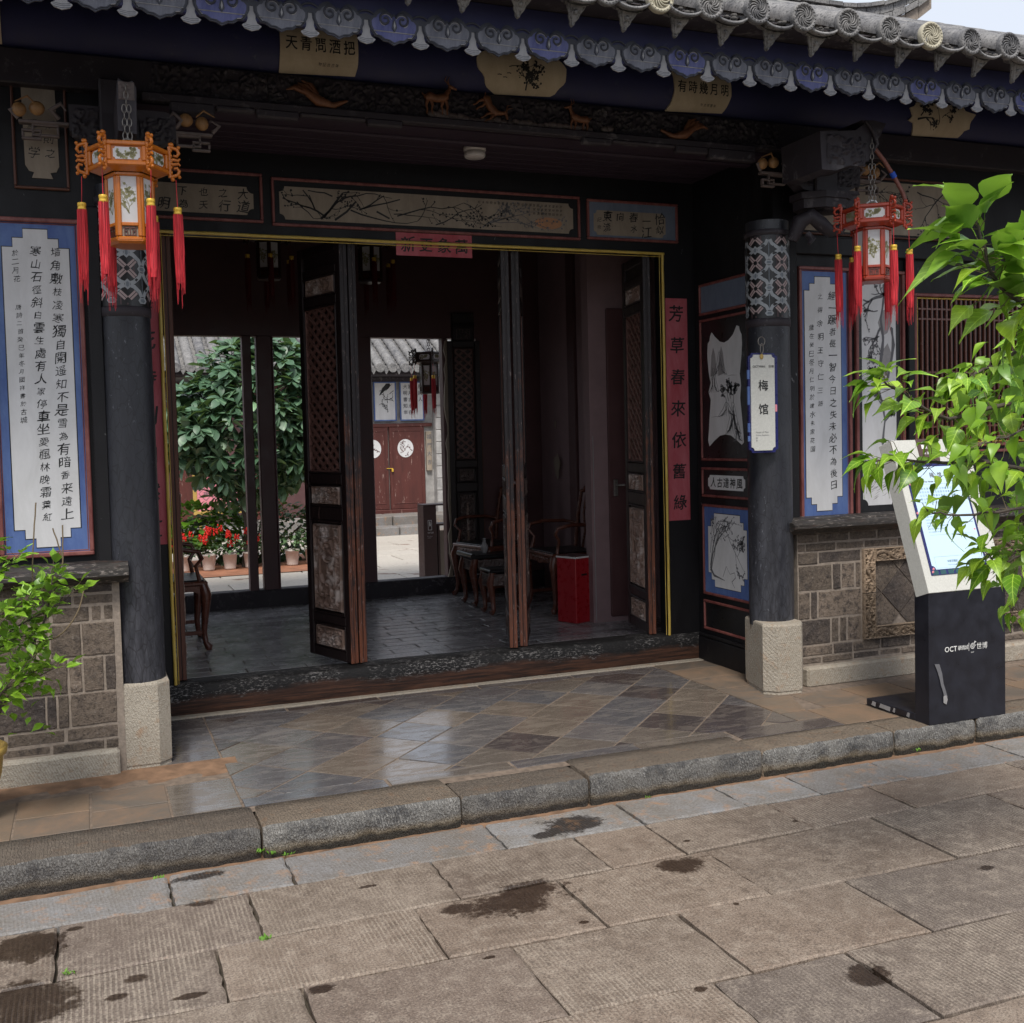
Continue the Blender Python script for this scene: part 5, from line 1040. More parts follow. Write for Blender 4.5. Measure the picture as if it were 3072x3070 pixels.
plaque('scroll shaped cream plaque reading 有時幾月明, right of the middle under the eaves', [(2.965, 3.165), (3.30, 3.168), (3.325, 3.21), (3.345, 3.27), (3.345, 3.42), (2.99, 3.42), (2.995, 3.27), (2.985, 3.21)], rw('有時幾月明', 3.005, 3.335, 3.300, .064))
def pic2(m, f):
    for u, v, a, l, w in ((4.62, 3.26, .1, .12, .012), (4.64, 3.28, .6, .08, .008), (4.78, 3.24, 1.3, .12, .005), (4.80, 3.28, .6, .08, .004)): branch(m, u, v, a, l, w, lambda a_, b_, c_=0: f(a_, b_, .0086), 0, 2, 0, None, .8)
plaque('fish tailed cream plaque with ink painting, above the right lantern', [(4.62, 3.165), (4.95, 3.168), (4.975, 3.20), (4.99, 3.235), (5.02, 3.225), (5.015, 3.27), (5.06, 3.32), (4.99, 3.31), (4.97, 3.36), (4.62, 3.36), (4.60, 3.33), (4.56, 3.33), (4.585, 3.27), (4.54, 3.235), (4.595, 3.235), (4.61, 3.2)], pic2)
plaque('cream plaque at the far upper left corner of the picture', [(-.62, 3.17), (-.252, 3.17), (-.252, 3.42), (-.62, 3.42)], lambda m, f: None)
# porch ceiling
pc = thing('porch_ceiling', 'dark plank ceiling of the porch behind the carved beam', 'ceiling', (2, 5.6, 3.03), kind='structure')
for i in range(9):
    m = MB(); y = 5.24+i*.094; m.box(-.3 if i else X0r, 3.75, y+.002, y+.092, 3.035, 3.06, 0, .003); m.build('ceiling_plank', 'dark_purple', pc)
m = MB(); m.box(X0r, X1r, 5.24, 5.40, 3.0, 3.6); m.build('beam_backing', 'dark_purple', pc); m = MB(); m.box(.2, 3.66, 5.40, 5.46, 2.985, 3.04, 0, .008); m.build('cross_beam', 'dark_purple', pc)
m = MB(); m.lathe([(.0, 2.975), (.052, 2.975), (.057, 2.982), (.057, 3.003), (.053, 3.005), (.053, 3.009), (.060, 3.011), (.060, 3.030), (.055, 3.036)], (2.04, 5.62, 0), 32); o = m.build('smoke_detector', 'lamp_plastic', None, label='round white smoke detector on the dark porch ceiling above the door', cat='smoke detector')

# ---------------------------------------------------------------- bracket sets
def frets(m, f, x0, x1, z0, z1, t=.011):
    m.box(x0, x1, z0, z0+t, -.012, .012, 0, .003, f); m.box(x0, x1, z1-t, z1, -.012, .012, 0, .003, f); m.box(x0, x0+t, z0+t, z1-t, -.012, .012, 0, .003, f); m.box(x1-t, x1, z0+t, z1-t, -.012, .012, 0, .003, f)
def bracket(label, cx, cy, sgn):
    t = thing('bracket_set', label, 'bracket', (cx, cy, 2.62), 'carved bracket sets on the porch columns'); f = FR(cy-.07)
    m = MB(); P = [(-.20, -.0), (-.15, -.035), (.15, -.035), (.20, 0), (.13, .035), (-.13, .035)]; g = F2((cx+.02, cy-.05, 2.72), (1, 0, 0), (0, -1, 0), (0, 0, 1)); PP = [(.17*math.cos(a), .13*math.sin(a)) for a in [PI/8+i*PI/4 for i in range(8)]]; m.prism(PP, g, -.05, .03, 0, True, True); m.prism([(a*1.12, b*1.12) for a, b in PP], g, .0, .035, 0, True, True); m.build('bracket_plate', 'beam_wood', t)
    m = MB(); P = [(-.20, .13), (-.20, .02), (-.14, -.03), (.0, -.05), (.14, -.03), (.24, .015), (.24, .11), (.20, .13)]; m.prism([(cx+a, 2.80+b) for a, b in P], f, -.05, .035, 0, True, True)
    m.box(cx-.075, cx+.075, 2.75, 3.05, -.1, .055, 0, .008, f); m.build('bracket_block', 'beam_wood', t)
    m = MB(); relief(m, cx-.19, cx-.08, 2.79, 2.92, f, .012, 5, False, 0, .005, .0365, .02); relief(m, cx+.085, cx+.23, 2.80, 2.90, f, .012, 6, False, 0, .005, .0365, .02); m.build('bracket_carving', 'beam_wood', t)
    for s in (-1, 1):
        m = MB(); a = cx+s*.24; frets(m, f, *(sorted((a+s*.0, a+s*.11))), 2.79, 2.845); frets(m, f, *(sorted((a+s*.07, a+s*.15))), 2.775, 2.82); m.box(*sorted((cx+s*.2, a+s*.16)), 2.842, 2.856, -.02, .02, 0, .003, f); m.build('fret_arm', 'cloud_gray', t)
        m = MB(); m.sphere((a+s*.065-.02, cy-.09, 2.905), .032, 12, 0, (1, .8, .95)); m.sphere((a+s*.135-.02, cy-.09, 2.895), .031, 12, 0, (.95, .8, 1)); m.tube([(a+s*.09, cy-.10, 2.92), (a+s*.12, cy-.12, 2.945), (a+s*.17, cy-.10, 2.925)], [.004, .006, .002], 5); m.build('gilt_fruit', 'gilt', t)
        m = MB(); m.tube([(a+s*.0, cy-.08, 2.87), (a+s*.03, cy-.10, 2.90), (a-s*.01, cy-.10, 2.93), (a-s*.03, cy-.10, 2.90)], [.012, .013, .010, .004], 6); m.tube([(a+s*.16, cy-.08, 2.86), (a+s*.19, cy-.09, 2.89), (a+s*.15, cy-.1, 2.91)], [.01, .01, .003], 6); m.build('scroll_leaf', 'cloud_gray', t)['kind'] = 'stuff'
    return t
bracket('bracket set with two golden fruits on the left column, behind the left lantern chain', .20, 5.20, 1)
bracket('bracket set with golden fruits on the right column, left of the right lantern', 3.86, 5.10, -1)
# projecting beam heads that carry the lanterns
t = thing('beam_head', 'upright tongue of a beam end carrying the left lantern chain', 'beam end', (.215, 4.62, 2.7)); m = MB(); P = [(.178, 2.70), (.248, 2.69), (.253, 2.87), (.238, 2.898), (.215, 2.885), (.186, 2.902), (.18, 2.88)]; m.prism(P, FR(4.62), -.50, .02, 0, True, True); m.build('tongue', 'beam_wood', t)
m = MB(); relief(m, .185, .245, 2.82, 2.89, FR(4.62), .008, 3, False, 0, .004, .0215, .02); m.build('tongue_carving', 'cloud_gray', t)
t = thing('beam_head', 'dragon shaped beam end carrying the right lantern chain', 'beam end', (3.83, 4.75, 2.8)); f = FR(4.62)
m = MB(); P = [(3.52, 2.99), (3.64, 3.0), (3.74, 3.01), (3.80, 3.05), (3.78, 3.065), (3.86, 3.07), (3.935, 3.06), (3.90, 3.0), (3.86, 2.95), (3.85, 2.90), (3.82, 2.86), (3.76, 2.855), (3.70, 2.83), (3.62, 2.80), (3.53, 2.80)]; m.prism([(a, b-.03) for a, b in P], f, -.30, .03, 0, True, True); m.build('dragon_head', 'beam_wood', t)
m = MB(); relief(m, 3.56, 3.80, 2.80, 2.95, f, .018, 9, False, 0, .005, .0315, .02); m.tube([f(3.80, 3.03, .04), f(3.84, 2.98, .045), f(3.87, 2.92, .04), f(3.84, 2.87, .04)], [.008, .012, .010, .004], 6); m.build('dragon_carving', 'beam_wood', t)
t = thing('corbel', 'curled elephant trunk shaped corbel beside the painted band of the right column', 'bracket', (3.8, 5.05, 2.6)); m = MB()
m.tube([(3.68, 5.05, 2.50), (3.71, 5.02, 2.60), (3.77, 5.0, 2.63), (3.82, 4.98, 2.585), (3.87, 4.97, 2.545), (3.93, 4.96, 2.555), (3.965, 4.95, 2.60), (3.955, 4.95, 2.64)], [.03, .045, .042, .040, .036, .030, .020, .008], 10); m.tube([(3.74, 5.0, 2.53), (3.76, 4.98, 2.50), (3.73, 4.97, 2.47)], [.02, .022, .01], 7)
m.build('trunk', 'beam_wood', t); m = MB(); m.box(3.83, 3.93, 4.95, 5.06, 2.66, 2.74, 0, .01); m.prism([(3.80, 2.74), (4.06, 2.75), (4.05, 2.77), (3.80, 2.765)], FR(4.98), -.06, .03, 0, True, True); m.prism([(3.94, 2.745), (4.05, 2.75), (4.02, 2.69), (3.99, 2.64), (3.96, 2.61), (3.93, 2.65)], FR(4.98), -.04, .02, 0, True, True); m.tube([(3.88, 4.945, 2.70), (3.88, 4.935, 2.70)], .016, 10); m.build('corbel_block', 'beam_wood', t)

# ================================================================ LANTERNS
def lantern(name, label, x, y, z, wood, zrot=0, hook=2.9, grp='hexagonal wooden palace lanterns with red tassels'):
    """z = top of the wooden body"""
    t = thing(name, label, 'lantern', (x, y, z), grp); rt = Matrix.Rotation(zrot, 3, 'Z')
    def T(p): q = rt @ Vector(p); return (q.x+x, q.y+y, q.z+z)
    def build(m, nm, mt, par=None): m.v = [T(p) for p in m.v]; return m.build(nm, mt, par or t)
    Rt, Rb = .150, .093; hx = lambda r, a: (r*math.sin(a), -r*math.cos(a))
    A = [(-30+60*i)*PI/180 for i in range(7)]
    def side(r0, r1, i):
        """panel frame between corners i, i+1; r0 radius at top"""
        p, q = hx(r0, A[i]), hx(r0, A[i+1]); mid = Vector(((p[0]+q[0])/2, (p[1]+q[1])/2, 0)); ux = Vector((q[0]-p[0], q[1]-p[1], 0)); L = ux.length; return F2(mid, ux, (0, 0, 1), mid.normalized()), L
    for i in range(6):
        f, L = side(Rt, Rt, i); h = L/2
        m = MB(); frame_trim(m, -h+.002, h-.002, -.098, -.004, .018, f, -.014, .004); m.box(-h+.018, h-.018, -.080, -.022, -.010, -.008, 0, 0, f); build(m, 'crown_frame', wood)
        m = MB(); m.prism(notched(-h+.026, h-.026, -.074, -.028, .008, 3), f, -.008, -.0055); o = build(m, 'crown_pane', 'plaster' if wood != 'lantern_red' or i != 5 else 'tan_plaster')
        m = MB()
        for k in range(5): branch(m, jit(.02), -.060+jit(.01), R.uniform(0, 3.1), .03, .0022, f, -.0050, 1, 0, lambda u, v: -h+.032 < u < h-.032 and -.07 < v < -.032, .7)
        build(m, 'pane_painting', 'olive_ink', None)
        # sloping underside
        a, b, c, d = hx(Rt-.004, A[i]), hx(Rt-.004, A[i+1]), hx(Rb+.012, A[i+1]), hx(Rb+.012, A[i]); m = MB(); m.add([(*a, -.098), (*b, -.098), (*c, -.112), (*d, -.112)], [(0, 1, 2, 3)]); m.add([(*hx(Rt-.006, A[i]), -.006), (*hx(Rt-.006, A[i+1]), -.006), (0, 0, .0)], [(0, 1, 2)]); build(m, 'crown_underside', wood)
        f, L = side(Rb, Rb, i); h = L/2
        m = MB(); frame_trim(m, -h+.001, h-.001, -.375, -.110, .016, f, -.010, .003); m.box(-h+.016, h-.016, -.318, -.305, -.010, .003, 0, .002, f); build(m, 'body_frame', wood)
        m = MB(); m.box(-h+.015, h-.015, -.306, -.122, -.008, -.006, 0, 0, f); build(m, 'body_pane', 'plaster')
        m = MB()
        for k in range(4): branch(m, jit(.004), -.27, PI/2+jit(.7), .075, .0028, f, -.0055, 2, 0, lambda u, v: abs(u) < h-.018 and -.30 < v < -.13, .3)
        build(m, 'pane_painting', 'olive_ink')
        m = MB(); m.box(-h+.015, h-.015, -.360, -.317, -.009, -.007, 0, 0, f); build(m, 'lower_pane', 'tan_plaster' if wood == 'lantern_orange' else wood)
        m = MB()
        for (u0, u1, v0, v1) in ((-.022, -.004, -.328, -.324), (-.022, -.018, -.352, -.324), (-.022, -.008, -.340, -.336), (-.012, -.008, -.352, -.336), (.004, .022, -.328, -.324), (.018, .022, -.352, -.324), (.008, .022, -.340, -.336), (.008, .012, -.352, -.336), (-.002, .002, -.358, -.32), (-.022, .022, -.356, -.352)): m.box(u0, u1, v0, v1, -.007, -.002, 0, 0, f)
        build(m, 'fretwork', 'rosewood')
    m = MB(); m.lathe([(0, -.385), (Rb*.9, -.385), (Rb*1.02, -.376), (Rb*1.02, -.372)], (0, 0, 0), 6, 0, False, -PI/2-PI/6, 2*PI-PI/2-PI/6); build(m, 'bottom_plate', wood)
    for i in range(6):
        a = A[i]; d = Vector((math.sin(a), -math.cos(a), 0)); c = d*(Rt+.004); B = lambda r, zz: c+d*r+Vector((0, 0, zz)); m = MB()
        m.tube([B(0, .012), B(0, -.11)], .0075, 6)
        for s in (1, -1):
            q = lambda zz: -.048+s*zz
            m.tube([B(.0, q(.060)), B(.012, q(.056)), B(.030, q(.050)), B(.036, q(.035)), B(.028, q(.022)), B(.016, q(.026))], [.006, .007, .0075, .007, .006, .005], 6); m.tube([B(.0, q(.005)), B(.014, q(.010)), B(.034, q(.006)), B(.040, q(.014))], [.006, .007, .006, .004], 6)
            m.sphere(B(.036, q(.058)), .0075, 7); m.sphere(B(.010, q(.068)), .009, 7)
        for k in range(6): m.sphere(B(.004, .020-.022*k), .0085, 7)
        build(m, 'corner_scroll', wood)
        sw_ = jit(.006), jit(.006); e = B(.022, -.118); l = .105+jit(.006); top = Vector(e)+Vector((sw_[0], sw_[1], -l)); m = MB(); m.tube([e, e+Vector((sw_[0]*.4, sw_[1]*.4, -l*.5)), top], .0016, 5); o = build(m, 'tassel_cord', 'tassel')
        m = MB(); m.lathe([(0, 0), (.015, -.001), (.0165, -.004), (.0165, -.013), (.015, -.015), (.016, -.021), (.016, -.029), (.014, -.032)], top, 12); build(m, 'tassel_cap', 'tassel_gold')
        m = MB(); m.lathe([(.013, -.030), (.0165, -.036), (.0175, -.14), (.0165, -.26), (.012, -.30)], top, 12)
        for k in range(64):
            aa = R.uniform(0, 2*PI); rr = .0175; l2 = R.uniform(.27, .345) if R.random() < .85 else R.uniform(.345, .40); p = top+Vector((rr*math.cos(aa), rr*math.sin(aa), -.028)); q = top+Vector((rr*1.05*math.cos(aa)+jit(.002)+sw_[0]*.5, rr*1.05*math.sin(aa)+jit(.002), -.18)); w = top+Vector((rr*.8*math.cos(aa)+jit(.004)+sw_[0], rr*.8*math.sin(aa)+jit(.004)+sw_[1], -l2)); m.tube([p, q, w], [.0014, .0014, .0008], 3, 0, False)
        build(m, 'tassel', 'tassel')
    if hook:
        m = MB(); zz = 0; k = 0; L = hook-z
        while zz < L:
            for sx in ((0,) if zz > L*.62 else (-.009, .009)):
                vert = k % 2; P = []
                for a in range(11):
                    th = a/10*2*PI; u, v = .0085*math.cos(th), .017*math.sin(th); P.append((sx+(u if vert else 0), (0 if vert else u), .008+zz+v+.012))
                m.tube(P, .0022, 5)
            zz += .0265; k += 1
        build(m, 'chain', 'chain'); m = MB(); m.tube([(-.02, 0, 0), (-.03, 0, .02), (-.01, 0, .035), (.015, 0, .032), (.03, 0, .01)], .004, 6); m.lathe([(0, .012), (.05, .010), (.055, 0)], (0, 0, 0), 12); build(m, 'hanging_hook', 'white' if wood != 'lantern_orange' else 'chain')
    return t
lantern('palace_lantern', 'orange hexagonal lantern with red tassels, hanging before the left column', .212, 4.58, 2.628, 'lantern_orange', -.10, 2.86)
lr = lantern('palace_lantern', 'red brown hexagonal lantern with red tassels, hanging at the right beside the leafy branches', 3.835, 4.58, 2.594, 'lantern_red', -.62, 2.93)
t = thing('cable_conduit', 'red brown cable with a blue tape band running down to the right lantern', 'cable', (3.95, 4.58, 2.6)); m = MB(); m.tube([(3.87, 4.6, 2.90), (3.92, 4.59, 2.84), (3.975, 4.58, 2.76), (4.02, 4.57, 2.68), (4.045, 4.56, 2.60)], .011, 10); m.build('conduit', 'conduit', t); m = MB(); m.tube([(3.962, 4.58, 2.78), (3.978, 4.58, 2.755)], .0145, 10); m.build('tape_band', 'blue_tape', t)
# ================================================================ ENTRY ROOM
FZ = .12
room = thing('room_floor', 'dark glossy floor of long grey brick pavers inside the gatehouse', 'floor', (2, 7.6, FZ), kind='structure')
m = MB(); m.box(-.9, 3.95, 6.15, 9.15, -.05, FZ-.0016); m.build('bedding', 'street_joint', room)
rr = 0; y = 6.19
while y < 8.98:
    x = -.65+((rr % 2)*.19)+jit(.03)
    while x < 3.85:
        L = .37+jit(.02)
        if x+L > -.2: slab([(x+.004, y+.006), (min(x+L, 3.86)-.004, y+.006), (min(x+L, 3.86)-.004, y+.1195), (x+.004, y+.1195)], FZ+jit(.0004), .012, .002, .0004, 1, .0008).build('floor_brick', 'paver', room)
        x += L
    y += .1255; rr += 1
rw_ = thing('room_shell', 'dark timber walls and ceiling of the entry room behind the doorway', 'room', (2, 7.6, 0)); m = MB()
m.box(-.95, -.9, 6.17, 9.0, 0, 3.3); m.build('side_wall', 'room_wood', rw_); m = MB(); m.box(3.86, 3.92, 6.17, 9.0, 0, 3.3); m.build('side_wall', 'room_wall', rw_)
m = MB(); m.box(-.95, .21, 6.17, 6.22, 0, 3.3); m.box(3.66, 3.92, 6.17, 6.22, 0, 3.3); m.build('front_wall', 'room_wood', rw_)
for i in range(10): m = MB(); m.box(-.95, 3.92, 6.1+i*.31, 6.1+i*.31+.305, 3.2, 3.24, 0, .004); m.build('ceiling_board', 'room_wood', rw_)
for y in (6.9, 7.7, 8.5): m = MB(); m.box(-.9, 3.86, y, y+.12, 3.02, 3.2, 0, .01); m.build('ceiling_beam', 'room_wood', rw_)
# back wall with openings
bw = thing('back_doorway', 'dark posts, lintel and threshold of the rear opening toward the courtyard', 'doorway', (2, 9.0, 0)); m = MB(); m.box(-.95, 3.92, 8.98, 9.08, 2.325, 3.3); m.build('lintel', 'room_wood', bw)
m = MB(); m.box(-.95, .30, 8.98, 9.08, .1, 2.33); m.build('back_wall_board', 'room_wood', bw)
for x0, x1, nm in ((.30, .42, 'post'), (1.222, 1.292, 'post'), (1.335, 1.455, 'post'), (1.455, 1.47, 'post'), (2.05, 2.283, 'post'), (2.91, 2.955, 'post')): m = MB(); m.box(x0, x1, 8.97, 9.07, .1, 2.33, 0, .006); m.build(nm, 'room_wood', bw)
m = MB(); m.box(3.22, 3.90, 8.97, 9.06, .1, 2.33); m.build('back_wall_board', 'room_wood', bw)
m = MB(); m.box(-.5, 3.9, 8.96, 9.10, FZ-.02, .262, 0, .008); m.build('threshold', 'beam_wood', bw)
bl = leaf('door leaf with lattice and carved panels standing in the rear doorway, behind the armchairs', (3.245, 8.93), (-1, .05), (0, -1), wid=.30, z0=.27, z1=2.30, side=0, edge='worn_brown'); bl['group'] = 'rear door leaves'
leaf('door leaf folded against the post of the rear opening, left of the courtyard view', (2.05, 8.93), (-.75, -.2), (0, -1), wid=.33, z0=.27, z1=2.30, side=0, edge='worn_brown')['group'] = 'rear door leaves'
m = MB(); P = [(2.905, .26)]
for i in range(26): P.append((2.925+jit(.014), .3+i*.08))
m.prism([(2.955, .26)]+[(2.955, 2.32)]+P[::-1], FR(8.96), -.01, .012, 0, True, True); m.build('sunlit_edge', 'tan_plaster', bw)  # jagged wall edge, its pale colour stands in for sunlight on it
# right side: panelled wall and side door
pd = thing('side_door', 'plain dark door with a metal handle in the wall right of the red box', 'door', (3.45, 6.9, .12)); fd2 = FR(6.95)
m = MB(); m.box(3.335, 3.86, 6.95, 7.05, .12, 2.9); m.build('door_surround', 'room_wall', pd)
m = MB(); m.box(3.47, 3.66, 6.93, 6.955, .16, 2.35, 0, .004); m.build('door_panel', 'room_wood', pd); m = MB(); m.box(3.50, 3.53, 6.915, 6.93, 1.02, 1.14, 0, .003); m.tube([(3.515, 6.91, 1.10), (3.515, 6.88, 1.10), (3.56, 6.87, 1.10)], .008, 7); m.build('handle', 'chain', pd)
m = MB(); m.box(3.352, 3.356, 6.944, 6.95, .13, 1.45); m.build('white_scratch', 'ink_pale', pd)
wp = thing('wall_panelling', 'dark brown plastered side wall with upright boards behind the armchairs', 'wall', (3.8, 8, .12)); 
for i, (y0, y1, mt) in enumerate(((7.06, 7.5, 'room_wood'), (7.5, 7.62, 'room_wood'), (7.62, 8.15, 'room_wall'), (8.15, 8.3, 'room_wood'), (8.3, 8.93, 'room_wall'))): m = MB(); m.box(3.80-.02*(i % 2), 3.86, y0+.004, y1-.004, .12, 3.2, 0, .006); m.build('wall_board', mt, wp)
m = MB(); f = F2((3.775, 0, 0), (0, -1, 0), (0, 0, 1), (-1, 0, 0)); P = [(.06*math.cos(a)*(1+.35*math.sin(a*3)), .10*math.sin(a)*(1+.15*math.cos(a*5))) for a in [i*PI/12 for i in range(24)]]; m.prism([(-8.53+a*.9, 1.20+b) for a, b in P], f, 0, .004); m.prism([(-8.55+a*.25, 1.56+b*.3) for a, b in P], f, 0, .004); m.build('bare_patch', 'tan_plaster', wp)
# red donation box
t = thing('red_box', 'tall red metal box with a handle slot, right of the edge-on door leaves', 'box', (3.25, 7.05, .12)); rz = Matrix.Rotation(.36, 3, 'Z')
def rb(m): m.v = [tuple(Vector((3.255, 7.09, 0)) + rz @ Vector((v[0], v[1], v[2]))) for v in m.v]; return m
m = MB(); m.box(-.085, .085, -.095, .095, .122, .585, 0, .004); rb(m).build('box_body', 'red_metal', t); m = MB(); m.box(-.090, .090, -.10, .10, .59, .598, 0, .002); m.box(-.088, .088, -.098, .098, .585, .592, 0, .001); rb(m).build('lid_rim', 'print_white', t); m = MB(); m.box(-.083, .083, -.093, .093, .598, .602); rb(m).build('lid', 'room_wood', t)
m = MB(); m.box(-.028, .028, -.0965, -.094, .46, .474, 0, .001); rb(m).build('handle_slot', 'black', t)
# armchairs
def armchair(label, x, y, rz, src=None):
    if src: return copytree(src, (x, y, FZ), None, label=label)
    t = thing('armchair', label, 'chair', (0, 0, 0), 'carved rosewood armchairs'); w, d = .27, .22
    m = MB(); m.box(-w, w, -d, d, .42, .45, 0, .008); m.build('seat', 'rosewood', t); m = MB(); m.box(-w+.03, w-.03, -d+.02, d-.04, .45, .458, 0, .004); m.build('seat_panel', 'black', t)
    m = MB(); m.prism([(-w+.02, .42), (w-.02, .42), (w-.02, .35), (w-.07, .37), (w-.12, .385), (0, .36), (-w+.12, .385), (-w+.07, .37), (-w+.02, .35)], FR(-d+.02), -.02, .008, 0, True, True); relief(m, -.16, .16, .372, .412, FR(-d+.011), .008, 4, False, 0, .006); m.build('apron', 'rosewood', t)
    for s in (-1, 1): m = MB(); m.prism([(-d+.02, .42), (d-.02, .42), (d-.02, .36), (d-.10, .385), (-d+.10, .385), (-d+.02, .36)], F2((s*(w-.02), 0, 0), (0, 1, 0), (0, 0, 1), (s, 0, 0)), -.015, .008, 0, True, True); m.build('apron', 'rosewood', t)
    for sx in (-1, 1):
        for sy in (-1, 1):
            x_, y_ = sx*(w-.03), sy*(d-.03); m = MB(); m.tube([(x_, y_, .43), (x_+sx*.018, y_+sy*.018, .36), (x_+sx*.010, y_+sy*.010, .25), (x_-sx*.002, y_-sy*.002, .12), (x_+sx*.006, y_+sy*.006, .045), (x_+sx*.024, y_+sy*.024, .018), (x_+sx*.020, y_+sy*.020, .002)], [.030, .036, .026, .019, .018, .026, .020], 8); m.build('leg', 'rosewood', t)
    for s in (-1, 1): m = MB(); m.box(-w+.04, w-.04, s*(d-.04)-.008, s*(d-.04)+.008, .10, .125, 0, .003) if s > 0 else m.box(s*(w-.03)-.008, s*(w-.03)+.008, -d+.04, d-.04, .10, .125, 0, .003); m.build('stretcher', 'rosewood', t)
    m = MB(); m.box(-w+.02, -w+.036, -d+.04, d-.04, .10, .125, 0, .003); m.box(w-.036, w-.02, -d+.04, d-.04, .10, .125, 0, .003); m.build('stretcher', 'rosewood', t)
    m = MB(); yb = d-.02
    for s in (-1, 1): m.tube([(s*(w-.05), yb, .44), (s*(w-.06), yb+.01, .62), (s*(w-.08), yb+.03, .80), (s*(w-.10), yb+.04, .90)], [.016, .016, .015, .014], 7); m.tube([(s*.11, yb+.01, .45), (s*.07, yb+.015, .58), (s*.12, yb+.03, .72), (s*.08, yb+.04, .88)], .010, 6)
    m.tube([(-w+.09, yb+.04, .895), (-.12, yb+.045, .905), (-.06, yb+.05, .945), (0, yb+.05, .955), (.06, yb+.05, .945), (.12, yb+.045, .905), (w-.09, yb+.04, .895)], [.015, .020, .030, .034, .030, .020, .015], 8); m.build('back_frame', 'rosewood', t)
    m = MB(); m.prism([(-.04, .455), (.04, .455), (.035, .52), (.055, .60), (.05, .68), (.03, .74), (.04, .90), (-.04, .90), (-.03, .74), (-.05, .68), (-.055, .60), (-.035, .52)], F2((0, yb+.012, 0), (1, 0, 0), (0, .10, 1), (0, -1, .1)), -.008, .006, 0, True, True); relief(m, -.03, .03, .56, .69, F2((0, yb+.012, 0), (1, 0, 0), (0, .10, 1), (0, -1, .1)), .008, 8, False, 0, .004, .006); m.build('back_splat', 'rosewood', t)
    for s in (-1, 1): m = MB(); m.tube([(s*(w-.06), yb+.01, .64), (s*(w-.01), yb-.08, .66), (s*(w+.0), -.06, .665), (s*(w+.005), -d+.05, .645), (s*(w-.005), -d+.03, .60), (s*(w-.03), -d+.07, .55), (s*(w-.02), -d+.05, .45)], [.012, .014, .015, .015, .013, .012, .014], 7); m.build('armrest', 'rosewood', t)
    t.location = (x, y, FZ); t.rotation_euler.z = rz; return t
c0 = armchair('dark rosewood armchair at the left edge of the doorway, beside the courtyard opening', .50, 7.55, PI/2)
c1 = armchair('farther rosewood armchair against the right wall, its back rising beside the red box', 3.46, 7.72, 0, c0); c1.rotation_euler.z = -PI/2+.0
c2_ = armchair('rosewood armchair behind the edge-on door leaves, nearest the rear opening', 3.18, 8.60, 0, c0); c2_.rotation_euler.z = -PI/2+.25
t = thing('tea_table', 'small dark carved tea table with scroll ends between the armchairs', 'table', (3.05, 8.25, FZ)); m = MB(); m.box(2.82, 3.32, 8.08, 8.42, .50, .53, 0, .008); m.build('table_top', 'black', t); m = MB()
for x in (2.83, 3.31): m.tube([(x, 8.07, .525), (x, 8.43, .525)], .022, 10)
m.build('scroll_end', 'black', t); m = MB(); relief(m, 2.88, 3.10, .40, .49, FR(8.10), .012, 21, False, 0, .006); relief(m, -8.40, -8.10, .40, .49, F2((2.85, 0, 0), (0, -1, 0), (0, 0, 1), (-1, 0, 0)), .012, 22, False, 0, .006); m.build('carved_apron', 'carved_dark', t)
for x in (2.86, 3.28):
    for y in (8.12, 8.38): m = MB(); s = 1 if x > 3 else -1; m.tube([(x, y, .50), (x+s*.02, y, .40), (x, y, .25), (x-s*.005, y, .16), (x+s*.02, y-.01, .135)], [.03, .034, .022, .018, .026], 8); m.build('leg', 'rosewood', t)
t = thing('tea_table', 'low glossy stool table with carved apron in front of the armchairs', 'table', (2.95, 7.75, FZ)); m = MB(); m.box(2.80, 3.12, 7.62, 7.86, .44, .465, 0, .008); m.build('table_top', 'black', t); m = MB(); relief(m, -7.85, -7.63, .33, .43, F2((2.81, 0, 0), (0, -1, 0), (0, 0, 1), (-1, 0, 0)), .014, 23, False, 0, .005); relief(m, 2.82, 3.10, .34, .43, FR(7.63), .012, 24, False, 0, .005); m.build('carved_apron', 'carved_dark', t)
for x in (2.83, 3.09):
    for y in (7.65, 7.83): m = MB(); s = 1 if x > 3 else -1; m.tube([(x, y, .44), (x+s*.018, y, .36), (x, y, .24), (x-s*.005, y, .155), (x+s*.02, y-.01, .135)], [.028, .032, .021, .017, .024], 8); m.build('leg', 'rosewood', t)
m = MB(); m.lathe([(0, 0), (.018, 0), (.022, .012), (.032, .04), (.028, .065), (.012, .09), (.011, .11), (.018, .12)], (2.98, 8.22, .53), 14); m.build('vase', 'ink_pale', None, label='small pale vase on the tea table between the armchairs', cat='vase')
# ================================================================ COURTYARD
court = thing('courtyard_floor', 'pale stone paving of the sunlit inner courtyard', 'courtyard', (3, 13, 0), kind='structure'); m = MB(); m.add([(-6, 9.06, -.02), (12, 9.06, -.02), (12, 17.2, -.02), (-6, 17.2, -.02)], [(0, 1, 2, 3)]); m.build('paving_bed', 'joint', court)
for i in range(13):
    y = 9.10+i*.62; x = .0-(i % 2)*.45
    while x < 7.2: slab([(x+.006, y+.006), (x+.894, y+.006), (x+.894, y+.614), (x+.006, y+.614)], -.002+jit(.002), .02, .006, .003, 2).build('court_slab', 'court', court); x += .9
m = MB(); m.add([(-1, 12.3, .006), (3.1, 12.3, .006), (3.1, 14.2, .006), (-1, 14.2, .006)], [(0, 1, 2, 3)]); m.build('terracotta_strip', 'terracotta', court)
for (y0, y1, z) in ((16.2, 17.3, .13), (16.6, 17.3, .27)):
    x = 2.5
    while x < 7.4: m = MB(); m.box(x+.005, x+.99, y0, y1, z-.16, z, 0, .015); m.build('step_stone', 'gutter_stone', court); x += 1.0
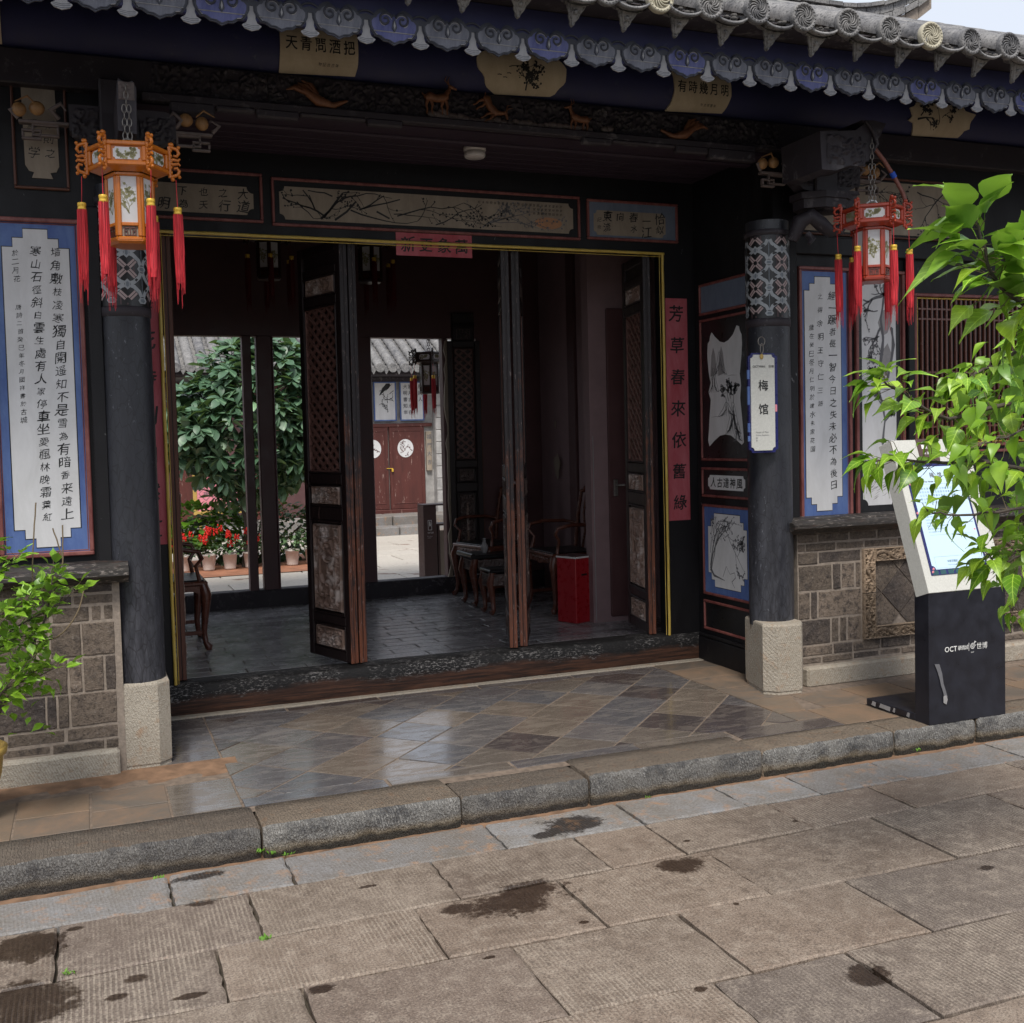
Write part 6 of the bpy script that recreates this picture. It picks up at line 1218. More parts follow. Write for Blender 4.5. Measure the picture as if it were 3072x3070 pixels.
# far building with red doors
hb = thing('courtyard_house', 'grey tiled courtyard house with weathered red double door and painted panels, seen through the doorway', 'house', (4, 17.3, 0)); YB = 17.3; k_ = YB/17.0
fB = FR(YB); m = MB(); m.box(-3, 9.5, YB+.04, YB+.3, 0, 2.65); m.build('wall', 'court_brick', hb)
for i in range(12): m = MB(); x = -1.2+i*.41; m.box(x+.004, x+.404, YB-.02, YB+.05, .27, 2.42, 0, .008); m.build('timber_panel', 'room_wood' if i % 3 else 'old_red', hb)
m = MB(); m.box(3.6, 5.40, YB-.02, YB+.05, 1.68, 1.74, 0, .01); m.box(3.6, 5.40, YB-.05, YB+.05, .25, .33, 0, .01); m.build('door_beam', 'old_red', hb)
for x0, x1 in ((3.95, 4.64), (4.66, 5.26)):
    m = MB(); m.box(x0, x1, YB-.015, YB+.05, .33, 1.68, 0, .01); o = m.build('red_door', 'old_red', hb); m = MB(); cx = (x0+x1)/2+(.09 if x0 < 4.2 else -.03); m.prism([(cx+.135*math.cos(a*PI/12), 1.33+.15*math.sin(a*PI/12)) for a in range(24)], fB, .015, .02); m.build('round_medallion', 'plaster', o); m = MB()
    for q in range(8): branch(m, cx+jit(.06), 1.33+jit(.07), R.uniform(0, 6), .08, .008, fB, .021, 1, 0, lambda u, v: math.hypot((u-cx)/.12, (v-1.33)/.13) < 1, .5)
    m.build('medallion_painting', 'old_red', o); m = MB(); frame_trim(m, x0+.05, x1-.05, .42, 1.62, .015, fB, .013, .022); m.build('door_moulding', 'old_red', o)
m = MB(); m.box(4.60, 4.70, YB-.035, YB-.02, 1.0, 1.01, 0, .002); m.box(4.68, 4.71, YB-.05, YB-.03, .95, 1.0, 0, .004); m.build('padlock', 'tassel_gold', hb)
m = MB(); m.box(5.29, 5.38, YB-.02, YB+.04, .95, 1.60, 0, .005); m.build('paper_strip', 'tan_plaster', hb); m = MB(); column_text(m, '福門大吉', 5.335, 1.58, .14, .08, fB, .022, .5); m.build('paper_writing', 'ink_gray', hb)
m = MB(); m.box(5.42, 5.72, YB-.12, YB+.05, .2, 2.45); m.build('brick_pier', 'court_brick', hb)
for i in range(11):
    m = MB(); m.box(5.42+.003, 5.57-.003 if i % 2 else 5.62, YB-.145, YB-.12, .22+i*.2+.004, .22+(i+1)*.2-.004, 0, .008); m.build('pier_brick', 'court_brick', hb)
for x0, x1, cols in ((3.95, 4.36, '學時習之|不亦說乎|有朋自遠|方來樂乎|人知'), (4.42, 4.80, None), (4.86, 5.27, '大家清風|明月有詩|書古今人|知水山|年在')):
    m = MB(); frame_trim(m, x0, x1, 1.78, 2.42, .02, fB, -.01, .02); o = m.build('panel_frame', 'blue_paint', hb); m = MB(); m.box(x0+.02, x1-.02, 1.80, 2.40, -.01, .008, 0, 0, fB); m.build('panel_ground', 'plaster', o); m = MB()
    if cols:
        for i, s in enumerate(cols.split('|')): row_text(m, s, x0+.05, 2.34-.105*i, .075, fB, .011, 1, 0, .085, .4)
    else:
        for q in range(10): branch(m, (x0+x1)/2+.04+jit(.05), 1.92+.05*q, R.uniform(.5, 2.4), .14, .010, fB, .011, 1, 0, lambda u, v: x0+.04 < u < x1-.04 and 1.83 < v < 2.38, .7)
        m.strip([(4.52, 2.2), (4.58, 2.28), (4.66, 2.36), (4.70, 2.38)], [.01, .05, .08, .03], fB, .011)
    m.build('panel_writing', 'ink_gray' if cols else 'ink', o)
m = MB(); m.box(3.4, 5.45, YB-.02, YB+.04, 2.42, 2.50, 0, .01); m.box(-1, 9, YB-.5, YB+.04, 2.50, 2.56, 0, .01); m.build('eaves_beam', 'beam_wood', hb)
tm2 = tm.copy(); s2 = .62
for i in range(34):
    x = .9+i*.205
    if x > 7.3: break
    m = MB(); n = 10; rowsP = []; yy = 0
    while yy < 2.6: rowsP += [(yy, .070), (yy+.02, .079), (yy+.15, .066)]; yy += .16
    vs = [(x+.074*0+r*math.cos(PI*j/n), YB-.62+a, 2.60+a*.50+r*math.sin(PI*j/n)) for a, r in rowsP for j in range(n+1)]; q = n+1; m.add(vs, [(a*q+j, a*q+j+1, (a+1)*q+j+1, (a+1)*q+j) for a in range(len(rowsP)-1) for j in range(n)], 0, True)
    m.add([(x+.072*math.cos(PI*2*j/14), YB-.625, 2.605+.072*math.sin(PI*2*j/14)) for j in range(14)], [tuple(range(14))]); m.build('roof_tile_row', 'roof', hb)
    m = MB(); rowsP = []; yy = .02
    while yy < 2.6: rowsP += [(yy, 0), (yy+.085, -.006), (yy+.086, .022)]; yy += .087
    vs = [(x+.1025+.06*math.cos(PI+PI*j/6), YB-.60+a, 2.60+a*.50+e+.03*math.sin(PI+PI*j/6)) for a, e in rowsP for j in range(7)]; m.add(vs, [(a*7+j, a*7+j+1, (a+1)*7+j+1, (a+1)*7+j) for a in range(len(rowsP)-1) for j in range(6)], 0, True)
    m.prism([(x+.04, 2.595), (x+.165, 2.595), (x+.13, 2.55), (x+.1025, 2.50), (x+.075, 2.55)], FR(YB-.60), -.005, .01, 0, True, True); m.build('pan_tile_row', 'roof', hb)
m = MB(); m.add([(-3, YB-.6, 2.56), (9.5, YB-.6, 2.56), (9.5, YB+2.1, 3.91), (-3, YB+2.1, 3.91)], [(0, 1, 2, 3)]); m.build('roof_deck', 'street_joint', hb)
# notice box in the courtyard
t = thing('information_post', 'dark brown metal information box with a pale side panel, standing just beyond the rear opening', 'notice post', (3.28, 10.4, 0)); m = MB(); m.box(3.10, 3.235, 10.30, 10.5, -.0, .80, 0, .004); m.box(3.235, 3.42, 10.30, 10.5, .60, .62, 0, .002); m.box(3.10, 3.45, 10.30, 10.5, .80, .815, 0, .003); m.box(3.25, 3.27, 10.31, 10.49, 0, .61); m.build('metal_body', 'brown_box', t)
m = MB(); m.box(3.275, 3.41, 10.33, 10.34, .04, .55, 0, .002); m.build('pale_panel', 'tan_plaster', t); f = FR(10.298); m = MB(); frame_trim(m, 3.145, 3.185, .56, .66, .004, f, 0, .001); m.tube([f(3.165, .60, .001), f(3.165, .63, .001)], .006, 5); m.sphere(f(3.165, .64, 0), .007, 6); row_text(m, '朱家花園', 3.137, .535, .016, f, .001); row_text(m, 'Plum House', 3.137, .50, .010, f, .001); row_text(m, 'courtyard', 3.137, .485, .010, f, .001); m.build('white_print', 'print_white', t)
# small lantern in rear opening + hidden tassels of room lanterns
l2 = copytree(lr, (2.99, 9.62, 2.26), None, label='small dark lantern with red tassels hanging outside the rear doorway', group='hexagonal wooden palace lanterns with red tassels')
def recol(o, a, b):
    for c in o.children:
        if c.data and a in [mm.name for mm in c.data.materials if mm]:
            c.data = c.data.copy()
            for i, mm in enumerate(c.data.materials):
                if mm.name == a: c.data.materials[i] = M[b]
        recol(c, a, b)
recol(l2, 'lantern_red', 'lantern_dark')
for c in list(l2.children):
    if c.name.startswith('tassel_cap'): pass
for lab, x, y, z in (('dim room lantern with red tassels coloured darker for the room shade, under the ceiling, right of the carved door leaf', 2.05, 8.0, 3.02), ('dim room lantern under the ceiling, left of the carved door leaf', 1.30, 8.0, 3.02)):
    c = copytree(l2, (x, y, z), None, label=lab); recol(c, 'tassel', 'tassel_shaded')  # tassels swapped to the darkened red, interior shade in the colour
# red framed pink board beyond the plants
t = thing('pink_board', 'orange framed pink notice board with diamond pattern behind the potted plants', 'notice board', (1.5, 15.5, .5)); f = FR(15.5); m = MB(); frame_trim(m, 1.38, 2.05, .50, 1.08, .05, f, -.03, .02); m.box(1.45, 1.49, 15.48, 15.52, 0, .5); m.build('board_frame', 'orange_olive', t); m = MB(); m.box(1.43, 2.0, .55, 1.03, -.02, .004, 0, 0, f); m.build('pink_face', 'pink', t)
m = MB()
for i in range(4): frame_trim(m, -.07, .07, -.07, .07, .006, F2((1.55+.13*i, 15.495, .79), (1, 0, 1), (-1, 0, 1), (0, -1, 0)), .0, .003); glyph(m, '福林家春'[i] if '福林家春'[i] in TXT else '花', 1.55+.13*i, .79, .07, f, .006)
m.build('diamond_writing', 'ink_gray', t)
# ================================================================ NOTICE STAND
t = thing('notice_stand', 'black steel notice stand with slanted white speckled top board in front of the right wall', 'information sign', (4.02, 4.25, 0))
xa, xb = 3.785, 4.272; m = MB(); m.box(xa, xb, 4.142, 4.24, .0, .648, 0, .002); m.build('black_pillar', 'tower_black', t); m = MB(); m.box(xa, xb, 4.2405, 4.60, .003, .038, 0, .003); m.build('foot_plate', 'tower_black', t)
dz, dy = .742, .262; L = math.hypot(dz, dy); f = F2((0, 4.138, .650), (1, 0, 0), (0, dy, dz), (0, -dz, dy)); m = MB(); m.box(xa-.001, xb+.001, 0, L, -.095, 0, 0, .002, f); m.build('slanted_slab', 'terrazzo', t)
m = MB(); m.box(xa+.040, xb-.082, .085, .665, .0, .004, 0, 0, f); o = m.build('board_border', 'dark_blue', t); m = MB(); P = notched(xa+.054, xb-.096, .112, .640, .02, 4); m.prism(P, f, .004, .0055, 0, True); m.build('printed_board', 'board', t)
m = MB()
for i in range(7): m.box(xa+.05+i*.048, xa+.085+i*.048, .087, .108, .004, .0046, 0, 0, f)
m.build('border_flowers', 'teal', t); m = MB()
for u, v in ((.052, .10), (.060, .115), (.30, .095), (.36, .10), (.345, .655), (.05, .55), (.049, .40), (.38, .3)): m.sphere(f(xa+u, v, .0045), .008, 6, 0, (1, .2, 1))
m.build('border_blossoms', 'pink', t)
cx = xa+.225; m = MB(); row_text(m, 'The House of Plum', xa+.135, .562, .013, f, .0062, 1)
for ch, u in (('梅', cx-.03), ('馆', cx+.02)): glyph(m, ch, u, .595, .030, f, .0062, 0, 0, 1)
m.build('board_title', 'ink_gray', t); m = MB()
for i in range(5): row_text(m, ''.join(R.choice('朱家花園古城在建水有書詩山石馆物記聽') for _ in range(14 if i < 4 else 8)), xa+.088, .525-.018*i, .0125, f, .0062, 0, 0, .0165)
for i in range(7): row_text(m, ('The House of Plum blossoms', 'in the old garden of the', 'family and the plum flower', 'stands by the courtyard', 'Plum is painted on doors', 'and the poems of the hall', 'are copied here')[i], xa+.088, .395-.0155*i, .0108, f, .0062)
row_text(m, '朱家花園記', xa+.155, .150, .013, f, .0062, 1); row_text(m, 'The House and garden', xa+.155, .132, .010, f, .0062); m.strip([(xa+.09, .285), (xa+.35, .285)], .0008, f, .0060); m.strip([(xa+.09, .548), (xa+.35, .548)], .0008, f, .0060); frame_trim(m, xa+.08, xa+.365, .118, .175, .001, f, .0055, .0060)
m.build('board_text', 'print_gray', t)
m = MB(); m.box(xa+.155, xa+.275, .660, .790, -.01, .006, 0, .002, f); m.build('brown_tab', 'brown_box', t); m = MB()
for u in (.18, .20, .225, .245): m.box(xa+u-.002, xa+u+.014, .735, .757, .006, .0066, 0, 0, f)
m.prism([(xa+.175, .760), (xa+.265, .760), (xa+.255, .770), (xa+.185, .770)], f, .006, .0066, 0, False); row_text(m, '朱家花園', xa+.180, .712, .016, f, .0066, 1, 0, .020); m.build('tab_print', 'print_white', t)
f2 = FR(4.1405); m = MB(); u = row_text(m, 'OCT', 3.880, .365, .036, f2, .001, 1); row_text(m, '華僑城', u+.003, .365, .024, f2, .001, 0, 0, .022, .6); m.box(u+.073, u+.075, .345, .385, 0, .001, 0, 0, f2); e = u+.098
m.strip([(e+.017*(1-t_/26)*math.cos(t_*.55), .366+.017*(1-t_/26)*math.sin(t_*.55)) for t_ in range(24)], .0032, f2, .001)
for k in range(3): m.strip([(e+.008+.005*k, .378+.004*k), (e+.014+.004*k, .392-.002*k)], .003, f2, .001)
row_text(m, 'abcd', e-.012, .338, .010, f2, .001); row_text(m, '世博', e+.022, .365, .036, f2, .001, 0); m.build('white_logo', 'print_white', t)
m = MB()     # torn sticker and scuffs
m.prism([(3.815, .30), (3.845, .298), (3.862, .25), (3.87, .20), (3.885, .16), (3.895, .13), (3.875, .115), (3.87, .15), (3.855, .19), (3.845, .23), (3.83, .27)], f2, .001, .0035); m.build('peeled_sticker', 'ink_gray', t); m = MB(); m.prism([(3.868, .135), (3.885, .14), (3.893, .12), (3.885, .095), (3.868, .105)], f2, .0035, .006); m.build('sticker_flap', 'ink_pale', t)
fl = F2((xa, 0, 0), (0, -1, 0), (0, 0, 1), (-1, 0, 0)); m = MB()
for a, b in ((-4.56, -4.53), (-4.50, -4.42), (-4.40, -4.385), (-4.30, -4.28)): m.prism([(a, .012), (b, .008), (b+.005, .030), (a+.01, .033)], fl, .001, .002)
m.build('scuff_marks', 'ink_pale', t)

# ================================================================ FOLIAGE
def leafmesh(name, mat, pr=(.0, .30, .46, .40, .20, 0), ln=1., fold=.25, droop=.35, wave=.03, seed=0, petiole=.18):
    rg = random.Random(seed); n = len(pr); m = MB(); vs = []
    for i, w in enumerate(pr):
        t = i/(n-1); y = petiole+t*ln*(1-.08*t); z = -droop*t*t*ln+.02; e = rg.uniform(-wave, wave); vs += [(-w*.5, y, z+w*fold*.5+e), (0, y, z), (w*.5, y, z+w*fold*.5-e)]
    fs = []
    for i in range(n-1): a = i*3; fs += [(a, a+1, a+4, a+3), (a+1, a+2, a+5, a+4)]
    m.add(vs, fs, 0, True); m.tube([(0, 0, -.0), (0, petiole*.5, .03), (0, petiole, .02)], .012, 3, 1, False); o = m.build('tmp', [mat, 'stem']); me = o.data; me.name = name; bpy.data.objects.remove(o); return me
def place_leaf(me, parent, p, d, size, roll=None, up=Vector((0, 0, 1))):
    d = Vector(d).normalized(); x = d.cross(up)
    if x.length < .1: x = Vector((1, 0, 0))
    x.normalize(); z = x.cross(d); rl = R.uniform(-.6, .6) if roll is None else roll; c, s = math.cos(rl), math.sin(rl); x2 = x*c+z*s; z2 = z*c-x*s
    mt = Matrix((x2, d, z2)).transposed().to_4x4()
    if parent is None: return p, mt, size
    o = bpy.data.objects.new('leaf', me); COL.objects.link(o); o.parent = parent; mt = Matrix.Translation(Vector(p)-ORG[parent.name]) @ mt @ Matrix.Diagonal((size, size, size, 1)); o.matrix_local = mt; return o
def leafmass(name, mes, items, parent, mat):
    """many leaves joined into one mesh"""
    V, Fc = [], []; MI = []
    cache = {}
    for me, p, d, size in items:
        if me.name not in cache:
            v = np.empty(len(me.vertices)*3); me.vertices.foreach_get('co', v); cache[me.name] = (v.reshape(-1, 3), [tuple(q.vertices) for q in me.polygons])
        v, fs = cache[me.name]; _, mt, _ = place_leaf(me, None, p, d, size); A = np.array(mt)[:3, :3]*size; q = v @ A.T + np.array(Vector(p)-ORG[parent.name]); b = len(V); V += q.tolist(); Fc += [tuple(i+b for i in f) for f in fs]
    me = bpy.data.meshes.new(name); me.from_pydata(V, [], Fc); me.materials.append(M[mat]); me.polygons.foreach_set('use_smooth', [True]*len(Fc)); me.update(); o = bpy.data.objects.new(name, me); COL.objects.link(o); o.parent = parent; o['kind'] = 'stuff'; return o
def curve_pts(P, n=14, w=.015):
    P = [Vector(p) for p in P]; out = []
    for i in range(len(P)-1):
        p0, p1, p2, p3 = P[max(i-1, 0)], P[i], P[i+1], P[min(i+2, len(P)-1)]
        for j in range(n//(len(P)-1)+1): t = j/(n//(len(P)-1)+1); out.append(.5*((2*p1)+(p2-p0)*t+(2*p0-5*p1+4*p2-p3)*t*t+(3*p1-p0-3*p2+p3)*t**3)+Vector((jit(w), jit(w), jit(w)))*.3)
    out.append(P[-1]); return out
# right tree --------------------------------------------------------------------
LM = [leafmesh('leaf_a%d' % i, 'leaf', (.05, .46, .62, .60, .46, .26, .09, 0), 1., .30, dr, .05, i, .20) for i, dr in enumerate((.55, .95, .35, .7))]
tree = thing('small_tree', 'leafy bright green tree reaching into the picture from the right edge', 'tree', (3.35, 2.45, -.1))
m = MB(); m.tube([(3.35, 2.45, -.12), (3.33, 2.45, .5), (3.28, 2.46, 1.0), (3.22, 2.42, 1.5), (3.1, 2.35, 2.0), (2.95, 2.2, 2.4)], [.05, .045, .04, .03, .022, .012], 10); m.build('trunk', 'bark', tree)
BR = [([(3.28, 2.46, 1.15), (2.95, 2.6, 1.50), (2.76, 2.62, 1.53), (2.46, 2.60, 1.48), (2.28, 2.6, 1.56), (2.18, 2.58, 1.60)], .011, 69, 0.085), ([(3.24, 2.43, 1.4), (2.97, 2.7, 1.72), (2.82, 2.75, 1.66), (2.68, 2.72, 1.62), (2.60, 2.7, 1.585)], .009, 50, 0.077),
      ([(3.2, 2.3, 1.3), (2.9, 2.6, 1.30), (2.6, 2.6, 1.34), (2.42, 2.6, 1.345), (2.27, 2.6, 1.36), (2.18, 2.6, 1.355)], .009, 57, 0.082), ([(3.28, 2.4, 1.1), (2.9, 2.55, 1.17), (2.65, 2.5, 1.20), (2.46, 2.5, 1.19), (2.33, 2.5, 1.20), (2.28, 2.5, 1.215)], .007, 16, 0.067),
      ([(3.28, 2.4, 1.0), (2.95, 2.6, 1.03), (2.78, 2.6, 1.05), (2.66, 2.6, 1.02), (2.60, 2.6, 1.06)], .007, 44, 0.082), ([(3.3, 2.4, .85), (3.0, 2.7, .96), (2.9, 2.7, .93), (2.84, 2.7, .89), (2.82, 2.72, .84)], .006, 23, 0.053),
      ([(3.2, 2.35, 1.55), (2.5, 2.0, 1.60), (2.15, 1.92, 1.70), (2.02, 1.9, 1.73), (1.93, 1.9, 1.78), (1.90, 1.9, 1.85), (1.875, 1.9, 1.91)], .010, 59, 0.112), ([(2.3, 1.95, 1.63), (2.12, 1.9, 1.78), (2.06, 1.9, 1.84), (2.04, 1.9, 1.87)], .006, 29, 0.106),
      ([(3.2, 2.3, 1.35), (2.85, 2.5, 1.42), (2.66, 2.45, 1.45), (2.50, 2.42, 1.42), (2.40, 2.42, 1.40)], .007, 24, 0.077), ([(3.1, 2.4, 1.6), (2.9, 2.6, 1.75), (2.80, 2.6, 1.78)], .006, 32, 0.072), ([(3.2, 2.3, 1.2), (2.9, 2.4, 1.12), (2.70, 2.4, 1.12), (2.58, 2.42, 1.09)], .006, 16, 0.077)]
cnt = 0; extra = []
for P, r, n, sz in BR:
    c = curve_pts(P, 16); m = MB(); N = len(c); m.tube(c, [max(.0016, r*(1-.8*i/N)) for i in range(N)], 7); m.build('branch', 'bark', tree); twm = MB()
    for q in range(n):
        t_ = .25+.75*(q+R.random())/n; i = min(N-2, int(t_*(N-1))); p = c[i].lerp(c[i+1], R.random()); td = (c[i+1]-c[i]).normalized()
        side = Vector((jit(1), jit(1), jit(.8))).normalized(); tw = (td*.6+side).normalized()*R.uniform(.02, .07 if t_ < .9 else .03); e = p+tw; twm.tube([p, e], .0012, 3, 0, False)
        dirv = (tw.normalized()*.7+td*.4+Vector((-.3, -.15, -.25))*R.uniform(.2, 1.3)+Vector((jit(.4), jit(.4), jit(.5)))); s = sz*R.uniform(.55, 1.15)
        if cnt < 298: place_leaf(R.choice(LM), tree, e, dirv, s, None); cnt += 1
        else: extra.append((R.choice(LM), e, dirv, s))
    twm.build('twigs', 'twig', tree)
for q in range(380):
    y = R.uniform(2.5, 3.0); x = y*(.93+.30*R.random()**.8); z = R.uniform(.97, 1.74)
    if (z < 1.15 and x < 1.03*y) or (z > 1.62 and x < 1.0*y): continue
    extra.append((R.choice(LM), Vector((x, y, z)), Vector((jit(1), jit(1), -.4+jit(.6))), R.uniform(.055, .095)))
leafmass('distant_leaves', LM, extra, tree, 'leaf')
# left bush ---------------------------------------------------------------------
BL = [leafmesh('leaf_b%d' % i, 'bush_leaf', (.02, .38, .58, .54, .30, .08, 0), 1., .3, dr, .05, 10+i, .12) for i, dr in enumerate((.2, .4, .05))]
bush = thing('leafy_shrub', 'bright green shrub growing from a pot in front of the left brick wall', 'shrub', (-.42, 4.70, .1))
BB = [([(-.42, 4.7, .2), (-.33, 4.6, .5), (-.24, 4.55, .66), (-.16, 4.5, .80), (-.13, 4.5, .95), (-.125, 4.5, 1.0)], .007, 52), ([(-.38, 4.65, .35), (-.28, 4.5, .55), (-.18, 4.45, .60), (-.11, 4.45, .63)], .005, 24), ([(-.4, 4.65, .4), (-.32, 4.5, .72), (-.22, 4.5, .80), (-.10, 4.5, .86), (-.05, 4.5, .92)], .005, 40),
      ([(-.42, 4.7, .5), (-.38, 4.5, .9), (-.31, 4.45, 1.0), (-.24, 4.45, 1.05)], .005, 36), ([(-.42, 4.7, .3), (-.33, 4.5, .52), (-.27, 4.45, .58), (-.2, 4.45, .62)], .005, 36), ([(-.42, 4.7, .4), (-.36, 4.5, .66), (-.28, 4.45, .74), (-.2, 4.42, .76)], .005, 45), ([(-.45, 4.6, .6), (-.36, 4.4, .82), (-.30, 4.4, .86)], .004, 26), ([(-.45, 4.6, .8), (-.38, 4.4, 1.02), (-.32, 4.4, 1.10)], .004, 24),
      ([(-.45, 4.6, .3), (-.36, 4.4, .50), (-.28, 4.4, .60), (-.20, 4.4, .68)], .004, 40), ([(-.45, 4.6, .5), (-.36, 4.4, .72), (-.27, 4.4, .86), (-.19, 4.4, .90)], .004, 46), ([(-.42, 4.6, .6), (-.34, 4.5, .80), (-.22, 4.5, .88), (-.14, 4.5, .93)], .004, 34)]
for P, r, n in BB:
    c = curve_pts(P, 12, .01); N = len(c); m = MB(); m.tube(c, [max(.0012, r*(1-.8*i/N)) for i in range(N)], 6); m.build('branch', 'bark', bush); twm = MB()
    for q in range(n):
        t_ = .3+.7*(q+R.random())/n; i = min(N-2, int(t_*(N-1))); p = c[i].lerp(c[i+1], R.random()); td = (c[i+1]-c[i]).normalized(); tw = (td*.4+Vector((jit(1), jit(1), jit(.8)))).normalized()*R.uniform(.01, .045); e = p+tw; twm.tube([p, e], .0009, 3, 0, False)
        place_leaf(R.choice(BL), bush, e, tw.normalized()+Vector((0, -.3, .25+jit(.5))), R.uniform(.036, .070))
    twm.build('twigs', 'twig', bush)
BE = []
for q in range(240): BE.append((R.choice(BL), Vector((R.uniform(-.5, -.16), R.uniform(4.5, 4.75), R.gauss(.68, .15))), Vector((jit(1), -.5, jit(.8))), R.uniform(.04, .065)))
leafmass('inner_leaves', BL, BE, bush, 'bush_leaf')
for P in ([(-.22, 4.6, .70), (-.12, 4.45, .74), (-.05, 4.42, .82), (-.02, 4.42, .91)], [(-.2, 4.5, .95), (-.19, 4.5, 1.10), (-.175, 4.5, 1.25)], [(-.10, 4.5, 1.0), (-.09, 4.5, 1.03), (-.12, 4.5, 1.15)], [(-.09, 4.5, 1.01), (-.085, 4.5, 1.16)]): m = MB(); m.tube(curve_pts(P, 9, .003), [.0028]*len(curve_pts(P, 9, .003)), 5); m.build('bare_twig', 'twig', bush)
m = MB(); m.lathe([(.10, .0), (.15, .18), (.16, .255), (.172, .262), (.176, .285), (.165, .29), (.15, .27), (.0, .25)], (-.50, 4.70, .0), 28); m.build('flower_pot', 'orange_olive', None, label='ochre rimmed pot at the left edge holding the green shrub', cat='flower pot')
m = MB()
for x, y, z in ((.565, 4.12, -.09), (.60, 4.11, -.10), (.66, 4.10, -.11), (.19, 4.08, -.115), (3.68, 4.10, -.10), (2.2, 4.09, -.11), (-.10, 3.42, -.1), (.47, 3.40, -.1)):
    for q in range(16): a = R.uniform(0, 6.3); p = Vector((x+jit(.018), y+jit(.01), z)); s = R.uniform(.004, .010); d = Vector((math.cos(a), math.sin(a), .7)); b = d.cross(Vector((0, 0, 1))).normalized()*s*.4; m.add([p, p+d*s+b, p+d*s*1.8, p+d*s-b], [(0, 1, 2, 3)])
m.build('weeds', 'bright_leaf', None, kind='stuff', label='tiny green weeds in the joints along the kerb')
# potted salvias -------------------------------------------------------------------
PL = [leafmesh('leaf_p%d' % i, 'pot_leaf', (.02, .5, .62, .35, 0), 1., .2, .3, .05, 20+i, .1) for i in range(2)]
def potplant(label, x, y, flower, sz=1., seed=0):
    t = thing('potted_salvia' if flower else 'potted_plant', label, 'potted plant', (x, y, .006), 'plants in white pots along the terracotta strip'); m = MB(); m.lathe([(0, .004), (.062, .004), (.066, .02), (.082, .17), (.09, .172), (.09, .19), (.08, .19), (.078, .17), (0, .16)], (x, y, .006), 20); m.build('pot', 'pot', t)
    it = []
    for q in range(70): a = R.uniform(0, 6.3); r = R.uniform(.02, .14)*sz; it.append((R.choice(PL), Vector((x+r*math.cos(a), y+r*math.sin(a), .2+R.uniform(0, .17)*sz)), Vector((math.cos(a), math.sin(a), jit(.6))), R.uniform(.04, .075)))
    leafmass('foliage', PL, it, t, 'pot_leaf')
    if flower:
        m = MB()
        for s in range(R.randint(7, 10)):
            a = R.uniform(0, 6.3); r = R.uniform(0, .15); px, py = x+r*math.cos(a), y+r*math.sin(a)-.03; h = .27+R.uniform(0, .20)
            for q in range(14): b = R.uniform(0, 6.3); z = h+q*.0055; p = Vector((px+.014*math.cos(b), py+.014*math.sin(b), z)); m.sphere(p+Vector((math.cos(b), math.sin(b), .3))*.008, .010, 4, 0, (1, 1, 1.3))
        m.build('flower_spike', 'red_flower', t)
    return t
for i, (x, fl, lab) in enumerate(((1.02, 1, 'red salvia in a white pot, leftmost of the row and half hidden by the armchair'), (1.30, 1, 'red salvia in a white pot with a faint sketch, second from the left'), (1.54, 1, 'red salvia in a plain white pot just left of the thin post'), (1.78, 1, 'potted red salvia glimpsed between the two dark posts'), (2.04, 0, 'dark leafed plant in a white pot just right of the thick post'), (2.26, 0, 'dark leafed plant in a white pot, centre of the right opening'), (2.50, 0, 'dark leafed plant in a white pot beside the carved door leaf'))):
    potplant(lab, x, 12.95+jit(.03), fl, 1.25)
# low planting behind
def mass(name, label, cat, mat, pm, cx, cy, cz, sx, sy, sz, n, ls, loc=None, group=None):
    t = thing(name, label, cat, (cx, cy, 0), group); it = []
    for q in range(n): d = Vector((R.gauss(0, 1), R.gauss(0, 1), R.gauss(0, 1))).normalized()*R.uniform(.6, 1)**.5; it.append((R.choice(pm), Vector((cx+d.x*sx, cy+d.y*sy, cz+d.z*sz)), Vector((d.x, d.y-.4, d.z*.6+jit(.4))), ls*R.uniform(.6, 1.3)))
    m = MB()
    for q in range(6): m.tube([(cx+jit(.1), cy+jit(.1), .0), (cx+jit(sx*.6), cy+jit(sy*.5), cz+jit(sz*.4))], .012, 5)
    m.build('stem', 'bark', t); leafmass('foliage', pm, it, t, mat); return t
BRL = [leafmesh('leaf_g%d' % i, 'bright_leaf', (.02, .6, .7, .4, 0), 1., .2, .3, .05, 30+i, .1) for i in range(2)]
mass('green_bush', 'bright green low bush behind the red flowers at the left of the courtyard view', 'bush', 'bright_leaf', BRL, 1.20, 13.45, .50, .55, .3, .24, 620, .10)
mass('green_bush', 'dark green low bush behind the pots under the rubber tree', 'bush', 'pot_leaf', PL, 2.0, 13.5, .36, 1.1, .25, .36, 1300, .10)
o = mass('purple_bush', 'greyish purple flowering bush in front of the pink board', 'bush', 'pot_leaf', PL, 1.95, 13.9, .74, .42, .25, .20, 320, .06); m = MB()
for q in range(160): d = Vector((R.gauss(0, 1), R.gauss(0, 1), R.gauss(0, 1))).normalized(); m.sphere((1.95+d.x*.42, 13.88+d.y*.26, .76+d.z*.2), .014, 4)
m.build('blossoms', 'purple_flower', o)
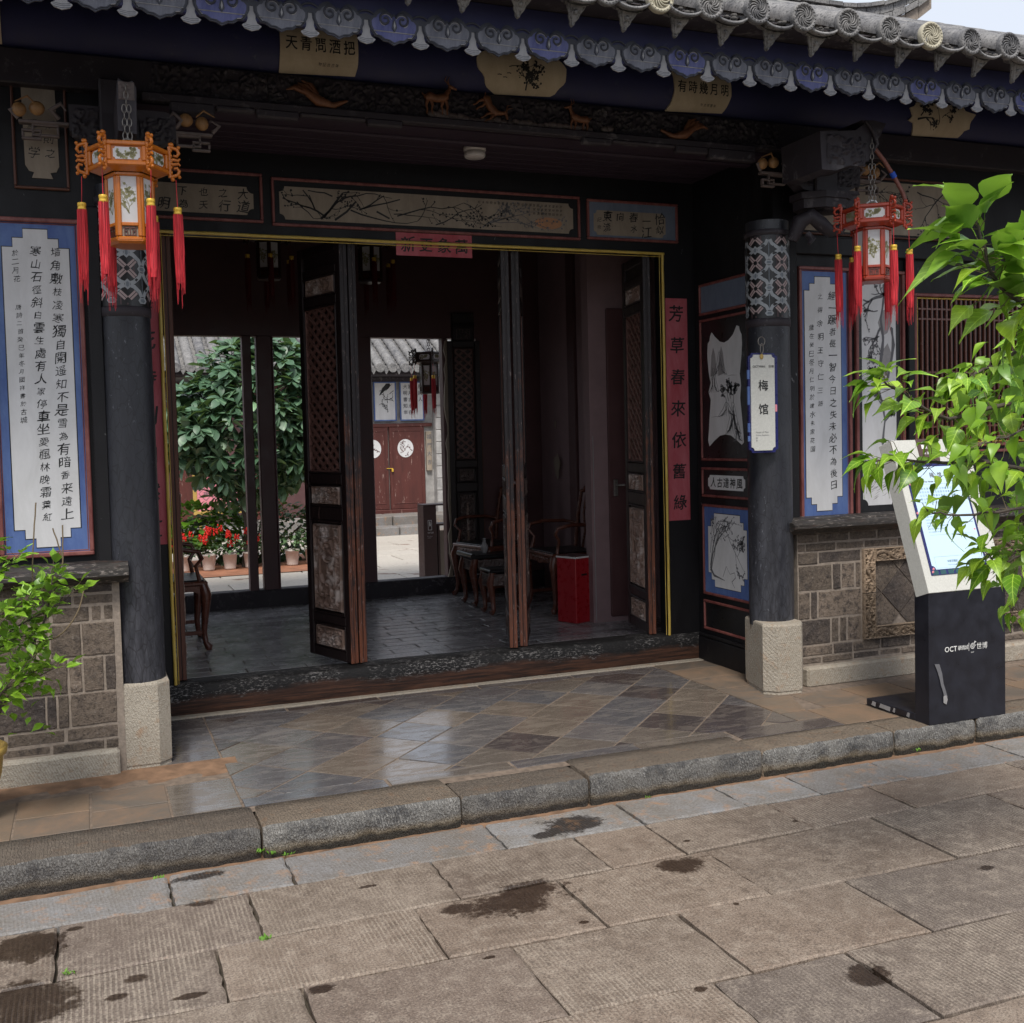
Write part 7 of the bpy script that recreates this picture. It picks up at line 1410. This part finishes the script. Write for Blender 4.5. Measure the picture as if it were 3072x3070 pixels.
# rubber tree -------------------------------------------------------------------------
RL = [leafmesh('leaf_r%d' % i, 'rubber_leaf', (.05, .28, .44, .50, .46, .30, .0), 1., .15, dr, .02, 40+i, .10) for i, dr in enumerate((.1, .3, .2))]
rt_ = thing('rubber_tree', 'broad rubber tree with whorls of oval dark green leaves filling the courtyard view', 'tree', (1.75, 13.1, 0)); m = MB(); m.tube([(1.75, 13.1, 0), (1.8, 13.15, .5), (1.7, 13.1, 1.0), (1.75, 13.0, 1.6)], [.06, .055, .05, .03], 9); m.build('trunk', 'bark', rt_)
lit = []; tips = []
for q in range(560):
    d = Vector((R.gauss(0, 1), -abs(R.gauss(0, 1)) if q < 330 else R.gauss(0, 1), R.gauss(0, 1))).normalized()
    rq = R.uniform(.72, 1.03); c = Vector((1.78+d.x*.98*rq, 13.0+d.y*.66*rq, 1.80+d.z*1.0*rq))
    if d.z > .1 and d.x < -.05: c.z -= .42*min(1, -d.x*1.6)
    tips.append((c, d))
m = MB()
for c, d in tips[::7]: m.tube([Vector((1.75, 13.1, 1.2)).lerp(c, .55), c.lerp(Vector((1.78, 13.2, 1.7)), .2), c], [.008, .006, .004], 4, 0, False)
m.build('branches', 'bark', rt_); nl = 0
for c, d in tips:
    k = R.randint(6, 8); ax = (d+Vector((0, -.4, .5))).normalized(); a1 = ax.orthogonal().normalized(); a2 = ax.cross(a1)
    for j in range(k):
        a = 2*PI*j/k+jit(.2); dv_ = (a1*math.cos(a)+a2*math.sin(a))*1.0+ax*R.uniform(.15, .7); sz = R.uniform(.13, .21)
        if nl < 298 and d.y < -.25 and abs(c.x-1.78) < .8: place_leaf(R.choice(RL), rt_, c, dv_, sz, jit(.3)); nl += 1
        else: lit.append((R.choice(RL), c, dv_, sz))
leafmass('inner_leaves', RL, lit, rt_, 'rubber_leaf')
m = MB(); t = thing('climbing_sprig', 'two bright green leaves peeking from behind the door post before the red door', 'plant', (2.45, 10.0, .9)); 
for d in ((.3, 0, .8), (.9, 0, -.35)): place_leaf(BRL[0], t, Vector((2.41, 10.0, 1.10)), d, .09, .2)
m.tube([(2.36, 10.0, .0), (2.38, 10, .6), (2.41, 10.0, 1.10)], .004, 5); m.build('stem', 'twig', t)
# trees behind the far house
for i, (x, y, z, lab) in enumerate(((3.2, 22, 3.0, 'far tree behind the left part of the courtyard house roof'), (7.5, 23, 3.2, 'far tree behind the right part of the courtyard house roof'))): mass('far_tree', lab, 'tree', 'pot_leaf', PL, x, y, z, 1.6, 1.2, 1.3, 700, .3, group='trees beyond the courtyard house')
# sky-side surroundings behind the camera: plain house across the street (seen only in reflections)
t = thing('opposite_wall', 'plain grey garden wall across the street, behind the viewer', 'wall', (2, -7, 0)); m = MB(); m.box(-12, 16, -7.3, -7.0, -.1, 2.4); m.box(-12, 16, -7.4, -6.9, 2.4, 2.5); m.build('wall_body', 'court_brick', t)
